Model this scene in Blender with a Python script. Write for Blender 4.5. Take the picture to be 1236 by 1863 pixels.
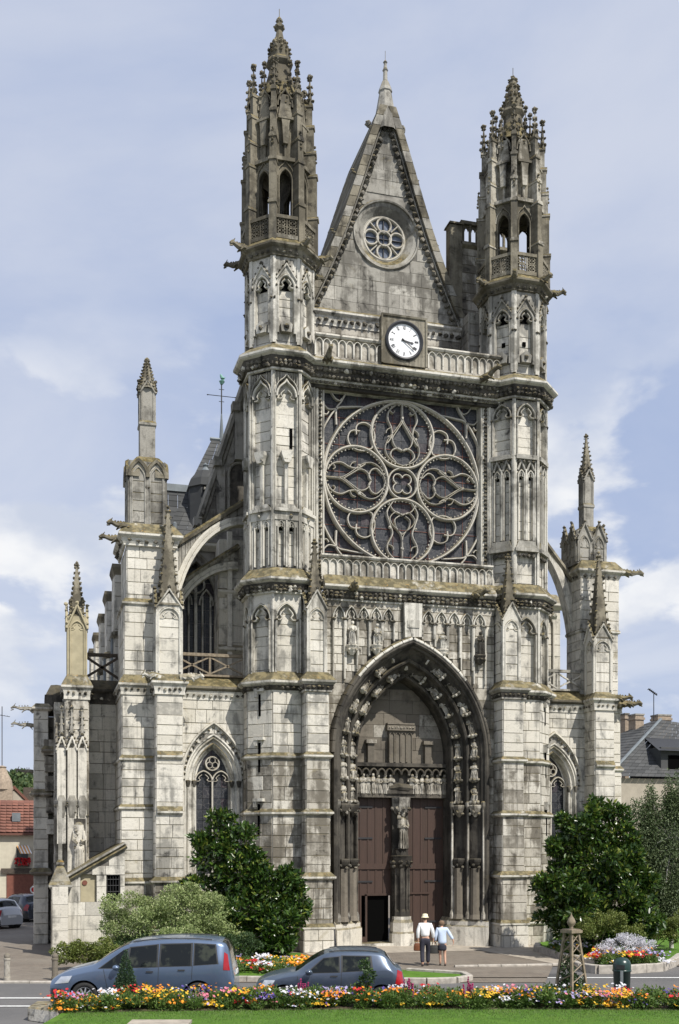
import bpy, math, random, sys
import numpy as np
from mathutils import Vector, Matrix
from mathutils.geometry import tessellate_polygon
random.seed(7)
R = math.radians
PI = math.pi
scene = bpy.context.scene
for o in list(bpy.data.objects):
    bpy.data.objects.remove(o)

# ------------------------------------------------------------------ camera
EYE = 4.1
HEAD = R(15.5)
SN, CS = math.sin(HEAD), math.cos(HEAD)
cam_d = bpy.data.cameras.new('camera')
cam = bpy.data.objects.new('camera', cam_d)
scene.collection.objects.link(cam)
cam.location = (0, 0, EYE)
cam.rotation_euler = (R(90), 0, -HEAD)
cam_d.sensor_fit = 'HORIZONTAL'
cam_d.sensor_width = 36
cam_d.lens = 2000 / 1236 * 36
cam_d.shift_y = (1540 - 931.5) / 1236
cam_d.clip_start = 0.5
cam_d.clip_end = 6000
scene.camera = cam

# ------------------------------------------------------------------ light
SUN_AZ = R(26)          # to the right of the facade normal
SUN_EL = R(51)
tosun = Vector((math.cos(SUN_EL) * math.sin(SUN_AZ), -math.cos(SUN_EL) * math.cos(SUN_AZ), math.sin(SUN_EL)))
sd = bpy.data.lights.new('sun', 'SUN')
sd.energy = 5.0
sd.angle = R(0.53)
sd.color = (1.0, 0.955, 0.88)
so = bpy.data.objects.new('sun', sd)
scene.collection.objects.link(so)
so.rotation_euler = tosun.to_track_quat('Z', 'Y').to_euler()
so.location = (30, -30, 60)

world = bpy.data.worlds.new('World')
scene.world = world
world.use_nodes = True
wn, wl = world.node_tree.nodes, world.node_tree.links
wn.clear()
w_out = wn.new('ShaderNodeOutputWorld')
w_bg = wn.new('ShaderNodeBackground')
w_bg.inputs['Strength'].default_value = 0.1
sky = wn.new('ShaderNodeTexSky')
sky.sky_type = 'NISHITA'
sky.sun_disc = False
sky.sun_elevation = SUN_EL
sky.sun_rotation = math.atan2(tosun.x, tosun.y)
sky.air_density = 1.0
sky.dust_density = 1.2
sky.ozone_density = 1.6
tc = wn.new('ShaderNodeTexCoord')
sep = wn.new('ShaderNodeSeparateXYZ')
wl.new(tc.outputs['Generated'], sep.inputs[0])
# flat cloud layer: direction divided by its height
def wm(op, a, b=None, c=None):
    n = wn.new('ShaderNodeMath'); n.operation = op
    for i, v in enumerate((a, b, c)):
        if v is None: continue
        if isinstance(v, (int, float)): n.inputs[i].default_value = v
        else: wl.new(v, n.inputs[i])
    return n.outputs[0]
zz = wm('ADD', wm('MAXIMUM', sep.outputs[2], 0.0), 0.22)
comb = wn.new('ShaderNodeCombineXYZ')
wl.new(wm('DIVIDE', sep.outputs[0], zz), comb.inputs[0])
wl.new(wm('DIVIDE', sep.outputs[1], zz), comb.inputs[1])
wl.new(wm('MULTIPLY', sep.outputs[2], 1.5), comb.inputs[2])
def wnoise(scale, detail, rough, dist, vec, off=(0, 0, 0), sc=(1, 1, 1)):
    mp = wn.new('ShaderNodeMapping')
    mp.inputs['Location'].default_value = off
    mp.inputs['Scale'].default_value = sc
    wl.new(vec, mp.inputs[0])
    n = wn.new('ShaderNodeTexNoise')
    n.inputs['Scale'].default_value = scale
    n.inputs['Detail'].default_value = detail
    n.inputs['Roughness'].default_value = rough
    n.inputs['Distortion'].default_value = dist
    wl.new(mp.outputs[0], n.inputs['Vector'])
    return n.outputs['Fac']
def wramp(fac, a, b, lo=0.0, hi=1.0):
    r = wn.new('ShaderNodeMapRange'); r.interpolation_type = 'SMOOTHSTEP'
    r.inputs[1].default_value = a; r.inputs[2].default_value = b
    r.inputs[3].default_value = lo; r.inputs[4].default_value = hi
    wl.new(fac, r.inputs[0]); return r.outputs[0]
def wmix(fac, a, b):
    m = wn.new('ShaderNodeMix'); m.data_type = 'RGBA'
    if isinstance(fac, float): m.inputs[0].default_value = fac
    else: wl.new(fac, m.inputs[0])
    for s, v in ((6, a), (7, b)):
        if isinstance(v, tuple): m.inputs[s].default_value = (*v, 1)
        else: wl.new(v, m.inputs[s])
    return m.outputs[2]
veil = wramp(wnoise(1.3, 7, 0.55, 0.5, comb.outputs[0], (3.1, 1.7, 0.0)), 0.28, 0.70, 0.0, 1.0)
veilc = wmix(veil, (3.7, 4.5, 6.5), (5.9, 6.3, 7.4))
col = wmix(0.88, sky.outputs[0], veilc)
# puffy cumulus low over the town, using the direction itself
puff = wnoise(5.5, 9, 0.52, 0.15, tc.outputs['Generated'], (0.35, 0.2, 0.30), (1, 1, 1.9))
low = wramp(sep.outputs[2], 0.05, 0.16)
low2 = wramp(sep.outputs[2], 0.30, 0.46, 1.0, 0.0)
pf = wm('MULTIPLY', wm('MULTIPLY', wramp(puff, 0.46, 0.535), low), low2)
shade_n = wnoise(9, 5, 0.5, 0.0, tc.outputs['Generated'], (1.3, 0.2, 0.5), (1, 1, 1.6))
ccol = wmix(wramp(shade_n, 0.35, 0.65), (5.2, 5.7, 6.8), (8.4, 8.45, 8.5))
col = wmix(wm('MULTIPLY', pf, 0.92), col, ccol)
haze_f = wramp(sep.outputs[2], 0.0, 0.20, 0.55, 0.0)
col = wmix(haze_f, col, (6.2, 6.7, 7.6))
wl.new(col, w_bg.inputs['Color'])
wl.new(w_bg.outputs[0], w_out.inputs['Surface'])

scene.view_settings.view_transform = 'Standard'
scene.view_settings.look = 'None'
scene.view_settings.exposure = 0.2
scene.view_settings.gamma = 1.0
scene.view_settings.use_curve_mapping = False
scene.render.engine = 'CYCLES'

# ------------------------------------------------------------------ materials
class NT:
    def __init__(s, name):
        s.m = bpy.data.materials.new(name); s.m.use_nodes = True
        s.n = s.m.node_tree.nodes; s.l = s.m.node_tree.links
        s.b = s.n['Principled BSDF']; s.out = s.n['Material Output']
        s.geo = s.n.new('ShaderNodeNewGeometry')
    def put(s, sock, v):
        if isinstance(v, (int, float)): sock.default_value = v
        elif isinstance(v, tuple): sock.default_value = (*v, 1) if len(v) == 3 and len(sock.default_value) == 4 else v
        else: s.l.new(v, sock)
    def math(s, op, a, b=None, c=None, clamp=False):
        n = s.n.new('ShaderNodeMath'); n.operation = op; n.use_clamp = clamp
        for i, v in enumerate((a, b, c)):
            if v is not None: s.put(n.inputs[i], v)
        return n.outputs[0]
    def mix(s, f, a, b, mode='MIX'):
        n = s.n.new('ShaderNodeMix'); n.data_type = 'RGBA'; n.blend_type = mode
        s.put(n.inputs[0], f); s.put(n.inputs[6], a); s.put(n.inputs[7], b)
        return n.outputs[2]
    def noise(s, scale, detail=4, rough=0.55, dist=0.0, sc=(1, 1, 1), vec=None, off=(0, 0, 0)):
        mp = s.n.new('ShaderNodeMapping'); mp.inputs['Scale'].default_value = sc
        mp.inputs['Location'].default_value = off
        s.l.new(vec or s.geo.outputs['Position'], mp.inputs[0])
        n = s.n.new('ShaderNodeTexNoise')
        n.inputs['Scale'].default_value = scale; n.inputs['Detail'].default_value = detail
        n.inputs['Roughness'].default_value = rough; n.inputs['Distortion'].default_value = dist
        s.l.new(mp.outputs[0], n.inputs['Vector'])
        return n.outputs['Fac']
    def ramp(s, f, a, b, lo=0.0, hi=1.0):
        n = s.n.new('ShaderNodeMapRange'); n.interpolation_type = 'SMOOTHSTEP'
        s.put(n.inputs[0], f)
        n.inputs[1].default_value = a; n.inputs[2].default_value = b
        n.inputs[3].default_value = lo; n.inputs[4].default_value = hi
        return n.outputs[0]
    def rnd(s):
        a = s.n.new('ShaderNodeAttribute'); a.attribute_name = 'rnd'
        o = s.n.new('ShaderNodeObjectInfo')
        return s.math('FRACT', s.math('ADD', a.outputs['Fac'], o.outputs['Random']))
    def bump(s, h, strength=0.3, dist=0.02):
        b = s.n.new('ShaderNodeBump'); b.inputs['Strength'].default_value = strength
        b.inputs['Distance'].default_value = dist
        s.l.new(h, b.inputs['Height']); s.l.new(b.outputs[0], s.b.inputs['Normal'])
    def fin(s, col=None, rough=0.8, metal=0.0, spec=None):
        if col is not None: s.put(s.b.inputs['Base Color'], col)
        s.put(s.b.inputs['Roughness'], rough); s.put(s.b.inputs['Metallic'], metal)
        if spec is not None: s.b.inputs['Specular IOR Level'].default_value = spec
        return s.m

def stone_mat(name, light, mid, dark, grime=0.5, lichen=0.6, streak=0.5, odd=0.12, black=(0.035, 0.033, 0.03)):
    t = NT(name)
    r = t.rnd()
    c = t.mix(t.ramp(r, 0.0, 0.85), light, mid)
    # a few replaced or weathered blocks
    r2 = t.math('FRACT', t.math('MULTIPLY', r, 7.31))
    c = t.mix(t.ramp(r2, 1 - odd, 1 - odd + 0.06, 0, 0.75), c, dark)
    c = t.mix(t.ramp(r2, 0.0, 0.12, 0.45, 0.0), c, (0.64, 0.61, 0.54))
    mott = t.noise(5.5, 6, 0.65)
    c = t.mix(t.ramp(mott, 0.42, 0.68, 0, 0.6), c, mid)
    sp = t.noise(22, 3, 0.6)
    c = t.mix(t.ramp(sp, 0.56, 0.74, 0, 0.6), c, dark)
    big = t.noise(0.55, 7, 0.62, 0.4)
    st = t.noise(1.0, 6, 0.6, 0.2, (2.6, 2.6, 0.32))
    med = t.noise(1.9, 6, 0.66, 0.6, off=(4, 9, 2))
    g = t.math('ADD', t.math('MULTIPLY', big, 0.5), t.math('ADD', t.math('MULTIPLY', st, 0.5 * streak), t.math('MULTIPLY', med, 0.3)))
    mid_v = 0.40 + 0.25 * streak
    g = t.ramp(g, mid_v + 0.10 - 0.30 * grime, mid_v + 0.21 - 0.30 * grime, 0, 0.9)
    c = t.mix(g, c, dark)
    run = t.ramp(t.noise(1.0, 5, 0.65, 0.1, (4.2, 4.2, 0.16), off=(2, 5, 8)), 0.55, 0.66, 0, 0.62 * min(1, grime * 1.6))
    c = t.mix(run, c, (0.085, 0.08, 0.068))
    g2 = t.ramp(t.math('ADD', t.math('MULTIPLY', med, 0.6), t.math('MULTIPLY', st, 0.4)), 0.635 - 0.16 * grime, 0.73 - 0.16 * grime, 0, 0.85)
    c = t.mix(g2, c, black)
    nz = t.n.new('ShaderNodeSeparateXYZ'); t.l.new(t.geo.outputs['True Normal'], nz.inputs[0])
    up = t.ramp(nz.outputs[2], 0.22, 0.5)
    ln = t.ramp(t.noise(1.7, 5, 0.7), 0.25, 0.46)
    lc = t.mix(t.ramp(t.noise(4.0, 3, 0.6, off=(7, 1, 0)), 0.42, 0.62), (0.085, 0.072, 0.036), (0.20, 0.165, 0.085))
    lc = t.mix(t.ramp(t.noise(9.0, 2, 0.5), 0.62, 0.75, 0, 0.7), lc, (0.30, 0.17, 0.04))
    c = t.mix(t.math('MULTIPLY', t.math('MULTIPLY', up, ln), lichen), c, lc)
    # orange and olive lichen patches anywhere
    pat = t.ramp(t.noise(0.75, 6, 0.7, 0.8, off=(11, 3, 5)), 0.60, 0.72, 0, 0.55 * lichen)
    c = t.mix(pat, c, (0.22, 0.18, 0.09))
    hb = t.math('ADD', t.math('MULTIPLY', t.noise(28, 4, 0.7), 0.5), t.math('MULTIPLY', t.noise(5, 5, 0.6), 0.9))
    t.bump(hb, 0.55, 0.035)
    return t.fin(c, 0.9, spec=0.2)

M = {}
M['stone'] = stone_mat('limestone_pale', (0.66, 0.628, 0.555), (0.56, 0.528, 0.455), (0.24, 0.23, 0.205), 0.38, 0.8, 0.8, 0.06, (0.05, 0.048, 0.045))
M['stone_low'] = stone_mat('limestone_stained', (0.60, 0.57, 0.50), (0.45, 0.42, 0.36), (0.14, 0.125, 0.10), 0.52, 0.8, 0.9, 0.2)
M['stone_grey'] = stone_mat('limestone_grey', (0.36, 0.345, 0.305), (0.30, 0.285, 0.25), (0.13, 0.122, 0.105), 0.50, 0.95, 0.7, 0.10)
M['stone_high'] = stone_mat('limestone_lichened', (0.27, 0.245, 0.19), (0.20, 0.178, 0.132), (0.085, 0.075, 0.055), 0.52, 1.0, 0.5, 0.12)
M['stone_soot_shade'] = stone_mat('limestone_soot_shade', (0.125, 0.112, 0.092), (0.085, 0.077, 0.064), (0.035, 0.032, 0.028), 0.55, 0.3, 0.7, 0.1, (0.016, 0.015, 0.013))  # soot-black stone, also used where shade is put into the colour
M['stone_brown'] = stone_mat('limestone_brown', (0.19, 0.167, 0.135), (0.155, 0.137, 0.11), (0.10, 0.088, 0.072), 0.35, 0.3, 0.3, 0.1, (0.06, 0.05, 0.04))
M['trim'] = stone_mat('limestone_trim', (0.64, 0.615, 0.55), (0.54, 0.515, 0.45), (0.19, 0.18, 0.155), 0.44, 0.95, 0.7)
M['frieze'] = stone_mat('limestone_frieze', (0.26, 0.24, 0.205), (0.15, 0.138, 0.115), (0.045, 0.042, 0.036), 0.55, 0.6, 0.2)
M['tracery'] = stone_mat('limestone_tracery', (0.57, 0.54, 0.47), (0.49, 0.46, 0.40), (0.26, 0.24, 0.20), 0.28, 0.8, 0.3)
t = NT('mortar'); M['mortar'] = t.fin(t.mix(t.ramp(t.noise(1.5, 5), 0.35, 0.65), (0.30, 0.285, 0.25), (0.13, 0.12, 0.105)), 0.95)
t = NT('mortar_dark'); M['mortar_dark'] = t.fin(t.mix(t.ramp(t.noise(1.5, 5), 0.35, 0.65), (0.085, 0.078, 0.065), (0.045, 0.042, 0.036)), 0.95)
t = NT('void'); M['void'] = t.fin((0.004, 0.004, 0.004), 1.0, spec=0.0)

def simple(name, col, rough=0.6, metal=0.0, var=0.15, scale=6, bump=0.0, spec=None):
    t = NT(name)
    n = t.noise(scale, 5, 0.6)
    d = tuple(x * (1 - var) for x in col); e = tuple(min(1, x * (1 + var)) for x in col)
    c = t.mix(t.ramp(n, 0.3, 0.7), d, e)
    if bump: t.bump(t.noise(scale * 4, 4), bump, 0.02)
    M[name] = t.fin(c, rough, metal, spec)
    return M[name]

# leaded glass: dark, per-pane tint, a little gloss, fine net of leads
t = NT('leaded_glass')
r = t.rnd()
c = t.mix(t.ramp(r, 0, 1), (0.018, 0.020, 0.025), (0.042, 0.044, 0.050))
c = t.mix(t.ramp(t.math('FRACT', t.math('MULTIPLY', r, 5.7)), 0.8, 0.95, 0, 0.6), c, (0.050, 0.030, 0.036))
vo = t.n.new('ShaderNodeTexVoronoi'); vo.feature = 'DISTANCE_TO_EDGE'; vo.inputs['Scale'].default_value = 5.5
t.l.new(t.geo.outputs['Position'], vo.inputs['Vector'])
c = t.mix(t.ramp(vo.outputs['Distance'], 0.0, 0.05, 0.7, 0.0), c, (0.12, 0.115, 0.11))
c = t.mix(t.ramp(t.noise(3.0, 5, 0.7), 0.5, 0.75, 0, 0.5), c, (0.11, 0.105, 0.10))
t.bump(t.noise(9, 3), 0.3, 0.02)
M['glass'] = t.fin(c, 0.42, spec=0.35)
simple('bar_rust', (0.16, 0.055, 0.035), 0.7)
simple('iron', (0.035, 0.035, 0.037), 0.6, 0.3)
simple('lead', (0.16, 0.18, 0.19), 0.55, 0.2, scale=2)
simple('copper_green', (0.16, 0.33, 0.27), 0.7)
t = NT('slate')
r = t.rnd(); c = t.mix(r, (0.055, 0.057, 0.058), (0.085, 0.087, 0.088))
c = t.mix(t.ramp(t.noise(1.2, 5), 0.45, 0.75, 0, 0.6), c, (0.11, 0.11, 0.105))
M['slate'] = t.fin(c, 0.85, spec=0.15)
t = NT('roof_tile_red')
r = t.rnd(); c = t.mix(r, (0.20, 0.082, 0.055), (0.13, 0.055, 0.038))
M['tile_red'] = t.fin(c, 0.8)
t = NT('door_wood')
g = t.noise(3, 5, 0.6, 0.5, (9, 9, 0.5))
c = t.mix(t.ramp(g, 0.3, 0.7), (0.036, 0.020, 0.013), (0.054, 0.029, 0.019))
c = t.mix(t.ramp(t.rnd(), 0, 1, 0, 0.35), c, (0.07, 0.036, 0.027))
t.bump(g, 0.3, 0.01)
M['door'] = t.fin(c, 0.6)
simple('wood_grey', (0.21, 0.17, 0.12), 0.85, var=0.3, scale=8, bump=0.3)
simple('wood_dark', (0.07, 0.055, 0.042), 0.85, var=0.3, scale=8, bump=0.3)

def leaf_mat(name, a, b, c3, gloss=0.45, trans=0.25):
    t = NT(name)
    r = t.rnd()
    c = t.mix(t.ramp(r, 0, 1), a, b)
    c = t.mix(t.ramp(t.math('FRACT', t.math('MULTIPLY', r, 3.3)), 0.82, 0.95), c, c3)
    c = t.mix(t.ramp(t.noise(1.6, 3), 0.35, 0.7, 0, 0.45), c, a)
    tr = t.n.new('ShaderNodeBsdfTranslucent'); t.l.new(c, tr.inputs[0])
    mx = t.n.new('ShaderNodeMixShader'); mx.inputs[0].default_value = trans
    t.fin(c, gloss)
    t.l.new(t.b.outputs[0], mx.inputs[1]); t.l.new(tr.outputs[0], mx.inputs[2])
    t.l.new(mx.outputs[0], t.out.inputs[0])
    M[name] = t.m
leaf_mat('leaf_magnolia', (0.018, 0.045, 0.010), (0.07, 0.13, 0.018), (0.20, 0.24, 0.04), 0.30, 0.2)
leaf_mat('leaf_variegated', (0.17, 0.23, 0.075), (0.33, 0.39, 0.16), (0.48, 0.50, 0.27), 0.6)
leaf_mat('leaf_hedge', (0.10, 0.14, 0.025), (0.19, 0.22, 0.05), (0.26, 0.27, 0.08), 0.6)
leaf_mat('leaf_dark', (0.03, 0.065, 0.02), (0.055, 0.10, 0.028), (0.09, 0.14, 0.04), 0.6)
leaf_mat('leaf_birch', (0.065, 0.10, 0.038), (0.12, 0.165, 0.065), (0.19, 0.23, 0.11), 0.55)
leaf_mat('leaf_topiary', (0.022, 0.055, 0.022), (0.045, 0.085, 0.035), (0.06, 0.11, 0.04), 0.6)
leaf_mat('leaf_bed', (0.06, 0.12, 0.02), (0.12, 0.19, 0.035), (0.17, 0.21, 0.06), 0.6)
leaf_mat('leaf_wood', (0.05, 0.09, 0.03), (0.09, 0.13, 0.04), (0.14, 0.17, 0.05), 0.7)
simple('bark', (0.12, 0.095, 0.07), 0.9, bump=0.5)
simple('bark_pale', (0.45, 0.43, 0.40), 0.85, bump=0.4, var=0.35, scale=9)
for nm, cc in (('petal_orange', (0.85, 0.30, 0.012)), ('petal_yellow', (0.80, 0.50, 0.03)), ('petal_white', (0.72, 0.72, 0.76)),
               ('petal_lilac', (0.42, 0.36, 0.62)), ('petal_red', (0.55, 0.015, 0.02)), ('petal_pink', (0.72, 0.22, 0.30)),
               ('petal_purple', (0.10, 0.06, 0.30)), ('petal_salmon', (0.78, 0.20, 0.13)), ('petal_magenta', (0.35, 0.03, 0.13))):
    leaf_mat(nm, tuple(x * 0.8 for x in cc), cc, tuple(min(0.9, x * 1.15) for x in cc), 0.7, 0.25)

# ------------------------------------------------------------------ objects
coll = scene.collection
def tag(o, label=None, cat=None, group=None, kind=None):
    if label: o['label'] = label
    if cat: o['category'] = cat
    if group: o['group'] = group
    if kind: o['kind'] = kind
    return o
def thing(name, label, cat, loc=(0, 0, 0), rz=0.0, group=None):
    o = bpy.data.objects.new(name, None); coll.objects.link(o)
    o.empty_display_size = 0.3
    o.location = loc; o.rotation_euler = (0, 0, rz)
    bpy.context.view_layer.update()
    return tag(o, label, cat, group)
def part(name, parent):
    o = bpy.data.objects.new(name, None); coll.objects.link(o); o.empty_display_size = 0.2
    adopt(o, parent); return o
def wmat(o):
    m = Matrix.LocRotScale(o.location, o.rotation_euler, o.scale)
    return wmat(o.parent) @ m if o.parent else m
def adopt(o, parent, world=True):
    """parent o; its mesh is written in world coordinates, so undo the parent's placement"""
    o.parent = parent
    if world and parent is not None:
        o.location = (0, 0, 0)
        inv = wmat(parent).inverted()
        l, q, s = inv.decompose()
        o.location = l; o.rotation_euler = q.to_euler(); o.scale = s

class Fr:
    """upright frame: u to the right, z up, d outwards"""
    def __init__(s, ox, oy, ang=-90.0):
        a = R(ang); s.n = (math.cos(a), math.sin(a)); s.u = (-s.n[1], s.n[0]); s.o = (ox, oy)
    def p(s, u, z, d=0.0):
        return (s.o[0] + s.u[0] * u + s.n[0] * d, s.o[1] + s.u[1] * u + s.n[1] * d, z)
def plane(Y): return Fr(0, Y)          # facade-parallel plane, u = world x

class MB:
    def __init__(s): s.V = []; s.F = []; s.R = []; s.MI = []; s.mats = []; s.mi = 0; s.rv = 0.0; s.CH = []; s.hint = None
    def mat(s, m):
        if m not in s.mats: s.mats.append(m)
        s.mi = s.mats.index(m); return s
    def add(s, vs, fs):
        b = len(s.V); s.V.extend(vs); s.CH.append((b, len(s.V), len(s.F), len(s.F) + len(fs), sys._getframe(1).f_code.co_name))
        for f in fs: s.F.append(tuple(b + i for i in f)); s.R.append(s.rv); s.MI.append(s.mi)
    def rand(s): s.rv = random.random()
    def fbox(s, fr, u0, u1, z0, z1, d0, d1):
        vs = [fr.p(u, z, d) for d in (d0, d1) for u, z in ((u0, z0), (u1, z0), (u1, z1), (u0, z1))]
        s.add(vs, [(4, 5, 6, 7), (3, 2, 1, 0), (0, 1, 5, 4), (1, 2, 6, 5), (2, 3, 7, 6), (3, 0, 4, 7)])
    def box(s, x0, x1, y0, y1, z0, z1): s.fbox(plane(y0), x0, x1, z0, z1, -(y1 - y0), 0)
    def block(s, fr, u0, u1, z0, z1, d0, d1, b=0.012):
        """ashlar block: open at the back, arrised front"""
        vs = [fr.p(u, z, d0) for u, z in ((u0, z0), (u1, z0), (u1, z1), (u0, z1))]
        vs += [fr.p(u, z, d1 - b) for u, z in ((u0, z0), (u1, z0), (u1, z1), (u0, z1))]
        vs += [fr.p(u, z, d1) for u, z in ((u0 + b, z0 + b), (u1 - b, z0 + b), (u1 - b, z1 - b), (u0 + b, z1 - b))]
        s.add(vs, [(8, 9, 10, 11), (0, 1, 5, 4), (1, 2, 6, 5), (2, 3, 7, 6), (3, 0, 4, 7),
                   (4, 5, 9, 8), (5, 6, 10, 9), (6, 7, 11, 10), (7, 4, 8, 11)])
    def prism(s, fr, poly, d0, d1, back=False):
        n = len(poly)
        vs = [fr.p(u, z, d1) for u, z in poly] + [fr.p(u, z, d0) for u, z in poly]
        fs = [tuple(range(n))] + [((i + 1) % n, i, n + i, n + (i + 1) % n) for i in range(n)]
        if back: fs.append(tuple(range(2 * n - 1, n - 1, -1)))
        s.add(vs, fs)
    def plate(s, fr, outer, holes, d0, d1):
        loops = [outer] + holes
        tri = tessellate_polygon([[Vector((u, z, 0)) for u, z in lp] for lp in loops])
        flat = [q for lp in loops for q in lp]
        s.add([fr.p(u, z, d1) for u, z in flat], [tuple(f) for f in tri])
        for lp in loops:
            n = len(lp)
            s.add([fr.p(u, z, d1) for u, z in lp] + [fr.p(u, z, d0) for u, z in lp],
                  [((i + 1) % n, i, n + i, n + (i + 1) % n) for i in range(n)])
    def fsweep(s, fr, pts, prof, closed=False):
        """sweep a (sideways, depth) profile along an in-plane curve"""
        n = len(pts); out = []
        for i, (x, y) in enumerate(pts):
            a = pts[i - 1] if (i > 0 or closed) else pts[i]
            b = pts[(i + 1) % n] if (i < n - 1 or closed) else pts[i]
            d1 = (x - a[0], y - a[1]); d2 = (b[0] - x, b[1] - y)
            l1 = math.hypot(*d1) or 0; l2 = math.hypot(*d2) or 0
            if l1 < 1e-9: d1, l1 = d2, l2
            if l2 < 1e-9: d2, l2 = d1, l1
            n1 = (-d1[1] / l1, d1[0] / l1); n2 = (-d2[1] / l2, d2[0] / l2)
            m = (n1[0] + n2[0], n1[1] + n2[1]); ml = math.hypot(*m) or 1
            m = (m[0] / ml, m[1] / ml); k = 1 / max(0.35, m[0] * n1[0] + m[1] * n1[1])
            out += [fr.p(x + m[0] * w * k, y + m[1] * w * k, d) for w, d in prof]
        k = len(prof); fs = []
        for i in range(n if closed else n - 1):
            j = (i + 1) % n
            for q in range(k - 1): fs.append((i * k + q, i * k + q + 1, j * k + q + 1, j * k + q))
        s.add(out, fs)
    def sweep(s, path, prof, closed=False):
        """sweep an (outwards, z) profile along a plan path; outwards is to the right of travel"""
        n = len(path); out = []
        for i, (x, y) in enumerate(path):
            a = path[i - 1] if (i > 0 or closed) else path[i]
            b = path[(i + 1) % n] if (i < n - 1 or closed) else path[i]
            d1 = (x - a[0], y - a[1]); d2 = (b[0] - x, b[1] - y)
            l1 = math.hypot(*d1); l2 = math.hypot(*d2)
            if l1 < 1e-9: d1, l1 = d2, l2
            if l2 < 1e-9: d2, l2 = d1, l1
            n1 = (d1[1] / l1, -d1[0] / l1); n2 = (d2[1] / l2, -d2[0] / l2)
            m = (n1[0] + n2[0], n1[1] + n2[1]); ml = math.hypot(*m) or 1
            m = (m[0] / ml, m[1] / ml); k = 1 / max(0.4, m[0] * n1[0] + m[1] * n1[1])
            out += [(x + m[0] * w * k, y + m[1] * w * k, z) for w, z in prof]
        k = len(prof); fs = []
        for i in range(n if closed else n - 1):
            j = (i + 1) % n
            for q in range(k - 1): fs.append((i * k + q + 1, i * k + q, j * k + q, j * k + q + 1))
        if not closed:
            fs.append(tuple(range(k))); fs.append(tuple((n - 1) * k + q for q in range(k - 1, -1, -1)))
        s.add(out, fs)
    def lathe(s, cx, cy, prof, n=8, rot=0.0, sx=1.0, sy=1.0):
        k = len(prof); vs = []
        for i in range(n):
            a = rot + 2 * PI * i / n
            vs += [(cx + math.cos(a) * r * sx, cy + math.sin(a) * r * sy, z) for r, z in prof]
        fs = []
        for i in range(n):
            j = (i + 1) % n
            for q in range(k - 1): fs.append((i * k + q, j * k + q, j * k + q + 1, i * k + q + 1))
        s.add(vs, fs)
        if prof[-1][0] > 1e-4: s.add([vs[i * k + k - 1] for i in range(n)], [tuple(range(n))])
    def tube(s, pts, r, n=6, closed=False, taper=None):
        P = [Vector(p) for p in pts]; m = len(P); vs = []
        up = Vector((0, 0, 1))
        for i, p in enumerate(P):
            a = P[i - 1] if (i > 0 or closed) else p
            b = P[(i + 1) % m] if (i < m - 1 or closed) else p
            t = (b - a); t = t.normalized() if t.length > 1e-9 else Vector((0, 0, 1))
            x = t.cross(up)
            if x.length < 0.05: x = t.cross(Vector((0, 1, 0)))
            x.normalize(); y = x.cross(t)
            rr = r if taper is None else r * taper[i]
            for k in range(n):
                an = 2 * PI * k / n
                q = p + x * math.cos(an) * rr + y * math.sin(an) * rr
                vs.append(tuple(q))
        fs = []
        for i in range(m if closed else m - 1):
            j = (i + 1) % m
            for k in range(n): fs.append((i * n + k, i * n + (k + 1) % n, j * n + (k + 1) % n, j * n + k))
        if not closed: fs += [tuple(range(n - 1, -1, -1)), tuple((m - 1) * n + k for k in range(n))]
        s.add(vs, fs)
    def lump(s, x, y, z, r, flat=1.0):
        """carved leaf lump"""
        vs = []
        for (a, b, c) in OCT_V:
            k = r * random.uniform(0.6, 1.25)
            vs.append((x + a * k, y + b * k, z + c * k * flat))
        s.add(vs, OCT_F)
    def build(s, name, parent=None, m=None, smooth=False, label=None, cat=None, group=None, kind=None):
        if parent is None or name not in SPLIT or len(s.CH) < 2: return s.build1(name, parent, m, smooth, label, cat, group, 'stuff' if name in SMALL else kind)
        size = lambda c: max(max(v[k] for v in s.V[c[0]:c[1]]) - min(v[k] for v in s.V[c[0]:c[1]]) for k in (0, 1, 2)) if c[1] > c[0] else 0
        big = sorted([c for c in s.CH if size(c) > SPLIT[name] and c[1] > c[0]], key=size, reverse=True)[:90]
        bs = set(id(c) for c in big); rest = MB(); rest.mats = list(s.mats); out = None
        for c in s.CH:
            t_ = rest if id(c) not in bs else MB()
            if t_ is not rest: t_.mats = list(s.mats)
            off = len(t_.V) - c[0]
            t_.V.extend(s.V[c[0]:c[1]]); t_.F.extend(tuple(i + off for i in f) for f in s.F[c[2]:c[3]]); t_.R.extend(s.R[c[2]:c[3]]); t_.MI.extend(s.MI[c[2]:c[3]])
            if t_ is not rest:
                if s.mats: mi = t_.MI[0]; t_.mats = [s.mats[mi]]; t_.MI = [0] * len(t_.F)
                out = t_.build1(KINDS.get(c[4], 'moulding') if name != 'core' else 'wall', parent, m, smooth)
        if rest.F: out = rest.build1('carved_detail' if name != 'core' else 'wall', parent, m, smooth, kind='stuff')
        return out
    def build1(s, name, parent=None, m=None, smooth=False, label=None, cat=None, group=None, kind=None):
        me = bpy.data.meshes.new(name)
        me.from_pydata(s.V, [], s.F); me.update()
        if any(s.R):
            at = me.attributes.new('rnd', 'FLOAT', 'FACE'); at.data.foreach_set('value', s.R)
        for mm in (s.mats or [m]): me.materials.append(M[mm])
        if s.mats: me.polygons.foreach_set('material_index', s.MI)
        if smooth: me.polygons.foreach_set('use_smooth', [True] * len(me.polygons))
        o = bpy.data.objects.new(name, me); coll.objects.link(o)
        if parent: adopt(o, parent)
        return tag(o, label, cat, group, kind)

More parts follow.
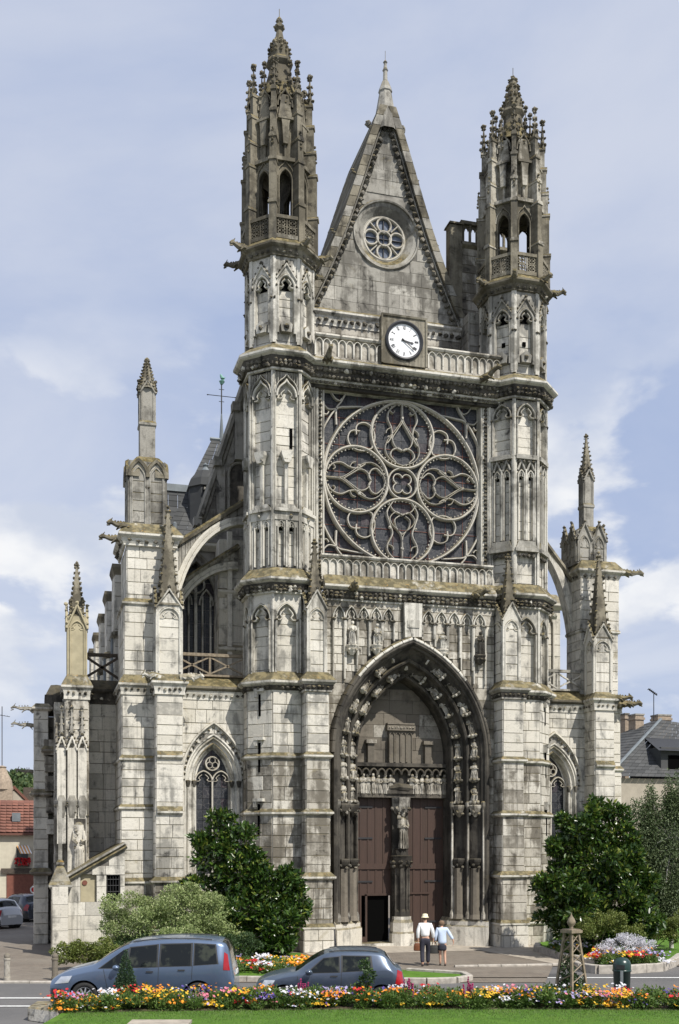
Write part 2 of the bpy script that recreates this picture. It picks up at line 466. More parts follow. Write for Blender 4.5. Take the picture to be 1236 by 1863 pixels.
SPLIT = {'moulding': .5, 'lantern': .5, 'balustrade': .4, 'opening': .2, 'jamb': .4, 'core': .1, 'rail_frame': .3, 'trumeau': .3, 'pinnacle': .4, 'corbel': .3, 'spirelet': .6, 'coping': .5, 'parapet': .2, 'coping_moulding': .4, 'lintel': .3, 'saddle_bar': .3, 'window_bar': .3, 'frame': .3, 'chimney': .3, 'window': .1, 'rail': .3, 'climber': .1, 'wing': .1, 'dormer': .3}
SMALL = ('carved_frieze', 'carved_leaf_band', 'bead_moulding', 'crocket', 'carved_bed')
KINDS = {'sweep': 'cornice', 'tube': 'colonnette', 'plate': 'spandrel', 'fsweep': 'arch_moulding', 'prism': 'canopy', 'fbox': 'pilaster', 'lathe': 'turret', 'lump': 'carved_leaf', 'box': 'block', 'block': 'block'}
OCT_V = []; OCT_F = []
def _oct():
    b = [(1, 0, 0), (-1, 0, 0), (0, 1, 0), (0, -1, 0), (0, 0, 1), (0, 0, -1)]
    f = [(0, 2, 4), (2, 1, 4), (1, 3, 4), (3, 0, 4), (2, 0, 5), (1, 2, 5), (3, 1, 5), (0, 3, 5)]
    V = list(b); cache = {}
    def midp(i, j):
        k = (min(i, j), max(i, j))
        if k not in cache:
            v = Vector([(V[i][q] + V[j][q]) for q in range(3)]).normalized(); V.append(tuple(v)); cache[k] = len(V) - 1
        return cache[k]
    for (i, j, k) in f:
        a, c, d = midp(i, j), midp(j, k), midp(k, i)
        OCT_F.extend([(i, a, d), (a, j, c), (d, c, k), (a, c, d)])
    OCT_V.extend(V)
_oct()

def parch(cx, hw, spring, rise, n=10, base=None):
    """pointed arch as points left to right"""
    r = (rise * rise + hw * hw) / (2 * hw) if rise > hw else None
    pts = []
    if r is None:
        for i in range(2 * n + 1):
            a = PI - PI * i / (2 * n); pts.append((cx + hw * math.cos(a), spring + rise * math.sin(a)))
    else:
        am = math.acos((r - hw) / r)
        left = [(cx + (r - hw) - r * math.cos(am * i / n), spring + r * math.sin(am * i / n)) for i in range(n + 1)]
        pts = left + [(2 * cx - x, z) for x, z in left[-2::-1]]
    if base is not None: pts = [(cx - hw, base)] + pts + [(cx + hw, base)]
    return pts
def ogee(cx, hw, spring, rise, n=8):
    L = []
    for i in range(n + 1):
        t = i / n
        x = -hw * (1 - t) ** 1.0; 
        z = rise * (0.62 * math.sin(min(1, t * 1.35) * PI / 2) + 0.38 * t ** 4)
        L.append((cx - hw * math.cos(t * PI / 2) if t < 0.75 else cx - hw * math.cos(0.75 * PI / 2) * (1 - t) / 0.25, spring + z))
    return L + [(2 * cx - x, z) for x, z in L[-2::-1]]
def arch_hw(hw, base, spring, rise):
    r = (rise * rise + hw * hw) / (2 * hw)
    def f(z):
        if z < base or z > spring + rise: return 0
        if z <= spring: return hw
        d = r * r - (z - spring) ** 2
        return max(0, math.sqrt(max(0, d)) - (r - hw))
    return f
def circ(cx, cz, r, n=24, a0=0.0): return [(cx + r * math.cos(a0 + 2 * PI * i / n), cz + r * math.sin(a0 + 2 * PI * i / n)) for i in range(n)]
def roll(w, d0, d1): return [(-w, d0), (-w, d1 - w * 0.6), (-w * 0.4, d1), (w * 0.4, d1), (w, d1 - w * 0.6), (w, d0)]

STONES = []        # every ashlar block of the church: (frame, u0,u1,z0,z1,d0,d1,mat, owner)
OWNER = [None]
def courses(fr, u0, u1, z0, z1, mat='stone', holes=(), d0=-0.01, d1=0.028, h=0.42, w=0.72, lim=None, gap=0.013, store=None):
    """lay ashlar on a wall face; holes = [(centre, halfwidth(z))]"""
    store = STONES if store is None else store
    nC = max(1, round((z1 - z0) / h)); hs = [random.uniform(0.76, 1.26) for _ in range(nC)]
    tot = sum(hs); z = z0
    for i in range(nC):
        a = z; z += (z1 - z0) * hs[i] / tot; b = z
        iv = [(u0, u1)]
        if lim: iv = [(max(u0, lim(a)[0], lim(b)[0]), min(u1, lim(a)[1], lim(b)[1]))]
        for c, f in holes:
            k = max(f(a), f((a + b) / 2), f(b))
            if k <= 0: continue
            nv = []
            for p, q in iv:
                if q <= c - k or p >= c + k: nv.append((p, q)); continue
                if p < c - k: nv.append((p, c - k))
                if q > c + k: nv.append((c + k, q))
            iv = nv
        for p, q in iv:
            L = q - p
            if L < 0.08: continue
            m = max(1, round(L / w)); ws = [random.uniform(0.5, 1.5) for _ in range(m)]
            T = sum(ws); x = p
            for k in range(m):
                x2 = x + L * ws[k] / T
                store.append((fr, x + gap / 2, x2 - gap / 2, a + gap / 2, b - gap / 2, d0, d1 + random.uniform(-0.006, 0.008), mat, OWNER[0]))
                x = x2

def lay(store, parent_of, stuff_parent, limit=300):
    """the largest blocks as single parts, the rest joined"""
    def vis(s):
        fr = s[0]; k = max(0.0, -(fr.n[0] * 0.25 + fr.n[1] * 0.97)); return (s[2] - s[1]) * (s[4] - s[3]) * k
    order = sorted(range(len(store)), key=lambda i: -vis(store[i]))
    big = set(order[:limit])
    meshes = {}
    rest = MB()
    for i, (fr, u0, u1, z0, z1, d0, d1, mat, own) in enumerate(store):
        if i in big:
            if mat not in meshes:
                b = MB(); b.block(Fr(0, 0), -0.5, 0.5, -0.5, 0.5, -1, 0, 0.0)
                vs = b.V
                me = bpy.data.meshes.new('stone'); bb = MB(); bb.mats = []
                bb.block(Fr(0, 0), -0.5, 0.5, -0.5, 0.5, -1, 0, 0.02)
                # arris shallow in depth
                me.from_pydata(bb.V, [], bb.F); me.materials.append(M[mat]); me.update()
                meshes[mat] = me
            o = bpy.data.objects.new('stone', meshes[mat]); coll.objects.link(o)
            par = parent_of(own)
            o.parent = par
            pm = wmat(par).inverted()
            c = Vector(fr.p((u0 + u1) / 2, (z0 + z1) / 2, d1))
            ang = math.atan2(fr.n[1], fr.n[0]) + PI / 2
            o.location = pm @ c; o.rotation_euler = (0, 0, ang - (par.rotation_euler.z if par else 0))
            o.scale = (u1 - u0, d1 - d0, z1 - z0)
        else:
            rest.mat(mat); rest.rand(); rest.block(fr, u0, u1, z0, z1, d0, d1)
    if rest.F: rest.build('stonework', stuff_parent, kind='stuff')

# ================================================================== CHURCH
XC = 14.65
church = thing('church', 'large pale limestone gothic church front with two octagonal towers, rose window and deep pointed portal', 'church', (XC, 43.5, 0))
def octv(cx, cy, ap):
    r = ap / math.cos(PI / 8)
    return [(cx + r * math.cos(PI / 8 + k * PI / 4), cy + r * math.sin(PI / 8 + k * PI / 4)) for k in range(8)]
def octf(cx, cy, ap, k):      # k=0 faces the square, then counter-clockwise
    a = -90 + 45 * k
    return Fr(cx + ap * math.cos(R(a)), cy + ap * math.sin(R(a)), a)
S8 = 2 * math.tan(PI / 8)      # side / apothem
def corn(zt, zm, zb, ext, slope=True):
    """glacis, drip, cavetto"""
    h = zm - zb
    return [(-0.05, zt), (ext, zm), (ext, zm - 0.08), (ext - 0.05, zm - 0.13), (ext * 0.55, zm - 0.18), (ext * 0.35, zb + h * 0.25), (0.07, zb + 0.06), (0.07, zb), (-0.02, zb - 0.02)]
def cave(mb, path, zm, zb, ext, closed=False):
    mb.mat('stone_soot_shade'); h = zm - zb  # darker strip along the hollow below the drip
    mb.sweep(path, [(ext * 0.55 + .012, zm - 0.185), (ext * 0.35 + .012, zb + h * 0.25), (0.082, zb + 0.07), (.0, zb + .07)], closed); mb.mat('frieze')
def ledge(z, ext=0.13):        # small set-off
    return [(-0.04, z + 0.2), (ext, z + 0.03), (ext, z - 0.04), (ext - 0.06, z - 0.09), (-0.02, z - 0.12)]
def leaf_path(mb, path, out, z, step=0.24, r=0.085, closed=False, rows=1):
    n = len(path)
    for i in range(n if closed else n - 1):
        a = path[i]; b = path[(i + 1) % n]
        dx, dy = b[0] - a[0], b[1] - a[1]; L = math.hypot(dx, dy)
        if L < 0.1: continue
        nx, ny = dy / L, -dx / L
        m = max(1, int(L / step))
        for k in range(m):
            t = (k + 0.5) / m
            for q in range(rows):
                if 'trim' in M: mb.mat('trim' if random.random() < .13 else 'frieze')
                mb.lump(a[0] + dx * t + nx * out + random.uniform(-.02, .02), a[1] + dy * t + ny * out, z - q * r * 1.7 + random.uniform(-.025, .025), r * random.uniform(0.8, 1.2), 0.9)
def cusps(mb, fr, cx, hw, spring, rise, d0, d1, w=0.03):
    """trefoil cusping inside a pointed head"""
    for s in (-1, 1):
        pts = [(cx + s * hw * 0.98, spring + rise * 0.02), (cx + s * hw * 0.62, spring + rise * 0.02), (cx + s * hw * 0.42, spring + rise * 0.16),
               (cx + s * hw * 0.62, spring + rise * 0.34), (cx + s * hw * 0.52, spring + rise * 0.50), (cx + s * hw * 0.2, spring + rise * 0.72)]
        mb.fsweep(fr, pts if s > 0 else pts, roll(w, d0, d1))
def blind_arch(mb, fr, cx, hw, z0, spring, rise, d0, d1, w=0.05, cusp=True):
    mb.fsweep(fr, parch(cx, hw, spring, rise, 8, base=z0), roll(w, d0, d1))
    if cusp: cusps(mb, fr, cx, hw - w, spring, rise - w, d0, d1 - 0.03)
def crocket_spire(mb, x, y, z0, z1, w, n=4, cr=6, mb2=None, rot=PI / 4, size=1.0):
    """tapering crocketed pinnacle top with finial"""
    h = z1 - z0
    mb.lathe(x, y, [(w * 1.25, z0 - 0.02), (w * 1.25, z0 + 0.05), (w, z0 + 0.08), (w * 0.16, z1 - h * 0.08), (w * 0.14, z1 - h * 0.06)], n, rot)
    q = mb2 or mb
    for i in range(cr):
        t = (i + 0.5) / cr
        rr = w * (1 - 0.84 * t) + 0.03 * size
        for k in range(n):
            a = rot + 2 * PI * k / n
            q.lump(x + math.cos(a) * rr, y + math.sin(a) * rr, z0 + h * 0.92 * t + 0.05, 0.055 * size * (1.15 - 0.5 * t))
    for k in range(4):
        a = PI / 4 + k * PI / 2
        q.lump(x + math.cos(a) * 0.06 * size, y + math.sin(a) * 0.06 * size, z1 - h * 0.05, 0.06 * size)
    q.lump(x, y, z1 - 0.02, 0.06 * size)
def gablet(mb, fr, cx, hw, z0, h, d0, d1, crock=True, mb2=None):
    """small steep gable with crockets over an arch"""
    mb.fsweep(fr, [(cx - hw, z0), (cx, z0 + h), (cx + hw, z0)], roll(0.04, d0, d1))
    if crock:
        for s in (-1, 1):
            for t in (0.2, 0.5, 0.8):
                u = cx + s * hw * (1 - t) + s * 0.05; z = z0 + h * t + 0.03
                p = fr.p(u, z, d1 - 0.03); (mb2 or mb).lump(*p, 0.05)
        p = fr.p(cx, z0 + h + 0.08, d1 - 0.03); (mb2 or mb).lump(*p, 0.08)
def gargoyle(parent, x, y, z, ang, L=0.9, mat='stone_high', droop=-0.02, s=1.0):
    """projecting beast: haunches, ridged back, neck, head with ears and open jaw"""
    g = MB().mat(mat); a = R(ang); dx, dy = math.cos(a), math.sin(a)
    P = lambda t, side=0.0, up=0.0: (x + dx * t - dy * side, y + dy * t + dx * side, z + up)
    pts = [P(-0.1, 0, 0.0), P(L * 0.2, 0, 0.04), P(L * 0.4, 0, 0.06), P(L * 0.6, 0, 0.05 + droop), P(L * 0.78, 0, 0.1 + droop), P(L * 0.9, 0, 0.12 + droop), P(L * 1.02, 0, 0.06 + droop)]
    g.tube(pts, 0.13 * s, 7, taper=[1.1, 1.1, 1.0, 0.8, 0.62, 0.75, 0.4])
    g.tube([P(L * 0.9, 0, 0.02 + droop), P(L * 1.03, 0, -0.03 + droop)], 0.045 * s, 5, taper=[1, .6])
    for sd in (-1, 1):
        g.tube([P(L * 0.25, sd * 0.1 * s, 0.05), P(L * 0.45, sd * 0.16 * s, -0.02), P(L * 0.55, sd * 0.12 * s, -0.12)], 0.05 * s, 5, taper=[1.2, .9, .6])
        g.tube([P(L * 0.05, sd * 0.1 * s, 0.02), P(L * 0.18, sd * 0.17 * s, -0.06), P(L * 0.1, sd * 0.15 * s, -0.14)], 0.06 * s, 5, taper=[1.2, 1, .6])
        g.tube([P(L * 0.88, sd * 0.05 * s, 0.17 + droop), P(L * 0.82, sd * 0.08 * s, 0.27 + droop)], 0.035 * s, 4, taper=[1, .3])
    for t in (0.3, 0.42, 0.54, 0.66): g.lump(*P(L * t, 0, 0.17 + droop * (t > .5)), 0.05 * s)
    return g.build('gargoyle', parent)

def tower(cx, right):
    cy = 43.33
    T = part('tower', church); OWNER[0] = T
    core = MB().mat('mortar'); tr = MB().mat('trim'); fz = MB().mat('frieze'); vd = MB().mat('void')
    # --- stage 1 : plain shaft with set-offs
    lv = [(0, 0.95, 1.56), (0.95, 2.9, 1.50), (2.9, 5.4, 1.45), (5.4, 7.6, 1.42), (7.6, 10.15, 1.39)]
    for i, (a, b, ap) in enumerate(lv):
        core.lathe(cx, cy, [((ap) / math.cos(PI / 8), a), ((ap) / math.cos(PI / 8), b)], 8, PI / 8)
        for k in range(8):
            fr = octf(cx, cy, ap, k); hs = ap * S8 / 2 - 0.008
            slit = [(0.0, arch_hw(0.07, 1e9, 0, 0))]
            courses(fr, -hs, hs, a, b, 'stone_low' if b < 8 else 'stone')
            if i < 4: pass
        tr.sweep(octv(cx, cy, ap), ledge(b) if i < 4 else [(0, b), (0, b)], True)
    # arrow slits
    ks = -1 if not right else 1
    for (z0, z1, ap) in ((5.05 - .5, 5.75, 1.45), (7.0, 8.15, 1.42), (9.2, 10.05, 1.39)):
        fr = octf(cx, cy, ap, ks)
        vd.fbox(fr, -0.045, 0.045, z0, z1, 0, 0.055)
        tr.fbox(fr, -0.20, -0.05, z1 - 0.12, z1 + 0.1, 0, 0.15); tr.fbox(fr, -0.2, 0.25, z1 + 0.1, z1 + 0.22, 0, 0.17)
    # --- cornice 1
    P = octv(cx, cy, 1.36)
    tr.sweep(P, corn(10.95, 10.55, 10.12, 0.33), True)
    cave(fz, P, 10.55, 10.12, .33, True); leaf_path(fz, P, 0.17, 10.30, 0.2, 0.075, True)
    # --- stage 2 : one cusped arch per face
    def stage(ap, z0, z1, mat, sw=0.085):
        core.lathe(cx, cy, [((ap - 0.24) / math.cos(PI / 8), z0), ((ap - 0.24) / math.cos(PI / 8), z1)], 8, PI / 8)
        for k in range(8):
            fr = octf(cx, cy, ap - 0.24, k); hs = (ap - 0.24) * S8 / 2 - 0.01
            courses(fr, -hs, hs, z0, z1, mat)
    stage(1.38, 10.6, 14.0, 'stone')
    for k in range(8):
        fr = octf(cx, cy, 1.38, k); hs = 1.38 * S8 / 2
        hd = parch(0, hs - 0.11, 12.95, 0.66, 8)
        tr.plate(fr, [(-hs, 12.75), (hs, 12.75), (hs, 13.97), (-hs, 13.97)][0:0] or [(-hs, 12.95)] + [(-hs + 0.1, 12.95)] + hd[0:0] + parch(0, hs - 0.11, 12.95, 0.66, 8) + [(hs, 12.95), (hs, 13.97), (-hs, 13.97)], [], -0.24, -0.03)
        blind_arch(tr, fr, 0, hs - 0.13, 10.9, 12.95, 0.66, -0.24, 0.01, 0.03)
        for s in (-1, 1):
            tr.fbox(fr, s * hs - (0.055 if s > 0 else 0), s * hs + (0.055 if s < 0 else 0), 10.9, 13.97, -0.24, 0.0)
            u = s * (hs - 0.16)
            tr.tube([fr.p(u, 11.0, 0), fr.p(u, 12.95, 0)], 0.035, 6)
            fz.lump(*fr.p(u, 12.95, 0.0), 0.07)
    # --- cornice 2
    P = octv(cx, cy, 1.38)
    tr.sweep(P, corn(15.0, 14.55, 13.98, 0.34), True)
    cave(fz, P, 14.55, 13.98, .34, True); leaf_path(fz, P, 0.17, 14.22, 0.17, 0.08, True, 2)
    # --- stage 3 : twin panels, ledge, niches, ogee heads
    stage(1.34, 14.7, 22.75, 'stone')
    for k in range(8):
        fr = octf(cx, cy, 1.34, k); hs = 1.34 * S8 / 2
        for s in (-1, 1):   # angle shafts
            tr.fbox(fr, s * hs - (0.07 if s > 0 else 0), s * hs + (0.07 if s < 0 else 0), 15.0, 22.7, -0.24, 0.015)
            tr.tube([fr.p(s * (hs - 0.12), 15.0, -0.06), fr.p(s * (hs - 0.12), 21.9, -0.06)], 0.033, 6)
        if not right:
            for c in (-0.21, 0.21):
                blind_arch(tr, fr, c, 0.13, 15.1, 16.62, 0.24, -0.24, -0.02, 0.028)
                vd.prism(fr, parch(c, 0.085, 16.5, 0.26, 5), -0.24, -0.19)  # black plate paints the shade in the blind arch head
            tr.prism(fr, [(-hs + .1, 16.9), (-hs + .1, 16.62), (-.36, 16.62)] + parch(-.21, .12, 16.62, .24, 5)[1:] + parch(.21, .12, 16.62, .24, 5) + [(hs - .1, 16.62), (hs - .1, 16.9)][::1], -0.24, -0.04)
            tr.fbox(fr, -0.035, 0.035, 15.05, 16.9, -0.24, 0.0)
            tr.fbox(fr, -hs + 0.08, hs - 0.08, 16.88, 17.2, -0.24, 0.0)
            tr.prism(fr, [(-hs + .06, 17.2), (hs - .06, 17.2), (hs - .06, 17.32), (-hs + .06, 17.32)], -0.24, 0.09)
            tr.prism(fr, [(-hs + .1, 17.32), (hs - .1, 17.32), (hs - .25, 17.5), (-hs + .25, 17.5)], -0.24, 0.0)
            fz.lump(*fr.p(random.uniform(-.2, .2), 17.05, 0.02), 0.09)
            # engaged shaft, corbel canopy
            tr.fbox(fr, -0.07, 0.07, 17.45, 19.1, -0.24, -0.02)
            tr.prism(fr, [(-.1, 19.1), (.1, 19.1), (.22, 19.42), (.22, 19.55), (-.22, 19.55), (-.22, 19.42)], -0.24, 0.14)
            for q in (-.1, 0, .1): fz.lump(*fr.p(q, 19.22, 0.07), 0.085)
            tr.fsweep(fr, ogee(0, hs - 0.17, 21.7, 0.66), roll(0.04, -0.24, 0.03))
            tr.fsweep(fr, ogee(0, hs - 0.10, 21.8, 0.78), roll(0.018, -0.24, 0.045))
            cusps(tr, fr, 0, hs - 0.2, 21.62, 0.5, -0.24, -0.03, 0.022)
            for q in range(9):
                u = -hs + 0.12 + q * (2 * hs - 0.24) / 8
                if abs(u) > 0.12: tr.fbox(fr, u - 0.008, u + 0.008, 22.15 + 0.25 * (1 - abs(u) / hs), 22.68, -0.24, -0.06)
        else:
            tr.prism(fr, [(-hs + .03, 16.35), (hs - .03, 16.35), (hs - .03, 16.5), (-hs + .03, 16.5)], -0.24, 0.12)
            tr.prism(fr, [(-hs + .06, 16.5), (hs - .06, 16.5), (hs - .2, 16.8), (-hs + .2, 16.8)], -0.24, 0.05)
            for q in (-.3, -.1, .1, .3): fz.lump(*fr.p(q, 16.2, -0.02), 0.1)
            for c in (-0.21, 0.21):
                blind_arch(tr, fr, c, 0.14, 16.85, 19.5, 0.26, -0.24, -0.01, 0.03)
                vd.prism(fr, parch(c, 0.09, 19.4, 0.26, 5), -0.24, -0.19)  # shade of the blind head painted as a black plate
                gablet(tr, fr, c, 0.16, 19.75, 0.42, -0.24, 0.0, False)
            tr.fbox(fr, -0.035, 0.035, 16.85, 19.8, -0.24, 0.0)
            tr.fbox(fr, -hs + .08, hs - .08, 20.2, 20.38, -0.24, 0.08)
            for q in (-.3, -.1, .1, .3): fz.lump(*fr.p(q, 20.12, 0.0), 0.07)
            blind_arch(tr, fr, 0, hs - 0.15, 20.4, 21.95, 0.58, -0.24, 0.02, 0.035)
            for s in (-1, 1): fz.lump(*fr.p(s * (hs - .12), 21.9, -0.0), 0.08)
    if not right:
        fr = octf(cx, cy, 1.34, 0); vd.fbox(fr, 0.16, 0.28, 19.75, 20.55, -0.24, -0.19)
    # --- cornice 3
    P = octv(cx, cy, 1.34)
    tr.sweep(P, corn(23.75, 23.38, 22.72, 0.42), True)
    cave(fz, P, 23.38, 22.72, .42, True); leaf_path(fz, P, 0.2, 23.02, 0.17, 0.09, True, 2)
    # --- stage 4 : niche per face with hood gable, corner shafts
    stage(1.30, 23.5, 27.25, 'stone' if not right else 'stone')
    for k in range(8):
        fr = octf(cx, cy, 1.30, k); hs = 1.30 * S8 / 2
        tr.plate(fr, parch(0, hs - 0.2, 26.0, 0.5, 8)[::1] + [(hs, 26.0), (hs, 27.2), (-hs, 27.2), (-hs, 26.0)], [], -0.24, -0.03)
        blind_arch(tr, fr, 0, hs - 0.2, 24.2, 26.0, 0.5, -0.24, 0.03, 0.045)
        vd.prism(fr, parch(0, hs - 0.33, 25.95, 0.38, 6), -0.24, -0.19)  # niche head blackened to stand in for its shade
        gablet(tr, fr, 0, hs - 0.12, 26.3, 0.62, -0.1, 0.045, True, fz)
        for s in (-1, 1):
            tr.fbox(fr, s * hs - (0.11 if s > 0 else 0), s * hs + (0.11 if s < 0 else 0), 23.8, 27.2, -0.24, 0.02)
            tr.tube([fr.p(s * (hs - 0.14), 23.9, 0.0), fr.p(s * (hs - 0.14), 26.0, 0.0)], 0.03, 6)
            fz.lump(*fr.p(s * (hs - .14), 26.05, 0.02), 0.06)
            fz.lump(*fr.p(s * (hs - .05), 25.55, 0.03), 0.06)
        tr.prism(fr, [(-.2, 24.25), (.2, 24.25), (.24, 24.55), (.0, 24.75), (-.24, 24.55)], -0.24, 0.05)
        fz.lump(*fr.p(0, 24.45, 0.07), 0.1)
    for k in (0, 1): 
        if right:
            fr = octf(cx, cy, 1.09, -k); vd.fbox(fr, -0.07, 0.07, 25.0, 25.18, 0.0, 0.05)
    # --- ledge 4
    P = octv(cx, cy, 1.30)
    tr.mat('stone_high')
    tr.sweep(P, corn(28.0, 27.62, 27.2, 0.30), True)
    leaf_path(fz, P, 0.13, 27.32, 0.22, 0.075, True)
    T_mesh = core.build('core', T)
    vd.build('opening', T)  # slits are openings; the arch-head plates are painted shade
    tr.build('moulding', T); fz.build('carved_frieze', T)
    # --- balustrade of pierced quatrefoils
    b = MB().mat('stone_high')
    for k in range(8):
        fr = octf(cx, cy, 1.40, k); hs = 1.40 * S8 / 2
        b.fbox(fr, -hs, hs, 28.62, 28.75, -0.1, 0.04); b.fbox(fr, -hs, hs, 27.85, 28.0, -0.1, 0.02)
        for s in (-1, 1): b.fbox(fr, s * hs - (0.12 if s > 0 else 0), s * hs + (0.12 if s < 0 else 0), 27.7, 28.62, -0.24, 0.02)
        for c in (-0.22, 0.22):
            for zc in (28.15, 28.47):
                for q in range(4):
                    a = PI / 4 + q * PI / 2
                    b.fsweep(fr, circ(c + 0.09 * math.cos(a), zc + 0.075 * math.sin(a), 0.075, 8), [(-.018, -.06), (-.018, 0), (.018, 0), (.018, -.06)], True)
        b.fbox(fr, -0.025, 0.025, 28.0, 28.62, -0.08, 0.0); b.fbox(fr, -hs, hs, 28.3, 28.33, -0.08, -0.01)
    b.build('balustrade', T)
    # --- lantern
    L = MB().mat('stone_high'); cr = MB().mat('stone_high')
    for k in range(8):
        fr = octf(cx, cy, 1.10, k); hs = 1.10 * S8 / 2
        top = 30.72 if not right else 30.55
        if k in (3, 4, 5): top = 30.97
        hole = parch(0, 0.25 if k not in (3, 4, 5) else .33, top - 0.42, 0.42, 7, base=28.05)
        outer = [(-hs, 28.0), (hs, 28.0), (hs, 31.0), (-hs, 31.0)]
        L.plate(fr, outer, [hole], -0.22, 0.0); L.plate(fr, outer, [hole], -0.0, -0.22)
        L.fsweep(fr, parch(0, 0.27, top - 0.42, 0.44, 7, base=28.05), roll(0.03, -0.02, 0.06))
        L.fsweep(fr, ogee(0, 0.33, top - 0.3, 0.62), roll(0.022, -0.02, 0.07))
        # niche stage
        L.fbox(fr, -hs, hs, 31.0, 31.12, -0.2, 0.14)
        L.fbox(fr, -hs, hs, 31.12, 32.9, -0.4, -0.12)
        L.prism(fr, [(-.10, 31.6), (.10, 31.6), (.14, 32.25), (.17, 32.4), (-.17, 32.4), (-.14, 32.25)], -0.12, 0.1)
        L.tube([fr.p(0, 31.15, -.05), fr.p(0, 31.9, -.05)], 0.06, 6)
        L.fbox(fr, -0.3, 0.3, 32.42, 32.5, -0.2, 0.12)
        L.prism(fr, [(-.28, 32.5), (.28, 32.5), (.14, 33.3), (-.14, 33.3)], -0.35, -0.02)
        L.fsweep(fr, ogee(0, 0.3, 32.9, 0.6), roll(0.03, -0.12, 0.0))
        for q in range(5): cr.lump(*fr.p(random.uniform(-.28, .28), 33.2 + random.uniform(-.25, .25), -0.04), 0.07)
        cr.lump(*fr.p(0, 33.6, -0.06), 0.10)
        # radial buttress at each angle
        a = R(-90 + 22.5 + 45 * k); f2 = Fr(cx, cy, -90 + 22.5 + 45 * k)
        w = 0.135
        for (z0, z1, r1, ww) in ((27.7, 29.25, 1.56, w + .01), (29.25, 30.95, 1.52, w), (30.95, 31.75, 1.47, w - .01), (31.75, 32.65, 1.40, w - .02), (32.65, 33.4, 1.33, w - .045)):
            L.fbox(f2, -ww, ww, z0, z1 - 0.07, 1.0, r1)
            L.prism(f2, [(-ww - .03, z1 - .08), (ww + .03, z1 - .08), (ww + .03, z1 - .02), (ww - .03, z1 + .06), (-ww + .03, z1 + .06), (-ww - .03, z1 - .02)], 1.0, r1 + 0.04)
        # small crocketed shafts against the fin, then the crown pinnacle
        for q in range(5): cr.lump(*f2.p(0, 31.45 + q * 0.13, 1.5 - q * 0.012), 0.055)
        x, y, _ = f2.p(0, 0, 1.24)
        crocket_spire(L, x, y, 33.4, 34.45, 0.105, 4, 4, cr, a, 1.15)
        for sd in (-1, 1):
            x, y, _ = f2.p(sd * 0.2, 0, 1.05)
            if sd > 0: crocket_spire(L, x, y, 33.1, 33.75, 0.06, 4, 2, cr, a, 0.9)
        x, y, _ = f2.p(0, 0, 0.72)
        crocket_spire(L, x, y, 33.5, 34.75, 0.075, 4, 4, cr, a, 1.0)
    # stair newel and vault seen through the arches
    L.mat('stone_soot_shade')  # dark colour stands in for the shaded inside of the lantern
    if not right: L.lathe(cx, cy, [(0.13, 28.0), (0.13, 29.3), (0.2, 30.0), (0.5, 30.6), (0.95, 31.0)], 12)
    else: L.lathe(cx, cy, [(0.02, 30.98), (0.95, 31.0), (0.95, 31.05)], 12)
    L.mat('stone_high')
    L.lathe(cx, cy, [(1.25, 27.9), (1.25, 28.02), (0.0, 28.04)], 8, PI / 8)
    for q in (L, cr): q.V = [(vx, vy, vz if vz < 30.95 else 30.95 + (vz - 30.95) * 1.17) for vx, vy, vz in q.V]
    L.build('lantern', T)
    s = MB().mat('stone_high')
    if not right:
        pr = [(1.0, 32.9), (0.66, 33.5), (0.47, 34.1), (0.42, 34.3), (0.56, 34.45), (0.54, 34.55), (0.40, 34.7), (0.42, 35.0), (0.44, 35.15), (0.26, 35.22), (0.20, 35.55), (0.12, 36.0), (0.2, 36.1), (0.2, 36.22), (0.1, 36.32), (0.11, 36.42), (0.13, 36.5), (0.05, 36.62), (0.0, 36.66)]
        rings = ((35.08, 0.45, 12, 0.07), (34.92, 0.43, 12, 0.06), (35.35, 0.3, 8, 0.1), (35.5, 0.24, 8, 0.07), (36.15, 0.18, 6, 0.07), (36.45, 0.1, 5, 0.06)); tip = (36.6, 37.0)
    else:
        pr = [(1.0, 32.9), (0.6, 33.4), (0.42, 33.7), (0.40, 33.95), (0.52, 34.1), (0.50, 34.2), (0.36, 34.3), (0.40, 34.5), (0.43, 34.72), (0.28, 34.8), (0.25, 35.1), (0.2, 35.5), (0.14, 35.9), (0.05, 36.15), (0.0, 36.2)]
        rings = ((34.66, 0.43, 12, 0.07), (34.5, 0.40, 12, 0.06), (35.0, 0.3, 8, 0.1), (35.12, 0.27, 8, 0.08), (35.5, 0.24, 8, 0.09), (35.6, 0.2, 8, 0.07), (35.9, 0.16, 6, 0.08), (36.1, 0.06, 4, 0.06)); tip = (36.15, 36.6)
    s.lathe(cx, cy, pr, 8, PI / 8)
    for z, r, n, q in rings:
        for i in range(n): s.lump(cx + r * math.cos(2 * PI * i / n), cy + r * math.sin(2 * PI * i / n), z, q)
    s.tube([(cx, cy, tip[0]), (cx, cy, tip[1])], 0.015, 4)
    s.V = [(vx, vy, (33.9 + 1.0625 * (vz - 32.9) if vz < 34.5 else 35.6 + .9 * (vz - 34.5)) if not right else (33.9 + 1.24 * (vz - 32.9) if vz < 34.15 else 35.45 + .8 * (vz - 34.15))) for vx, vy, vz in s.V]
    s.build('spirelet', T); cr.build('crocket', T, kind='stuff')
    # gargoyles at ledge 4 and cornice 3
    if not right:
        for k, L_ in ((-3, .85), (-2, .9), (0, .7), (1, .75), (2, .8)):
            a = -90 + 22.5 + 45 * k; rr = 1.42
            gargoyle(T, cx + rr * math.cos(R(a)), cy + rr * math.sin(R(a)), 27.6, a, L_)
    else:
        for k, L_ in ((-2, .75), (-1, .6), (0, .75), (1, .8), (2, .8)):
            a = -90 + 22.5 + 45 * k; rr = 1.42
            gargoyle(T, cx + rr * math.cos(R(a)), cy + rr * math.sin(R(a)), 27.6, a, L_)
    return T
T_L = tower(9.5, False)
T_R = tower(19.72, True)

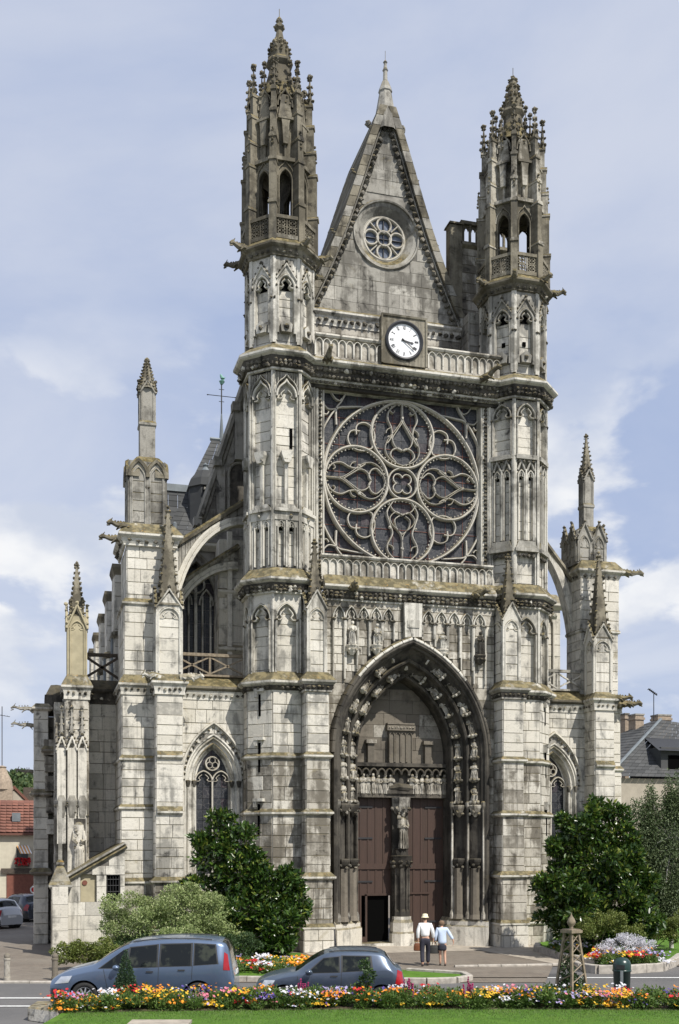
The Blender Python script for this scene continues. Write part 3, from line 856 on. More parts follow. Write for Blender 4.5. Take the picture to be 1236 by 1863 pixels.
# ------------------------------------------------------------------ piers flanking the portal
def mason_box(core, x0, x1, yf, yb, z0, z1, mat='stone', faces='LFR', cm=None, **k):
    core.box(x0, x1, yf, yb, z0, z1)
    if 'F' in faces: courses(plane(yf), x0, x1, z0, z1, mat, **k)
    if 'L' in faces: courses(Fr(x0, 0, 180), -yb, -yf, z0, z1, mat, **k)
    if 'R' in faces: courses(Fr(x1, 0, 0), yf, yb, z0, z1, mat, **k)
def u_path(x0, x1, yf, yb): return [(x0, yb), (x0, yf), (x1, yf), (x1, yb)]

def niche_pier(tr, fz, core, x0, x1, yf, yb, z0, z1, ztop, arch=True, cr=9):
    """pier stage with a gabled blind niche on front and sides, crowned by a crocketed spire"""
    mason_box(core, x0 + .06, x1 - .06, yf + .06, yb, z0, z1, 'stone')
    w = (x1 - x0) / 2; cx = (x0 + x1) / 2
    fr = plane(yf + .06)
    for f, c, hw in ((fr, cx, w), (Fr(x0 + .06, 0, 180), -(yf + yb) / 2, (yb - yf) / 2), (Fr(x1 - .06, 0, 0), (yf + yb) / 2, (yb - yf) / 2)):
        blind_arch(tr, f, c, hw - 0.1, z0 + 0.15, z1 - 0.45, 0.42, 0.0, 0.09, 0.04)
        tr.plate(f, parch(c, hw - 0.12, z1 - 0.45, 0.42, 6) + [(c + hw, z1 - .45), (c + hw, z1 + .05), (c, z1 + 0.55), (c - hw, z1 + .05), (c - hw, z1 - .45)], [], 0, 0.05)
        gablet(tr, f, c, hw + 0.02, z1 - 0.05, 0.75, 0.0, 0.12, True, fz)
        for s in (-1, 1): tr.fbox(f, c + s * hw - (0.07 if s > 0 else 0), c + s * hw + (0.07 if s < 0 else 0), z0, z1 - .4, 0, 0.07)
    tr.mat('stone_high')
    crocket_spire(tr, cx, (yf + yb) / 2 if yb - yf < 2 * w + .3 else yf + w, z1 + 0.1, ztop, w * 0.98, 4, cr, None, PI / 4, 1.2)
    tr.mat('trim')

def portal_pier(x0, x1, mirror):
    B = part('buttress', church); OWNER[0] = B
    core = MB().mat('mortar'); tr = MB().mat('trim'); fz = MB().mat('frieze')
    yb = 42.9
    for (a, b, e, m) in ((0, 0.95, .12, 'stone'), (0.95, 2.9, .07, 'stone_low'), (2.9, 5.4, 0.0, 'stone_low'), (5.4, 7.6, -.02, 'stone_low'), (7.6, 10.1, -.04, 'stone')):
        mason_box(core, x0 - e, x1 + e, 41.15 - e, yb, a, b, m)
        if b < 9: tr.sweep(u_path(x0 - e, x1 + e, 41.15 - e, yb), ledge(b, 0.14 if b > 1 else 0.06))
    P = u_path(x0, x1, 41.15, yb)
    tr.sweep(P, corn(10.85, 10.52, 10.08, 0.22)); cave(fz, P, 10.52, 10.08, .22); leaf_path(fz, P, 0.12, 10.26, 0.17, 0.07)
    cx = (x0 + x1) / 2
    niche_pier(tr, fz, core, cx - 0.4, cx + 0.4, 41.3, 42.6, 10.7, 13.35, 16.1)
    core.build('core', B); tr.build('moulding', B); fz.build('carved_frieze', B)
    return B
PL = portal_pier(10.08, 11.02, False)
PR = portal_pier(18.28, 19.22, True)

# ------------------------------------------------------------------ portal
YF, YD = 41.75, 43.62
portal = part('portal', church); OWNER[0] = portal
HW, SPR, RISE = 3.28, 7.8, 4.6
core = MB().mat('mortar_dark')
outer_in = parch(XC, HW - 0.02, SPR, RISE, 16, base=0.0)
fr = plane(YF + 0.35)
# wall round the arch, up to the gallery
wall_out = [(11.0, 0), (11.0, 14.0), (18.3, 14.0), (18.3, 0)]
core.plate(fr, wall_out[0:0] or [(11.0, 0), (XC - HW - .02, 0)] + outer_in[1:-1] + [(XC + HW + .02, 0), (18.3, 0), (18.3, 14.0), (11.0, 14.0)], [], -0.5, 0)
OWNER[0] = portal
courses(fr, 11.0, 18.3, 10.6, 13.95, 'stone_low', holes=[(XC, arch_hw(HW + .05, 0, SPR, RISE + .05))], h=0.36, w=0.6)
courses(fr, 11.0, 18.3, 0.0, 10.6, 'stone_low', holes=[(XC, arch_hw(HW + .05, 0, SPR, RISE + .05))], h=0.40, w=0.6)
core.build('wall', portal)
# the splayed jambs and archivolts : one stepped profile swept along the opening
def W(k): return -k
dpt = YD - YF
sp = MB().mat('stone_soot_shade')
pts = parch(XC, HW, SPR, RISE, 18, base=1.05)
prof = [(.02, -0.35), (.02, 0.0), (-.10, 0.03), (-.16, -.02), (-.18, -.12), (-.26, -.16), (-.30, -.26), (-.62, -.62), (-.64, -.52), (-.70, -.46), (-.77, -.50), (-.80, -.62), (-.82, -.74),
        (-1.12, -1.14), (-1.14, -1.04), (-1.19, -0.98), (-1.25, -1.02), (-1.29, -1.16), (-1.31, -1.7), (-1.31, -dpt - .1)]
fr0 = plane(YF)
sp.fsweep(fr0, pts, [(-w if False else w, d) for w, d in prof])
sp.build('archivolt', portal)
# voussoirs of the hood, each its own stone
vp = parch(XC, HW + 0.14, SPR - 0.6, RISE + .62, 22)
vp = parch(XC, HW, SPR, RISE, 13)
for i in range(len(vp) - 1):
    (x0, z0), (x1, z1) = vp[i], vp[i + 1]
    b = MB().mat('trim' if 6 < i < len(vp) - 8 else 'stone_soot_shade'); b.rand()  # pale upper stones, dark lower ones: the lit half is put into the colour
    b.fsweep(fr0, [(x0 + (x1 - x0) * .02, z0 + (z1 - z0) * .02), (x1 - (x1 - x0) * .02, z1 - (z1 - z0) * .02)], [(-.01, -.33), (-.01, .03), (.02, .05), (.10, .03), (.14, -.04), (.17, -.14), (.17, -.33)])
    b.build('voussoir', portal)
# plinth of the jambs
pl = MB().mat('stone')
for s in (-1, 1):
    x = lambda w: XC + s * (HW - w)
    q = [(x(-.02), YF), (x(.3), YF + .25), (x(.75), YF + .55), (x(1.3), YF + 1.15), (x(1.34), YD + .1)]
    if s > 0: q = q[::-1]
    pl.sweep(q, [(0, 1.15), (.1, 1.0), (.1, .85), (.16, .78), (.16, 0)])
    # capitals & niche canopies at three heights on each jamb, colonnettes between
    for (w, d) in ((.46, .36), (.98, .86)):
        cxn, cyn = x(w), YF + d
        for zz, hh in ((3.55, .38), (5.75, .45)):
            pl.mat('stone_soot_shade' if s < 0 or zz < 5 else 'stone_low'); pl.lathe(cxn, cyn - .04, [(0.05, zz - hh), (0.2, zz - hh * .55), (0.27, zz - .08), (0.29, zz), (0.27, zz + .05), (0, zz + .06)], 6)
            for q_ in range(7): pl.lump(cxn + .24 * math.cos(q_), cyn - .06 + .2 * math.sin(q_), zz - .22 - .1 * (q_ % 2), .07)
        # trefoil-headed niche below each canopy
        pl.mat('stone_brown')
        pl.lathe(cxn, cyn, [(0.26, 1.1), (0.2, 1.3), (0.19, 3.2)], 8)
    for (w, d) in ((.2, .1), (.72, .5), (1.22, 1.0)):
        pl.mat('stone_low' if s > 0 else 'stone_soot_shade')
        pl.tube([(x(w), YF + d, 1.1), (x(w), YF + d, 5.9)], 0.05, 7)
        pl.tube([(x(w - .07), YF + d - .02, 1.1), (x(w - .07), YF + d - .02, 3.3)], 0.03, 6)
        pl.lathe(x(w), YF + d, [(.05, 5.6), (.1, 5.75), (.1, 5.9), (.05, 5.95)], 6); pl.lathe(x(w), YF + d, [(.1, 1.1), (.1, 1.3), (.05, 1.45)], 6)
    pl.mat('stone')
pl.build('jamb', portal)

# carved figures
def figure_mesh(seed, seated=False):
    rg = random.Random(seed); mb = MB().mat('stone_low'); n = 16
    H = 1.0
    if seated: rings = [(0, .17, .15), (.12, .18, .17), (.3, .17, .20), (.40, .16, .18), (.48, .12, .10), (.62, .125, .085), (.74, .145, .08), (.79, .08, .06), (.82, .04, .04)]
    else: rings = [(0, .13, .11), (.08, .14, .115), (.25, .12, .10), (.42, .115, .095), (.55, .10, .085), (.68, .12, .085), (.78, .135, .075), (.82, .08, .06), (.845, .04, .04)]
    vs = []; ph = rg.random() * 6
    for (z, rx, ry) in rings:
        for k in range(n):
            a = 2 * PI * k / n
            f = 1 + (0.13 if z < .6 else .03) * math.sin(5 * a + ph + z * 3) + 0.05 * math.sin(9 * a + ph * 2 - z * 5)
            vs.append((rx * f * math.cos(a) + 0.02 * math.sin(z * 5 + ph), ry * f * math.sin(a), z * H))
    fs = [(i * n + k, i * n + (k + 1) % n, (i + 1) * n + (k + 1) % n, (i + 1) * n + k) for i in range(len(rings) - 1) for k in range(n)]
    mb.add(vs, fs)
    hx = rg.uniform(-.015, .015)
    mb.lathe(hx, -.01, [(0, .83), (.035, .84), (.058, .88), (.062, .92), (.05, .965), (.02, .99), (0, .995)], 10)
    mb.lathe(hx, .012, [(.06, .86), (.072, .92), (.06, .975), (.0, 1.005)], 10)
    mb.tube([(hx, -.06, .925), (hx, -.082, .905)], .012, 5)
    z0 = .76; zb = .55 if not seated else .5
    for s in (-1, 1):
        e = rg.uniform(-.03, .05)
        mb.tube([(s * .125, 0, z0), (s * .165, -.02, z0 - .14), (s * .12, -.09, zb + e + .02), (s * .03, -.14, zb + e + .06)], .042, 7, taper=[1.1, 1, .85, .6])
        mb.tube([(s * .03, -.14, zb + e + .06), (s * .0, -.16, zb + e + .08)], .028, 6, taper=[1, .6])
    for k in range(4): # hanging drapery folds
        u = -.09 + k * .06
        mb.tube([(u, -.1, .5), (u * 1.25, -.125, .28), (u * 1.3, -.135, .02)], .018, 5, taper=[.6, 1, 1.2])
    if seated: 
        for s in (-1, 1): mb.tube([(s * .08, -.05, .38), (s * .09, -.19, .36), (s * .085, -.2, .05)], .06, 7, taper=[1, 1, .8])
    me_o = mb.build('carved_figure')
    return me_o
def place_local(o, parent, loc, rot=(0, 0, 0), sc=(1, 1, 1)):
    o.parent = parent; o.location = Vector(loc) - (parent.matrix_world_t if False else wmat(parent).translation) if parent else Vector(loc)
    o.rotation_euler = rot; o.scale = sc
figs = [figure_mesh(s, s % 2 == 0) for s in range(8)]
first = [True] * 8
def carved(parent, i, loc, rot, sc):
    o = figs[i]
    if not first[i]: o = o.copy(); coll.objects.link(o)
    first[i] = False
    place_local(o, parent, loc, rot, sc)
    return o
cn = MB().mat('stone_low')
pnts = []
for row, (w, d, off) in enumerate(((.46, .42, .0), (.98, .92, .35))):
    hw = HW - w; r = (RISE * RISE + HW * HW) / (2 * HW) - w; cxo = r - hw
    zs = []
    for s in (-1, 1):
        z = 5.95
        # straight part
        j = 0
        while z < SPR - .5:
            pnts.append((XC + s * hw, YF + d, z + (.0), 0, s, row, j)); z += 0.92; j += 1
        am = math.acos(cxo / r); th = (z - SPR) / r; 
        while th < am - 0.2:
            x = XC + s * (r * math.cos(th) - cxo); zz = SPR + r * math.sin(th)
            pnts.append((x, YF + d, zz, th, s, row, j)); th += 0.92 / r; j += 1
for (x, y, z, th, s, row, j) in pnts:
    tilt = -s * max(0, th) * 1.0
    sc = 0.74
    ax = Vector((math.sin(tilt), 0, math.cos(tilt)))
    face = -s * 0.35
    o = carved(portal, (j * 3 + row * 5 + (2 if s > 0 else 0)) % 8, (x, y + .0, z), (0, tilt, -s * 0.35), (sc * random.uniform(1.05, 1.4), sc, sc * random.uniform(.88, 1.03)))
    b = Vector((x, y, z))
    # corbel / canopy under each figure
    for q in range(6):
        a = q * PI / 3; off = Vector((math.cos(tilt) * .17 * math.cos(a), -.05 + .14 * math.sin(a), -math.sin(tilt) * .17 * math.cos(a)))
        p = b + off - ax * 0.04; cn.lump(p.x, p.y, p.z, .075)
    cn.tube([tuple(b - ax * .14), tuple(b - ax * .03), tuple(b + ax * .0)], .2, 6, taper=[.5, 1.0, 1.05])
    cn.tube([tuple(b + ax * .78 + Vector((0, -.02, 0))), tuple(b + ax * .84)], .17, 6, taper=[.8, .9])
cn.build('corbel', portal)

# tympanum, lintel, doors, trumeau
OWNER[0] = portal
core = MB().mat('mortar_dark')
yT = YD - 0.05
core.plate(plane(yT), [(XC - 2.1, 6.1), (XC + 2.1, 6.1)] + parch(XC, 2.1, 8.2, 3.0, 12)[::-1], [], -.1, 0)
core.build('tympanum_wall', portal)
courses(plane(yT), XC - 2.1, XC + 2.1, 7.55, 11.3, 'stone_brown', h=0.52, w=0.95, lim=lambda z: (XC - arch_hw(2.05, 0, 8.2, 3.0)(z), XC + arch_hw(2.05, 0, 8.2, 3.0)(z)))
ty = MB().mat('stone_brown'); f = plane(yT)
ty.fbox(f, XC - .5, XC + .52, 7.55, 8.95, 0, .22); ty.fbox(f, XC - .6, XC + .62, 8.9, 9.12, 0, .34); ty.fbox(f, XC - .58, XC + .6, 9.16, 9.22, 0, .3)
for i in range(4): blind_arch(ty, f, XC - .375 + i * .255, .105, 7.6, 8.68, .16, .22, .27, .022, False)
for q in range(9): ty.lump(*f.p(XC - .52 + q * .13, 9.02, .33), .06)
for c in (-1.28, 1.22):
    ty.fbox(f, XC + c - .14, XC + c + .14, 7.55, 8.35, 0, .25); ty.fbox(f, XC + c - .22, XC + c + .22, 8.35, 8.5, 0, .33)
ty.mat('stone_soot_shade')
# lintel with canopies and relief
ty.fbox(f, XC - 2.05, XC + 2.05, 6.1, 7.45, 0, .12); ty.fbox(f, XC - 2.02, XC + 2.02, 7.4, 7.55, .0, .36); ty.fbox(f, XC - 2.02, XC + 2.02, 6.12, 6.28, .0, .3)
for i in range(12):
    c = XC - 1.87 + i * .34; ty.fsweep(f, parch(c, .15, 7.1, .2, 5), roll(.035, .1, .36)); ty.lump(*f.p(c - .17, 7.08, .3), .07)
ty.build('lintel', portal)
for i in range(17):
    if 7 <= i <= 9: continue
    carved(portal, (i * 2 + 1) % 8, (XC - 1.88 + i * .235, yT - .24, 6.27), (0, random.uniform(-.08, .08), random.uniform(-.7, .7)), (.95, .7, .84 * random.uniform(.9, 1.02)))
rl = MB().mat('stone_soot_shade')
rl.tube([(XC - .5, yT - .24, 6.5), (XC - .1, yT - .3, 6.55), (XC + .3, yT - .3, 6.52), (XC + .55, yT - .24, 6.5)], .16, 8, taper=[.7, 1, 1, .6])
rl.box(XC - .6, XC + .6, yT - .38, yT, 6.28, 6.42)
rl.build('carved_bed', portal)
# door leaves made of boards
def leafdoor(x0, x1, wicket=None, n=5):
    D = part('door', portal)
    fd = plane(YD + 0.0)
    bw = (x1 - x0) / n
    for i in range(n):
        a, b_ = x0 + i * bw + .008, x0 + (i + 1) * bw - .008
        m = MB().mat('door'); 
        segs = [(0.12, 6.1)]
        if wicket and a < wicket[1] - .05 and b_ > wicket[0] + .05:
            segs = [(wicket[2], 6.1)]
        for z0, z1 in segs: m.block(fd, a, b_, z0, z1, -.08, .03, .015)
        m.build('board', D)
        s2 = MB().mat('door'); s2.fbox(fd, b_ - .03, b_ + .045, max(0.2, segs[0][0]), 6.1, 0.02, .055); s2.build('cover_strip', D)
    m = MB().mat('door'); m.fbox(fd, x0, x1, 3.15, 3.38, .03, .085); m.fbox(fd, x0, x1 if not wicket else wicket[0], .1, .35, .03, .08)
    m.build('rail', D)
    return D
xl, xr = XC - 2.0, XC + 2.0
D1 = leafdoor(xl, XC - .33, (XC - 1.42, XC - .42, 2.05))
D2 = leafdoor(XC + .33, xr)
w = MB().mat('void'); w.box(XC - 1.42, XC - .42, YD + .06, YD + 1.2, .15, 2.06); 
w2 = MB().mat('door'); w2.fbox(plane(YD), XC + .42, XC + 1.35, 2.1, 2.17, .02, .09); w2.build('wicket_head', portal)
w2 = MB().mat('door'); w2.fbox(plane(YD), XC - 1.46, XC - 1.38, .12, 2.1, 0, .07); w2.fbox(plane(YD), XC - 1.46, XC - .4, 2.05, 2.14, 0, .07)
for x_, s_ in ((XC - 1.9, 1), (XC + 1.9, -1)):
    for z_ in ((2.6, 4.4, 5.7) if s_ > 0 else (.9, 2.6, 4.4, 5.7)):
        h_ = MB().mat('iron'); h_.fbox(plane(YD), min(x_, x_ + s_ * .75), max(x_, x_ + s_ * .75), z_, z_ + .07, .05, .075); h_.build('strap_hinge', D1 if s_ > 0 else D2)
w.build('opening', portal); w2.build('wicket_frame', portal)
st = MB().mat('trim'); st.box(XC - 2.1, XC + 2.1, YF + 1.2, YD + .3, 0.0, .12); st.build('door_sill', portal)
tm = MB().mat('stone_low'); yq = YD - .42
tm.mat('stone'); tm.lathe(XC, yq, [(.52, 0), (.52, .5), (.47, .58), (.47, .95), (.40, 1.08), (.40, 1.2)], 8, PI / 8)
tm.mat('stone_soot_shade'); tm.lathe(XC, yq + .05, [(.36, 1.2), (.34, 1.4), (.30, 1.5), (.30, 3.2), (.40, 3.35), (.44, 3.62), (.46, 3.7), (.30, 3.72), (.28, 3.95), (.3, 4.0), (0, 4.01)], 8, PI / 8)
for k in range(8):
    a = PI / 8 + k * PI / 4; tm.tube([(XC + .32 * math.cos(a), yq + .05 + .32 * math.sin(a), 1.25), (XC + .32 * math.cos(a), yq + .05 + .32 * math.sin(a), 3.2)], .04, 6)
    tm.lump(XC + .4 * math.cos(a), yq + .05 + .4 * math.sin(a), 3.45, .1); tm.lump(XC + .38 * math.cos(a), yq + .05 + .38 * math.sin(a), 3.28, .08)
tm.box(XC - .34, XC + .34, YD - .25, YD + .1, 0, 6.12)
tm.lathe(XC, yq + .05, [(.12, 5.35), (.30, 5.5), (.38, 5.75), (.40, 6.05), (.40, 6.12)], 6)
for k in range(8): tm.lump(XC + .36 * math.cos(k * .785), yq + .05 + .36 * math.sin(k * .785), 5.65, .09)
tm.build('trumeau', portal)

# ------------------------------------------------------------------ gallery of blind arches above the portal
gal = part('blind_arcade', church); OWNER[0] = gal
g = MB().mat('trim'); fz = MB().mat('frieze'); f = plane(YF + 0.35 - .03)
bx = [11.35 + i * 0.505 for i in range(6)] + [15.02 + i * 0.505 for i in range(7)]
for i in range(5):
    for c in (11.62 + i * .515, 15.38 + i * .56):
        hw = .235 if c < 15 else .255
        topz = arch_hw(HW + .25, 0, SPR, RISE + .25)
        zb = 10.75
        d = abs(c - XC)
        while topz(zb) > d - hw and zb < 13: zb += 0.05
        g.fsweep(f, parch(c, hw, 13.15, .5, 7, base=zb), roll(.03, 0, .13)); cusps(g, f, c, hw - .03, 13.15, .45, 0, .10, .02)
        for s in (-1, 1):
            g.tube([f.p(c + s * hw, zb, .1), f.p(c + s * hw, 13.1, .1)], .04, 6); fz.lump(*f.p(c + s * hw, 13.12, .12), .07)
g.prism(f, [(14.35, 12.5), (15.05, 12.55), (15.08, 13.9), (14.32, 13.9)], -.02, .22)
g.prism(f, [(14.45, 12.9), (14.95, 12.9), (14.95, 13.2), (14.45, 13.2)], .0, .25)
P = [(11.0, YF + .33), (18.3, YF + .33)]
g.sweep(P, corn(14.9, 14.45, 13.85, 0.30)); cave(fz, P, 14.45, 13.85, .30); leaf_path(fz, P, .16, 14.15, .2, .085, rows=2)
g.build('moulding', gal); fz.build('carved_frieze', gal)
gargoyle(gal, 12.15, YF + .1, 14.35, -95, .75, droop=-.05); gargoyle(gal, 17.3, YF + .1, 14.35, -70, .9, droop=-.05)

def blind_balustrade(name, x0, x1, y, z0, z1, n, mat='stone'):
    b = MB().mat(mat); f = plane(y); w = (x1 - x0) / n
    b.fbox(f, x0, x1, z0, z1 - .05, -.12, -.06); b.sweep([(x0, y), (x1, y)], [(-.2, z1 + .04), (.06, z1 + .03), (.07, z1 - .03), (.02, z1 - .1), (-.06, z1 - .12)])
    b.fbox(f, x0, x1, z0 - .02, z0 + .1, -.1, .02)
    B = b.build(name, church)
    for i in range(n):
        m = MB().mat('trim'); m.rand(); c = x0 + w * (i + .5)
        m.fsweep(f, parch(c, w / 2 - .02, z1 - .32, w * .52, 5), roll(.02, -.06, .02))
        m.fbox(f, c - w / 2 - .028, c - w / 2 + .028, z0 + .1, z1 - .28, -.06, .03)
        m.build('baluster_arch', B)
    return B
blind_balustrade('gallery_balustrade', 11.0, 18.35, YF + .55, 14.75, 15.72, 23, 'stone_low')
terr = MB().mat('stone_high'); terr.box(10.9, 18.4, YF + .5, 43.1, 14.5, 14.72); terr.build('gallery_floor', church)

# ------------------------------------------------------------------ rose window
YR = 42.95
rw = part('rose_wall', church); OWNER[0] = rw
x0, x1, z0, z1 = 11.2, 18.1, 15.0, 22.65
core = MB().mat('mortar')
core.plate(plane(YR - .05), [(10.5, 14.7), (18.8, 14.7), (18.8, 23.3), (10.5, 23.3)], [[(x0, z0), (x1, z0), (x1, z1), (x0, z1)]], -.6, 0)
courses(plane(YR - .05), 10.5, x0 - .02, 14.7, 22.7, 'stone', w=.4); courses(plane(YR - .05), x1 + .02, 18.8, 14.7, 22.7, 'stone', w=.4)
core.build('wall', rw)
fm = MB().mat('trim'); lf = MB().mat('frieze')
f = plane(YR - .05)
sq = [(x0, 14.8), (x0, z1), (x1, z1), (x1, 14.8)]
fm.fsweep(f, sq, [(.30, -.02), (.30, .1), (.22, .12), (.2, .04), (.02, .0), (0, .06), (-.05, .04), (-.08, -.1), (-.12, -.3)])
fm.build('frame', rw)
for x in (x0 - .13, x1 + .13):
    z = 14.9
    while z < z1: lf.lump(x + random.uniform(-.02, .02), YR - .12, z, .075); z += .17
x = x0
while x < x1: lf.lump(x, YR - .14, z1 + .12 + random.uniform(-.02, .02), .08); x += .16
lf.build('carved_leaf_band', rw)
def crom(pts, n=7, closed=False):
    out = []; m = len(pts); rg = range(m) if closed else range(m - 1)
    g_ = lambda i: pts[i % m] if closed else pts[max(0, min(m - 1, i))]
    for i in rg:
        p0, p1, p2, p3 = g_(i - 1), g_(i), g_(i + 1), g_(i + 2)
        for k in range(n):
            t = k / n
            out.append(tuple(0.5 * (2 * p1[j] + (-p0[j] + p2[j]) * t + (2 * p0[j] - 5 * p1[j] + 4 * p2[j] - p3[j]) * t * t + (-p0[j] + 3 * p1[j] - 3 * p2[j] + p3[j]) * t ** 3) for j in (0, 1)))
    if not closed: out.append(pts[-1])
    return out
RC = (14.65, 19.1); RR = 3.38
T = MB().mat('tracery'); fr = plane(YR + .18)
big = lambda w, d: [(-w, -.2), (-w, d * .5), (-w * .55, d * .75), (-w * .35, d), (w * .35, d), (w * .55, d * .75), (w, d * .5), (w, -.2)]
T.fsweep(fr, circ(RC[0], RC[1], RR, 72), big(.064, .16), True)
bd = MB().mat('tracery')
def beads(cx, cz, r, n, d, q=.035):
    for i in range(n): bd.lump(*fr.p(cx + r * math.cos(2 * PI * i / n), cz + r * math.sin(2 * PI * i / n), d), q)
beads(RC[0], RC[1], RR - .12, 110, .06)
rp = 0.413 * RR; dp = RR - rp - .0
for q in range(4):
    a = PI / 2 + q * PI / 2
    cx, cz = RC[0] + dp * math.cos(a), RC[1] + dp * math.sin(a)
    T.fsweep(fr, circ(cx, cz, rp - .05, 48), big(.056, .12), True); beads(cx, cz, rp - .16, 48, .04)
    ca, sa = math.cos(a), math.sin(a); k = rp - .12
    def L2(pts, sx=1): return [(cx + k * (v * ca - u * sx * -1 * -sa * -1 if False else v * ca + u * sx * sa), cz + k * (v * sa - u * sx * ca)) for u, v in pts]
    ws = .020
    for sx in (-1, 1):
        crv = lambda pts, w=ws, d=.08: T.fsweep(fr, crom(L2(pts, sx)), [(-w, -.15), (-w, d * .5), (-w * .3, d), (w * .3, d), (w, d * .5), (w, -.15)])
        if q != 2:
            crv([(0, -.98), (.40, -.82), (.58, -.52), (.50, -.18), (.28, .1), (.06, .42), (0, .62)])
            crv([(0, -.50), (.14, -.42), (.34, -.50), (.40, -.68), (.22, -.88)], .03)      # heart
            crv([(0, -.50), (.24, -.38), (.34, -.14), (.20, .12), (.0, .42)], .026)
            crv([(.52, -.3), (.36, -.05), (.38, .22), (.5, .5), (.44, .78), (.25, .95)], .03)
            crv([(.44, .78), (.32, .70), (.26, .78)], .02); crv([(.38, .22), (.52, .14), (.56, .02)], .02)
        else:
            crv([(0, .98), (.0, .3), (.10, .02), (.34, -.2), (.42, -.42), (.22, -.62), (0, -.52)])
            crv([(.0, .1), (.2, -.1), (.26, -.36), (.1, -.5)], .024)
            crv([(.30, -.98), (.52, -.6), (.42, -.2), (.34, .1), (.5, .45), (.48, .7), (.2, .97)], .03)
            crv([(0, -.55), (.3, -.66), (.46, -.9)], .026); crv([(.5, .45), (.34, .5), (.3, .62)], .02)
    if q != 2: T.fsweep(fr, L2([(0, .4), (0, 1.03)]), [(-.03, -.15), (-.03, .05), (0, .08), (.03, .05), (.03, -.15)])
    for u, v in ((0, .56), (.45, -.1), (-.45, -.1)): T.lump(*fr.p(*L2([(u, v)])[0], .06), .07)
    # mouchettes on the diagonals and corner spandrels
    a2 = a + PI / 4; c2 = (RC[0] + 2.38 * math.cos(a2), RC[1] + 2.38 * math.sin(a2))
    for sx in (-1, 1):
        pts = [(-.55, .0), (-.3, .45 * sx), (.1, .66 * sx), (.46, .56 * sx), (.62, .25 * sx), (.5, .02 * sx), (.34, .12 * sx)]
        T.fsweep(fr, crom([(c2[0] + (u * math.cos(a2) - v * math.sin(a2)) * .92, c2[1] + (u * math.sin(a2) + v * math.cos(a2)) * .92) for u, v in pts]), roll(.026, -.15, .07))
    sx_ = 1 if math.cos(a2) > 0 else -1; sz_ = 1 if math.sin(a2) > 0 else -1
    ex, ez = (x1 if sx_ > 0 else x0), (RC[1] + sz_ * 3.55)
    for (pts, w) in (([(0, -1.9), (-.18, -1.4), (-.62, -.75), (-1.1, -.62), (-1.75, -.55)], .035), ([(-1.05, -.0), (-.85, -.4), (-.62, -.75), (-.62, -1.4)], .035), ([(0, -.5), (-.28, -.78), (-.62, -.75)], .03), ([(-.35, -.0), (-.55, -.3), (-.75, -.4), (-.85, -.3)], .025), ([(0, -.95), (-.2, -1.02), (-.3, -.9)], .022)):
        T.fsweep(fr, crom([(ex + sx_ * u, ez + sz_ * v) for u, v in pts]), roll(w, -.15, .06))
T.fsweep(fr, circ(RC[0], RC[1], dp - rp + .04, 32), big(.04, .1), True)
for q in range(4):
    a = q * PI / 2 + PI / 4; T.fsweep(fr, [(RC[0] + .27 * math.cos(a) + .2 * math.cos(b), RC[1] + .27 * math.sin(a) + .2 * math.sin(b)) for b in [a + R(x) for x in range(-125, 126, 25)]], roll(.022, -.15, .04))
T.build('tracery', rw); bd.build('bead_moulding', rw)
pane_mesh = None
def panes(parent, fr, u0, u1, za, zb, nu, nz, d=-.12, lead=.012):
    global pane_mesh
    if pane_mesh is None:
        m = MB().mat('glass'); m.fbox(Fr(0, 0), -.5, .5, -.5, .5, -.5, .5); o = m.build('pane'); pane_mesh = o.data; bpy.data.objects.remove(o)
    wu, wz = (u1 - u0) / nu, (zb - za) / nz; inv = wmat(parent).inverted()
    for i in range(nu):
        for j in range(nz):
            o = bpy.data.objects.new('pane', pane_mesh); coll.objects.link(o); o.parent = parent
            o.location = inv @ Vector(fr.p(u0 + wu * (i + .5), za + wz * (j + .5), d))
            o.rotation_euler = (random.uniform(-.025, .025), 0, random.uniform(-.025, .025) + math.atan2(fr.n[1], fr.n[0]) + PI / 2)
            o.scale = (wu - lead, .012, wz - lead)
panes(rw, fr, x0 - .05, x1 + .05, 14.9, z1 + .05, 12, 13)
bk = MB().mat('void'); bk.fbox(fr, x0 - .1, x1 + .1, 14.8, z1 + .1, -.5, -.3); bk.build('dark_interior', rw)
br = MB().mat('bar_rust')
for i in range(1, 7): br.fbox(fr, x0, x1, 15 + i * 1.1 - .008, 15 + i * 1.1 + .008, -.1, -.085)
for i in range(1, 9): br.fbox(fr, x0 + i * .77 - .006, x0 + i * .77 + .006, 15, z1, -.1, -.087)
br.build('saddle_bar', rw)

# ------------------------------------------------------------------ upper cornice, parapet, clock
up = part('cornice', church); c = MB().mat('trim'); fz = MB().mat('frieze')
P = [(10.2, 42.55), (18.95, 42.55)]
c.sweep(P, corn(23.75, 23.38, 22.72, 0.55)); c.sweep([(10.4, 42.85), (18.8, 42.85)], [(0, 22.8), (.2, 22.75), (.2, 22.66), (.05, 22.6), (0, 22.5)])
cave(fz, P, 23.38, 22.72, .55); fz.mat('stone_soot_shade'); fz.sweep([(10.4, 42.84), (18.8, 42.84)], [(.16, 22.74), (.16, 22.52), (0, 22.5)])
for rr in range(2): leaf_path(fz, P, .30 - rr * .12, 23.1 - rr * .24, .17, .10)
leaf_path(fz, P, .02, 22.66, .15, .07)
c.build('moulding', up); fz.build('carved_frieze', up)
gargoyle(up, 11.15, 42.1, 23.35, -92, .8, droop=.12); gargoyle(up, 17.75, 42.1, 23.35, -60, 1.0, droop=.14)
blind_balustrade('parapet', 10.75, 18.7, 42.35, 23.55, 24.5, 25, 'stone_low')
clk = thing('clock', 'round white clock with black rim and hands on a square stone panel between the towers', 'clock', (14.42, 42.2, 24.6))
CY = 42.2; f = plane(CY); cc = (14.42, 24.58)
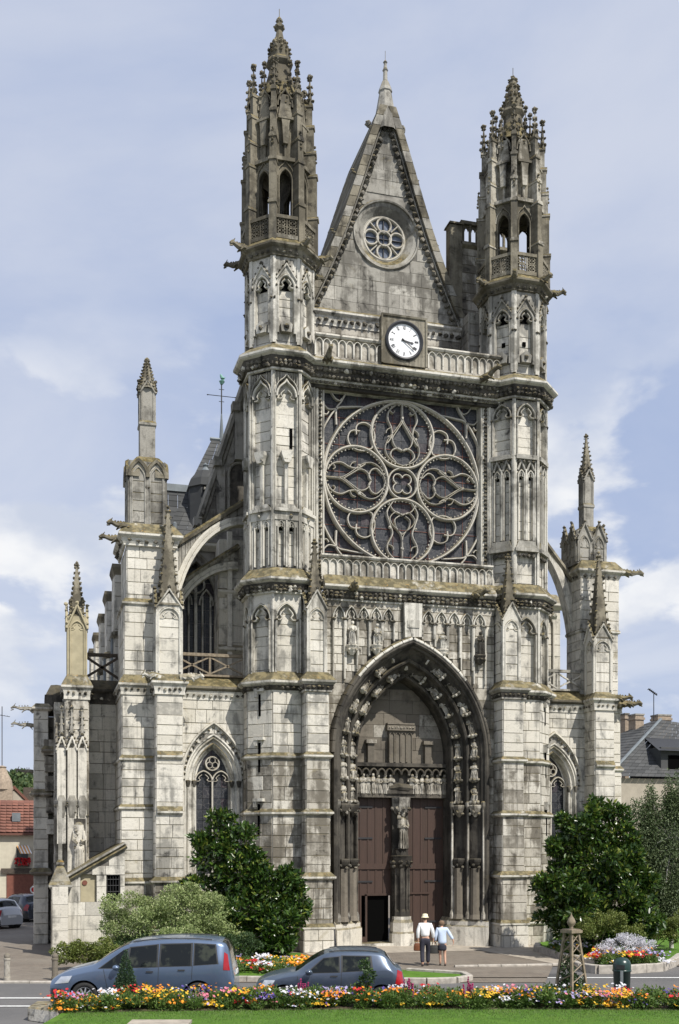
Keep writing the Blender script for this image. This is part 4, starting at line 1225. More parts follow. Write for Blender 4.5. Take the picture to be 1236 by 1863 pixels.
m = MB().mat('stone_high'); m.plate(f, [(cc[0] - .95, 23.6), (cc[0] + .95, 23.6), (cc[0] + .95, 25.55), (cc[0] - .95, 25.55)], [circ(cc[0], cc[1], .78, 40)], -.35, 0)
m.fsweep(f, [(cc[0] - .95, 23.6), (cc[0] - .95, 25.55), (cc[0] + .95, 25.55), (cc[0] + .95, 23.6)], [(.03, 0), (.03, .07), (-.04, .05), (-.06, 0)]); m.build('panel', clk)
simple('clock_black', (0.02, 0.02, 0.022), 0.4); simple('clock_white', (0.80, 0.80, 0.80), 0.35, var=.02)
m = MB().mat('clock_black'); m.fsweep(f, circ(cc[0], cc[1], .73, 64), [(-.075, -.1), (-.075, .06), (-.02, .09), (.05, .06), (.05, -.1)], True); m.build('rim', clk)
m = MB().mat('clock_white'); m.prism(f, circ(cc[0], cc[1], .68, 48), -.1, .0); m.build('clock_face', clk)
NUM = ['XII', 'I', 'II', 'III', 'IIII', 'V', 'VI', 'VII', 'VIII', 'IX', 'X', 'XI']
for i, s in enumerate(NUM):
    a = PI / 2 - i * PI / 6; m = MB().mat('clock_black')
    wd = {'I': .03, 'V': .07, 'X': .07}; tot = sum(wd[ch] for ch in s); x = -tot / 2
    ex, ez = math.cos(a), math.sin(a); tx, tz = math.sin(a), -math.cos(a)
    def q(u, v): return (cc[0] + ex * (.53 + v) + tx * u, cc[1] + ez * (.53 + v) + tz * u)
    def bar(ua, va, ub, vb, w=.011):
        m.fsweep(f, [q(ua, va), q(ub, vb)], [(-w, .0), (-w, .008), (w, .008), (w, .0)])
    for ch in s:
        c0 = x + wd[ch] / 2
        if ch == 'I': bar(c0, -.08, c0, .08, .009)
        elif ch == 'V': bar(c0 - .027, .08, c0, -.08, .009); bar(c0 + .027, .08, c0, -.08, .005)
        else: bar(c0 - .027, .08, c0 + .027, -.08, .009); bar(c0 + .027, .08, c0 - .027, -.08, .005)
        x += wd[ch]
    m.build('numeral', clk)
for nm, hr, ln, w in (('hour_hand', PI / 2 - (3.35 / 12) * 2 * PI, .42, .03), ('minute_hand', PI / 2 - (21.3 / 60) * 2 * PI, .60, .022)):
    m = MB().mat('clock_black'); e = (math.cos(hr), math.sin(hr)); t_ = (-e[1], e[0])
    pt = lambda l, s: (cc[0] + e[0] * l + t_[0] * s, cc[1] + e[1] * l + t_[1] * s)
    m.prism(f, [pt(-.12, w), pt(-.12, -w), pt(ln * .7, -w * .8), pt(ln * .78, -w * 1.7), pt(ln, 0), pt(ln * .78, w * 1.7), pt(ln * .7, w * .8)], .02 if nm[0] == 'h' else .04, .03 if nm[0] == 'h' else .05); m.build(nm, clk)

# ------------------------------------------------------------------ gable
YG = 45.3
gb = part('gable', church); OWNER[0] = gb
gz0, gz1, gh = 23.4, 36.6, 3.62          # base, apex, half width at z=26.8
gbase = 26.9
hwz = lambda z: gh if z < gbase else gh * (gz1 - z) / (gz1 - gbase) * (1 - .10 * math.sin(PI * (z - gbase) / (gz1 - gbase)))
oc = (XC, 30.55)
zs = [gbase + (gz1 - gbase) * i / 14 for i in range(15)]
outl = [(XC - gh, gz0), (XC + gh, gz0)] + [(XC + hwz(z) + .0, z) for z in zs] + [(XC - hwz(z), z) for z in zs[-2::-1]]
core = MB().mat('mortar'); core.plate(plane(YG), outl, [circ(oc[0], oc[1], 1.42, 40)], -.3, 0)
core.build('wall', gb)
def ohole(z):
    d = 1.45 ** 2 - (z - oc[1]) ** 2; return math.sqrt(d) if d > 0 else 0
courses(plane(YG), XC - gh, XC + gh, gbase, 35.6, 'stone_grey', holes=[(oc[0], ohole)], h=.55, w=1.0, lim=lambda z: (XC - hwz(z) + .12, XC + hwz(z) - .12))
courses(plane(YG), XC - gh, XC + gh, gz0, gbase - .3, 'stone_low', h=.5, w=1.0)
m = MB().mat('stone_grey')
m.fsweep(plane(YG), circ(oc[0], oc[1], 1.42, 56), [(-.12, .0), (-.06, .10), (0, .08), (.02, .0), (.16, -.05), (.42, -.28), (.50, -.26), (.52, -.38)], True)
m.build('oculus_ring', gb)
m = MB().mat('tracery'); fo = plane(YG + .30)
for (cx_, cz_) in [(0, 0)] + [(.585 * math.cos(PI / 2 * k), .585 * math.sin(PI / 2 * k)) for k in range(4)]:
    m.fsweep(fo, circ(oc[0] + cx_, oc[1] + cz_, .315, 24), roll(.045, -.1, .07 if cx_ == 0 and cz_ == 0 else .05), True)
for k in range(4):
    a = PI / 4 + k * PI / 2; m.fsweep(fo, [(oc[0] + .45 * math.cos(a), oc[1] + .45 * math.sin(a)), (oc[0] + .95 * math.cos(a), oc[1] + .95 * math.sin(a))], roll(.03, -.1, .04))
m.fsweep(fo, circ(oc[0], oc[1], .92, 40), roll(.06, -.1, .05), True)
OCU = m.build('oculus_tracery', gb)
simple('glass_blue', (0.10, 0.12, 0.16), 0.25, var=.3, spec=.6)
m = MB().mat('glass_blue'); m.prism(fo, circ(oc[0], oc[1], .95, 30), -.12, -.10); m.build('oculus_glass', gb)
m = MB().mat('iron'); m.fbox(fo, oc[0] - .9, oc[0] + .9, oc[1] - .012, oc[1] + .012, -.1, -.02); m.fbox(fo, oc[0] - .012, oc[0] + .012, oc[1] - .9, oc[1] + .9, -.1, -.02); m.build('window_bar', gb)
# coping : thick raking walls, stepped joints, leaf band inside
m = MB().mat('stone_grey'); lf = MB().mat('frieze')
for s in (-1, 1):
    zz = [gbase - .1 + (gz1 + .4 - gbase) * i / 22 for i in range(23)]
    for i in range(22):
        a, b = zz[i], zz[i + 1]
        cp = MB().mat('stone_high' if i % 3 else 'stone_grey'); cp.rand()
        xa, xb = XC + s * hwz(a), XC + s * hwz(b)
        if b > 36.3: continue
        xa2, xb2 = xa + s * .13, xb + s * .13
        g_ = .012
        vs = [(xa - s * .2, YG - .32, a + g_), (xa2, YG - .32, a + g_), (xb2, YG - .32, b - g_), (xb - s * .2, YG - .32, b - g_)]
        vs += [(x, YG + 4.6, z) for (x, y, z) in vs]
        # recessed rear half
        cp.add(vs, [(0, 1, 2, 3), (1, 5, 6, 2), (0, 3, 7, 4), (2, 6, 7, 3), (0, 4, 5, 1), (5, 4, 7, 6)])
        cp.build('coping_stone', gb)
    m.fsweep(plane(YG), [(XC + s * (hwz(z) - .27), z) for z in zz[:-2]], roll(.03, 0, .2))
    z = gbase + .1
    while z < gz1 - .7:
        lf.lump(XC + s * (hwz(z) - .42), YG - .12, z, .13); z += .27
for (x, z) in ((XC - .75, 34.9 - .9), (XC + .78, 34.9 - 1.0)): pass
for s in (-1, 1):   # curled crockets on the rake
    for z, q in ((35.2, .17), (33.1, .1), (30.4, .09)):
        x = XC + s * (hwz(z) + .22); m.tube([(x - s * .15, YG + .1, z - .05), (x + s * .08, YG + .1, z + .02), (x + s * .12, YG + .1, z + q), (x, YG + .1, z + q * 1.2)], .07 if z > 35 else .05, 6)
        if z > 35: m.lump(x + s * .06, YG + .1, z + .12, .16)
m.build('coping_moulding', gb); lf.build('carved_leaf_band', gb)
m = MB().mat('stone_grey')
m.lathe(XC, YG + .1, [(.56, 35.0), (.42, 35.9), (.27, 36.75), (.31, 36.8), (.27, 36.95), (.15, 37.25), (.1, 37.3), (.09, 37.7), (.13, 37.75), (.08, 37.85), (.06, 38.05), (.1, 38.1), (.02, 38.2)], 8, PI / 8)
m.tube([(XC, YG + .1, 38.1), (XC, YG + .1, 38.6)], .012, 4)
m.build('finial', gb)
m = MB().mat('trim'); fz = MB().mat('frieze')
P = [(XC - gh - .1, YG), (XC + gh + .1, YG)]
m.sweep(P, corn(27.1, 26.85, 26.3, .28)); leaf_path(fz, P, .14, 26.5, .28, .11)
m.fbox(plane(YG), XC - gh, XC - 1.2, 24.9, 25.0, 0, .12); m.fbox(plane(YG), XC + 1.3, XC + gh, 24.9, 25.0, 0, .12)
m.build('moulding', gb); fz.build('carved_frieze', gb)
# side walls between gable and towers, with pierced parapet on the right
sw = part('stair_wall', church); OWNER[0] = sw
core = MB().mat('mortar')
mason_box(core, 18.35, 20.9, 45.9, 46.3, 23.4, 31.0, 'stone_low', 'LF')
mason_box(core, 9.3, 11.05, 45.9, 47.5, 23.4, 30.9, 'stone_grey', 'LFR')
mason_box(core, 18.1, 18.6, 44.3, 45.9, 23.4, 27.2, 'stone_grey', 'LF')
core.build('core', sw)
m = MB().mat('stone_high')
m.box(17.75, 18.35, 45.7, 46.15, 27.0, 31.75); m.lathe(18.05, 45.95, [(.5, 31.75), (.45, 31.85), (0, 31.9)], 4, PI / 4)
m.sweep([(18.3, 45.85), (21, 45.85)], [(0, 31.1), (.15, 31.05), (.15, 30.95), (0, 30.85)]); m.box(18.35, 21, 45.9, 46.1, 31.05, 31.2)
m.box(18.35, 21, 45.85, 46.12, 31.95, 32.1)
for i in range(8):
    x = 18.5 + i * .33; m.box(x - .04, x + .04, 45.92, 46.06, 31.2, 31.95); m.fsweep(plane(45.95), parch(x + .165, .125, 31.7, .2, 5), roll(.05, -.1, 0))
m.box(10.6, 11.0, 45.5, 46.1, 30.0, 31.4)
m.build('parapet', sw)
# main roof behind the gable
rf = MB().mat('slate')
for s in (-1, 1):
    for i in range(24):
        a = i / 24; b = (i + 1) / 24 + .01
        xa, za = XC + s * 3.7 * (1 - a), 26.5 + 9.3 * a; xb, zb = XC + s * 3.7 * (1 - b), 26.5 + 9.3 * b; rf.rand()
        rf.add([(xa, YG + 4.6, za + .04), (xa, 55, za + .04), (xb, 55, zb - .02), (xb, YG + 4.6, zb - .02)], [(0, 1, 2, 3)])
rf.build('roof', church)
nv = MB().mat('mortar'); OWNER[0] = None
# ------------------------------------------------------------------ aisle fronts
def aisle(x0, x1, wc, Y, name, right=False):
    A = part(name, church); OWNER[0] = A
    core = MB().mat('mortar'); tr = MB().mat('trim'); fz = MB().mat('frieze')
    f = plane(Y); hw, sp, rs = 1.12, 6.7, 1.85
    hole = parch(wc, hw, sp, rs, 10)
    core.plate(f, [(x0, 0), (wc - hw, 0), (wc - hw, 2.9)][0:1] + [(x1, 0), (x1, 10.2), (x0, 10.2)], [[(wc - hw, 3.0)] + hole + [(wc + hw, 3.0)]], -.1, 0)
    courses(f, x0, x1, 0, 10.0, 'stone', holes=[(wc, arch_hw(hw + .02, 3.0, sp, rs))], h=.46, w=.72)
    pts = parch(wc, hw, sp, rs, 14, base=2.9)
    tr.fsweep(f, pts, [(.05, -.05), (.04, .05), (-.02, .06), (-.06, .0), (-.12, .03), (-.18, -.08), (-.26, -.10), (-.3, -.03), (-.36, -.12), (-.42, -.34), (-.48, -.36)])
    # hood with carved leaves
    hd = parch(wc, hw + .16, sp + .05, rs + .42, 14)
    tr.fsweep(f, hd, [(.06, 0), (.05, .12), (-.02, .15), (-.06, .06), (-.07, 0)])
    for (x, z) in parch(wc, hw + .06, sp + .05, rs + .24, 11): fz.lump(*f.p(x, z, .05), .055)
    for s in (-1, 1):
        for w, d in ((.10, .05), (.36, -.08)):
            tr.tube([f.p(wc + s * (hw - w), 3.0, d), f.p(wc + s * (hw - w), sp - .1, d)], .045, 6)
            fz.lathe(f.p(wc + s * (hw - w), 0, d)[0], f.p(0, 0, d)[1], [(.05, sp - .25), (.1, sp - .08), (.11, sp), (.05, sp + .03)], 6)
    # tracery
    W_ = part('aisle_window', church); iw = hw - .42
    tc_ = MB().mat('tracery'); ft = plane(Y + .3)
    r9 = roll(.03, -.08, .05)
    tc_.fbox(ft, wc - .03, wc + .03, 2.9, sp + .05, -.08, .05)
    for s in (-1, 1):
        tc_.fsweep(ft, parch(wc + s * iw / 2, iw / 2, sp, .42, 7), r9); cusps(tc_, ft, wc + s * iw / 2, iw / 2 - .03, sp, .38, -.05, .02, .015)
    tc_.fsweep(ft, circ(wc, sp + .72, .27, 24), r9, True)
    for k in range(3):
        a = PI / 2 + k * 2 * PI / 3; tc_.fsweep(ft, circ(wc + .13 * math.cos(a), sp + .72 + .13 * math.sin(a), .12, 14), roll(.018, -.05, .03), True)
    tc_.build('tracery', W_)
    panes(W_, ft, wc - iw - .06, wc + iw + .06, 2.9, sp + rs - .3, 4, 12)
    m = MB().mat('void'); m.fbox(ft, wc - .8, wc + .8, 2.8, 9, -.5, -.35); m.build('dark_interior', W_)
    # cornice, glacis and saltire railing
    P = [(x0, Y), (x1, Y)]
    tr.mat('stone_high'); tr.sweep(P, [(-.5, 10.95), (.25, 10.45), (.25, 10.36), (.2, 10.3), (.1, 10.27)]); tr.mat('trim')
    tr.sweep(P, [(-.1, 10.27), (.16, 10.27), (.12, 10.15), (.06, 10.0), (.06, 9.92), (-.02, 9.9)]); leaf_path(fz, P, .1, 10.1, .22, .07)
    fr_ = MB().mat('wood_grey' if not right else 'trim'); fy = plane(Y + .35)
    rl = part('railing', church)
    a, b = x0 - .15, x1 + .05; n = 2; w = (b - a) / n
    fr_.fbox(fy, a, b, 11.72, 11.84, -.08, .08); fr_.fbox(fy, a, b, 10.92, 11.0, -.06, .06)
    for i in range(n + 1): fr_.fbox(fy, a + i * w - .035, a + i * w + .035, 11.0, 11.72, -.05, .05)
    for i in range(n):
        for (p, q) in (((a + i * w, 11.02), (a + (i + 1) * w, 11.7)), ((a + i * w, 11.7), (a + (i + 1) * w, 11.02))):
            fr_.fsweep(fy, [p, q], [(-.03, -.04), (-.03, .04), (.03, .04), (.03, -.04)])
        for k in range(4):
            t = PI / 4 + k * PI / 2; fr_.fbox(fy, a + (i + .5) * w + .27 * math.copysign(1, math.cos(t)) - .05, a + (i + .5) * w + .27 * math.copysign(1, math.cos(t)) + .05, 11.36 + .14 * math.copysign(1, math.sin(t)) - .03, 11.36 + .14 * math.copysign(1, math.sin(t)) + .03, -.03, .03)
    fr_.build('rail_frame', rl)
    core.build('wall', A); tr.build('moulding', A); fz.build('carved_frieze', A)
    return A
aisle(5.5, 8.15, 6.87, 43.6, 'aisle_front')
aisle(20.9, 23.3, 21.72, 43.5, 'aisle_front', True)

def side_pier(x0, x1, bx0, bx1, right, yf=42.55, y2=43.4):
    yb2 = 45.1 if right else 46.4
    """corner buttress with niche and spire, the taller pier behind it, gabled block and pinnacle"""
    B = part('buttress', church); OWNER[0] = B
    core = MB().mat('mortar'); tr = MB().mat('trim'); fz = MB().mat('frieze')
    for (a, b, e, m) in ((0, .9, .14, 'stone'), (.9, 2.75, .08, 'stone_low'), (2.75, 5.45, .03, 'stone'), (5.45, 7.6, .0, 'stone'), (7.6, 9.95, -.02, 'stone')):
        mason_box(core, x0 - e, x1 + e, yf - e, 44.5, a, b, m)
        if b < 9: tr.sweep(u_path(x0 - e, x1 + e, yf - e, 44.5), ledge(b, .12) if b < 5 else [(-.02, b)] * 2)
        if 5 < b < 9:
            tr.sweep([(x0 + .02, yf - e), (x1 - .02, yf - e)], [(-.03, b + .24), (.14, b), (.14, b - .07), (.06, b - .14), (-.02, b - .16)])
    P = u_path(x0, x1, yf, 44.3)
    tr.sweep(P, corn(10.75, 10.45, 9.95, .2)); leaf_path(fz, P, .1, 10.15, .2, .065)
    niche_pier(tr, fz, core, x0 + .0, x1 - .0, yf + .15, 43.5, 10.7, 13.35 if not right else 13.0, 17.35 if not right else 16.9, cr=11)
    # tall pier behind
    for (a, b, e, m) in ((0, 2.7, .1, 'stone_low'), (2.7, 5.6, .05, 'stone'), (5.6, 7.5, .03, 'stone'), (7.5, 10.0, 0, 'stone'), (10.6, 13.6, -.08, 'stone'), (13.6, 15.9, -.2 if not right else -.05, 'stone')):
        mason_box(core, bx0 - e, bx1 + (e if right else 0), y2 - e, yb2, a, b, m, 'LFR')
        tr.sweep(u_path(bx0 - e, bx1 + (e if right else 0), y2 - e, yb2), ledge(b, .1) if b not in (10.0, 15.9) else [(0, b)] * 2)
    P = u_path(bx0, bx1, y2, yb2)
    tr.sweep(P, corn(10.8, 10.45, 10.0, .16)); leaf_path(fz, P, .09, 10.2, .24, .06)
    P = u_path(bx0 + .12, bx1 - .1, y2 + .12, yb2)
    tr.sweep(P, corn(16.75, 16.3, 15.85, .28)); leaf_path(fz, P, .12, 16.02, .28, .085)
    # gabled block
    qx0, qx1 = (bx0 + .32, bx0 + 1.72) if not right else (x0 - .1, x0 + 1.3)
    yq = 44.0; top = 19.35 if not right else 18.1
    mason_box(core, qx0, qx1, yq, 45.4, 16.6, top, 'stone_grey')
    core.mat('stone_grey'); core.mat('mortar')
    tr.mat('stone_grey')
    for f_, c_, hw_ in ((plane(yq), (qx0 + qx1) / 2, .7), (Fr(qx0, 0, 180), -(yq + .7), .7), (Fr(qx1, 0, 0), yq + .7, .7)):
        for s in (-1, 1):
            c = c_ + s * .35; z = top - .75
            blind_arch(tr, f_, c, .26, 16.75, z, .5, 0, .08, .035, right)
            tr.plate(f_, parch(c, .28, z, .52, 6) + [(c + .35, z), (c + .35, z + .35), (c, z + .9 + (.15 if right else 0)), (c - .35, z + .35), (c - .35, z)], [], 0, .04)
            if right: gablet(tr, f_, c, .36, z + .3, .75, 0, .12, True, fz)
            else:
                tr.mat('stone_high'); tr.fsweep(f_, parch(c, .33, z + .1, .62, 6), [(-.02, 0), (-.02, .12), (.08, .14), (.12, .06), (.12, -.4)]); tr.mat('stone_grey')
            tr.fbox(f_, c_ + s * .7 - (.06 if s > 0 else 0), c_ + s * .7 + (.06 if s < 0 else 0), 16.7, top - .3, 0, .06)
            fz.lump(*f_.p(c_ + s * .06, z - .3, .05), .06)
        tr.fbox(f_, c_ - .05, c_ + .05, 16.7, top - .5, 0, .06)
    cx, cy = (qx0 + qx1) / 2 + (.05 if not right else .12), yq + .7
    tr.mat('stone_high')
    tr.lathe(cx, cy, [(1.0, top - .1), (.62, top + .25), (.5, top + .3)], 4, PI / 4)
    r = .43 if not right else .34
    z1 = 21.0 if not right else 19.35
    z2 = 22.35 if not right else 20.6
    tr.mat('stone_grey')
    tr.lathe(cx, cy, [(r, top + .1), (r, z1 - .1), (r * 1.15, z1 - .05), (r * 1.15, z1 + .04), (r * .97, z1 + .14), (r * .95, z2 + .1)], 4, PI / 4)
    for k in range(4):
        f_ = Fr(cx + math.cos(PI / 2 * k) * r * .67, cy + math.sin(PI / 2 * k) * r * .67, 90 * k)
        tr.fbox(f_, -r * .64, -r * .5, z1 + .1, z2, 0, .04); tr.fbox(f_, r * .5, r * .64, z1 + .1, z2, 0, .04)
        gablet(tr, f_, 0, r * .72, z2 - .12, .5, -.05, .08, True, fz)
    tr.mat('stone_high')
    crocket_spire(tr, cx, cy, z2 + .1, (23.75 if not right else 22.65), r * .8, 8 if not right else 4, 9, None, PI / 4, .95)
    core.build('core', B); tr.build('moulding', B); fz.build('carved_frieze', B)
    return B
BL = side_pier(4.5, 5.52, 3.28, 5.45, False)
BR = side_pier(23.2, 24.12, 23.1, 25.05, True, y2=43.7)
gargoyle(BL, 3.6, 43.6, 16.55, -160, .95); gargoyle(BL, 3.5, 44.2, 16.2, 185, 1.05)
gargoyle(BL, 4.55, 42.55, 10.6, -170, .6, 'trim'); gargoyle(BL, 5.5, 42.5, 10.6, -10, .8, 'stone')
gargoyle(BR, 24.9, 43.8, 16.25, 0, 1.35, s=1.1); gargoyle(BR, 24.9, 43.4, 10.35, -5, 1.0, s=1.1); gargoyle(BR, 24.0, 42.6, 10.45, -20, .9)

def flyer(x0, z0, x1, z1, Y, bx, zfoot, name='flying_buttress'):
    """raking coping over a quadrant arch"""
    F = part(name, church); OWNER[0] = F
    s = 1 if x1 > x0 else -1
    n = 14; L = abs(x1 - x0)
    arc = [(x0 + (x1 - x0) * (math.sin(PI / 2 * i / n)), zfoot + (z1 - 1.15 - zfoot) * (1 - math.cos(PI / 2 * i / n)) ** .0 * math.sin(PI / 2 * i / n) ** .0 if False else 0) for i in range(n + 1)]
    arc = []
    for i in range(n + 1):
        t = PI / 2 * i / n
        arc.append((x1 - (x1 - x0) * math.cos(t), zfoot + (z1 - 1.0 - zfoot) * math.sin(t)))
    w = MB().mat('mortar'); m = MB().mat('stone_grey'); f = plane(Y)
    topz = lambda x: z0 + (z1 - z0) * (x - x0) / (x1 - x0)
    for i in range(n):
        (xa, za), (xb, zb) = arc[i], arc[i + 1]
        m.rand(); 
        for k in range(2):
            ta, tb = topz(xa) - .1, topz(xb) - .1
            a0, a1 = za + (ta - za) * k / 2 + .01, za + (ta - za) * (k + 1) / 2 - .01
            b0, b1 = zb + (tb - zb) * k / 2 + .01, zb + (tb - zb) * (k + 1) / 2 - .01
            m.rand(); pl_ = [(xa + s * .01, a0), (xb - s * .01, b0), (xb - s * .01, b1), (xa + s * .01, a1)]
            if s < 0: pl_ = pl_[::-1]
            m.prism(f, pl_, -.5, 0, True)
    m.mat('stone')
    m.fsweep(f, arc if s < 0 else arc, [(-.02, -.5), (-.02, .06), (.10, .08), (.12, .02), (.22, .05), (.3, .05), (.32, 0)] if s > 0 else [(.02, -.5), (.02, .06), (-.10, .08), (-.12, .02), (-.22, .05), (-.3, .05), (-.32, 0)])
    m.mat('stone_high')
    m.fsweep(f, [(x0 - s * .1, topz(x0) - .06), (x1, topz(x1))], [(-.14, -.6), (-.14, .1), (-.02, .14), (.08, .06), (.1, -.6)])
    m.build('arch_stone', F)
    return F
flyer(5.45, 16.3, 8.35, 18.35, 44.6, 5, 12.6)
flyer(5.45, 14.9, 8.35, 16.9, 46.2, 5, 12.2)
flyer(23.3, 15.75, 20.9, 18.6, 44.6, 23, 11.6)

# nave flank seen behind the flyers, buttress piers in a row along it
nvp = part('nave_wall', church); OWNER[0] = nvp
core = MB().mat('mortar'); m = MB().mat('stone'); vd = MB().mat('void')
mason_box(core, 5.9, 8.6, 50.0, 52, 10.0, 17.6, 'stone', 'LF', h=.7, w=1.3)
mason_box(core, 7.6, 9.2, 46.5, 50, 10.0, 17.2, 'stone', 'LF', h=.7, w=1.3)
mason_box(core, 21.5, 24.3, 48.0, 50, 10.0, 15.6, 'stone', 'F', h=.6, w=.8)
f = plane(50.0)
for x in (6.0, 6.9, 7.5): m.box(x - .16, x + .16, 49.7, 50.0, 11, 17.4)
for z in (12.0, 14.2, 15.9, 17.4): m.sweep([(5.9, 49.95), (8.0, 49.95)], [(0, z + .12), (.3, z + .06), (.34, z - .06), (.1, z - .22), (0, z - .24)])
f2 = plane(46.5); m.sweep([(7.5, 46.45), (9.0, 46.45)], [(0, 15.1), (.2, 15.0), (.2, 14.9), (0, 14.7)]); m.sweep([(7.5, 46.45), (9.0, 46.45)], [(0, 12.7), (.25, 12.55), (.25, 12.45), (0, 12.3)])
m.box(7.9, 8.1, 46.3, 46.5, 10, 17.5); vd.fbox(f, 7.1, 7.3, 16.2, 17.1, 0, .05); vd.fbox(f, 6.3, 6.42, 14.6, 15.4, 0, .05)
m.sweep([(21.4, 47.95), (24.4, 47.95)], [(-.6, 16.3), (.2, 15.7), (.2, 15.6), (0, 15.4)])
for x in (22.9, 23.4, 23.9): m.tube([(x, 47.9, 11), (x, 47.9, 15.0)], .06, 6); m.lump(x, 47.85, 15.1, .16)
for x in (23.15, 23.65): m.fsweep(plane(47.95), parch(x, .2, 14.8, .35, 6), roll(.03, 0, .1))
m.build('moulding', nvp); m = MB().mat('trim')
cw = plane(47.6); m.fsweep(cw, parch(6.75, .95, 14.6, 1.9, 10, base=10.9), [(.35, -.1), (.32, .1), (.2, .16), (.1, .04), (-.02, .02), (-.06, -.2)])
for x in (6.1, 6.45, 7.05, 7.4): m.fbox(cw, x - .035, x + .035, 10.9, 15.0, -.3, -.15)
m.fbox(cw, 6.69, 6.81, 10.9, 15.4, -.3, -.1)
for x in (6.28, 7.22): m.fsweep(cw, parch(x, .3, 14.6, .7, 6), roll(.04, -.3, -.12))
m.fsweep(cw, circ(6.75, 15.5, .38, 18), roll(.04, -.3, -.12), True)
m.sweep([(5.6, 47.5), (7.8, 47.5)], [(0, 17.3), (.25, 17.2), (.25, 17.1), (0, 16.9)])
panes(nvp, cw, 5.85, 7.65, 10.9, 16.2, 4, 9, -.35)
core.plate(cw, [(5.2, 10), (5.8, 10.9)][0:1] + [(7.9, 10), (7.9, 17.3), (5.2, 17.3)], [parch(6.75, .95, 14.6, 1.9, 10, base=10.9)], -.15, 0)
pipe = MB().mat('lead'); pipe.tube([(6.62, 49.6, 11), (6.62, 49.6, 16.6)], .055, 7); pipe.build('downpipe', nvp)
core.build('core', nvp); m.build('moulding', nvp); vd.build('opening', nvp)
# half gable with classical coping
hg = part('half_gable', church); OWNER[0] = hg
m = MB().mat('stone_grey'); f = plane(48.3); core = MB().mat('mortar')
core.plate(f, [(6.2, 15.8), (9.6, 15.8), (9.6, 25.3), (9.3, 25.3)], [], -.4, 0)
courses(f, 6.2, 9.6, 15.9, 25.2, 'stone_grey', lim=lambda z: (6.2 + (z - 15.8) * .326 + .1, 9.6), h=.6, w=1.1)
m.fsweep(f, [(6.1, 15.7), (9.35, 25.7)], [(-.25, 0), (-.22, .1), (-.12, .14), (-.05, .3), (.1, .34), (.12, .2), (.16, -.9)])
for z in (18.2, 20.9, 23.4):
    x = 6.1 + (z - 15.7) * .325
    m.box(x - .22, x + .12, 47.8, 48.3, z - .1, z + .28); m.box(x - .08, x + .28, 47.95, 48.3, z - 2.2, z - .1)
m.mat('frieze')
for q in range(10): m.lump(6.2 + q * .1, 47.9, 16.0 + q * .3, .14)
vd = MB().mat('void'); vd.mat('stone_soot_shade')
vd.prism(f, parch(8.75, .42, 20.6, .5, 8, base=18.6), 0, .04); 
m.mat('stone_grey'); m.fsweep(f, parch(8.75, .48, 20.6, .55, 8, base=18.6), roll(.07, 0, .14))
vd.prism(f, circ(7.4, 18.0, .2, 12), 0, .05); m.fsweep(f, circ(7.4, 18.0, .24, 16), roll(.05, 0, .1), True)
m.build('coping', hg); vd.build('opening', hg); core.build('wall', hg)
# crossing roofs of slate, louvred dormer
tr_ = part('transept_roof', church)
def slated(poly3, rows, parent, name='roof'):
    """poly3: bottom-left, bottom-right, top-right, top-left; rows of slates"""
    a, b, c, d = [Vector(p) for p in poly3]; nrm = (b - a).cross(d - a).normalized()
    m = MB().mat('slate')
    for i in range(rows):
        t0, t1 = i / rows, min(1, (i + 1.06) / rows)
        p, q = a.lerp(d, t0) + nrm * .02, b.lerp(c, t0) + nrm * .02; r_, s_ = b.lerp(c, t1), a.lerp(d, t1)
        n = max(1, int((q - p).length / .45))
        for k in range(n):
            u, v = k / n, (k + .97) / n; m.rand()
            m.add([tuple(p.lerp(q, u)), tuple(p.lerp(q, v)), tuple(s_.lerp(r_, v)), tuple(s_.lerp(r_, u))], [(0, 1, 2, 3)])
        m.add([tuple(p), tuple(q), tuple(q - nrm * .02), tuple(p - nrm * .02)], [(0, 1, 2, 3)])
    o = m.build(name, parent); return o
Yr = 58.0
slated([(6.5, Yr, 20.3), (11.2, Yr, 20.3), (11.2, Yr + 3.5, 27.0), (9.6, Yr + 3.5, 27.0)], 24, tr_)
slated([(6.3, Yr + 5, 20.0), (9.0, Yr + 5, 20.0), (9.0, Yr + 5.4, 24.6), (6.3, Yr + 5.4, 24.6)], 14, tr_)
m = MB().mat('stone_grey'); m.box(6.4, 11, Yr + .1, Yr + 2, 17, 20.25); m.mat('lead'); m.box(6.3, 9.0, Yr + 5.3, Yr + 6, 24.5, 24.9); m.tube([(9.5, Yr + 3.5, 27.02), (11.2, Yr + 3.5, 27.02)], .1, 6)
m.build('wall', tr_)
dm = part('louvre_dormer', tr_) if False else MB().mat('slate')
dm.lathe(8.85, Yr + .9, [(.95, 21.2), (.95, 23.2), (1.05, 23.25), (.9, 23.7), (.5, 24.2), (.08, 24.35)], 8, PI / 8)
dm.mat('lead'); dm.lathe(8.85, Yr + .9, [(.3, 24.2), (.1, 24.5), (.16, 24.6), (.0, 24.75)], 8)
dm.mat('stone_grey'); dmf = plane(Yr - .08)
for i in range(5): dm.fbox(dmf, 8.6, 9.35, 21.5 + i * .36, 21.62 + i * .36, 0, .16)
dm.mat('void'); dm.fbox(dmf, 8.6, 9.35, 21.4, 23.2, -.1, .03); dm.mat('lead'); dm.lathe(7.15, Yr + .4, [(.12, 20.9), (.12, 21.2), (.0, 21.3)], 8)
dm.build('dormer', tr_)
wv = thing('weather_vane', 'iron cross with green cockerel standing on the slate roof left of the towers', 'weather vane', (10.15, Yr + 3.5, 26.9))
xw, yw = 10.15, Yr + 3.5
VZ = lambda o_: [setattr(v, 'co', (v.co.x, v.co.y, 26.9 + (v.co.z - 26.9) * .57)) for v in o_.data.vertices]
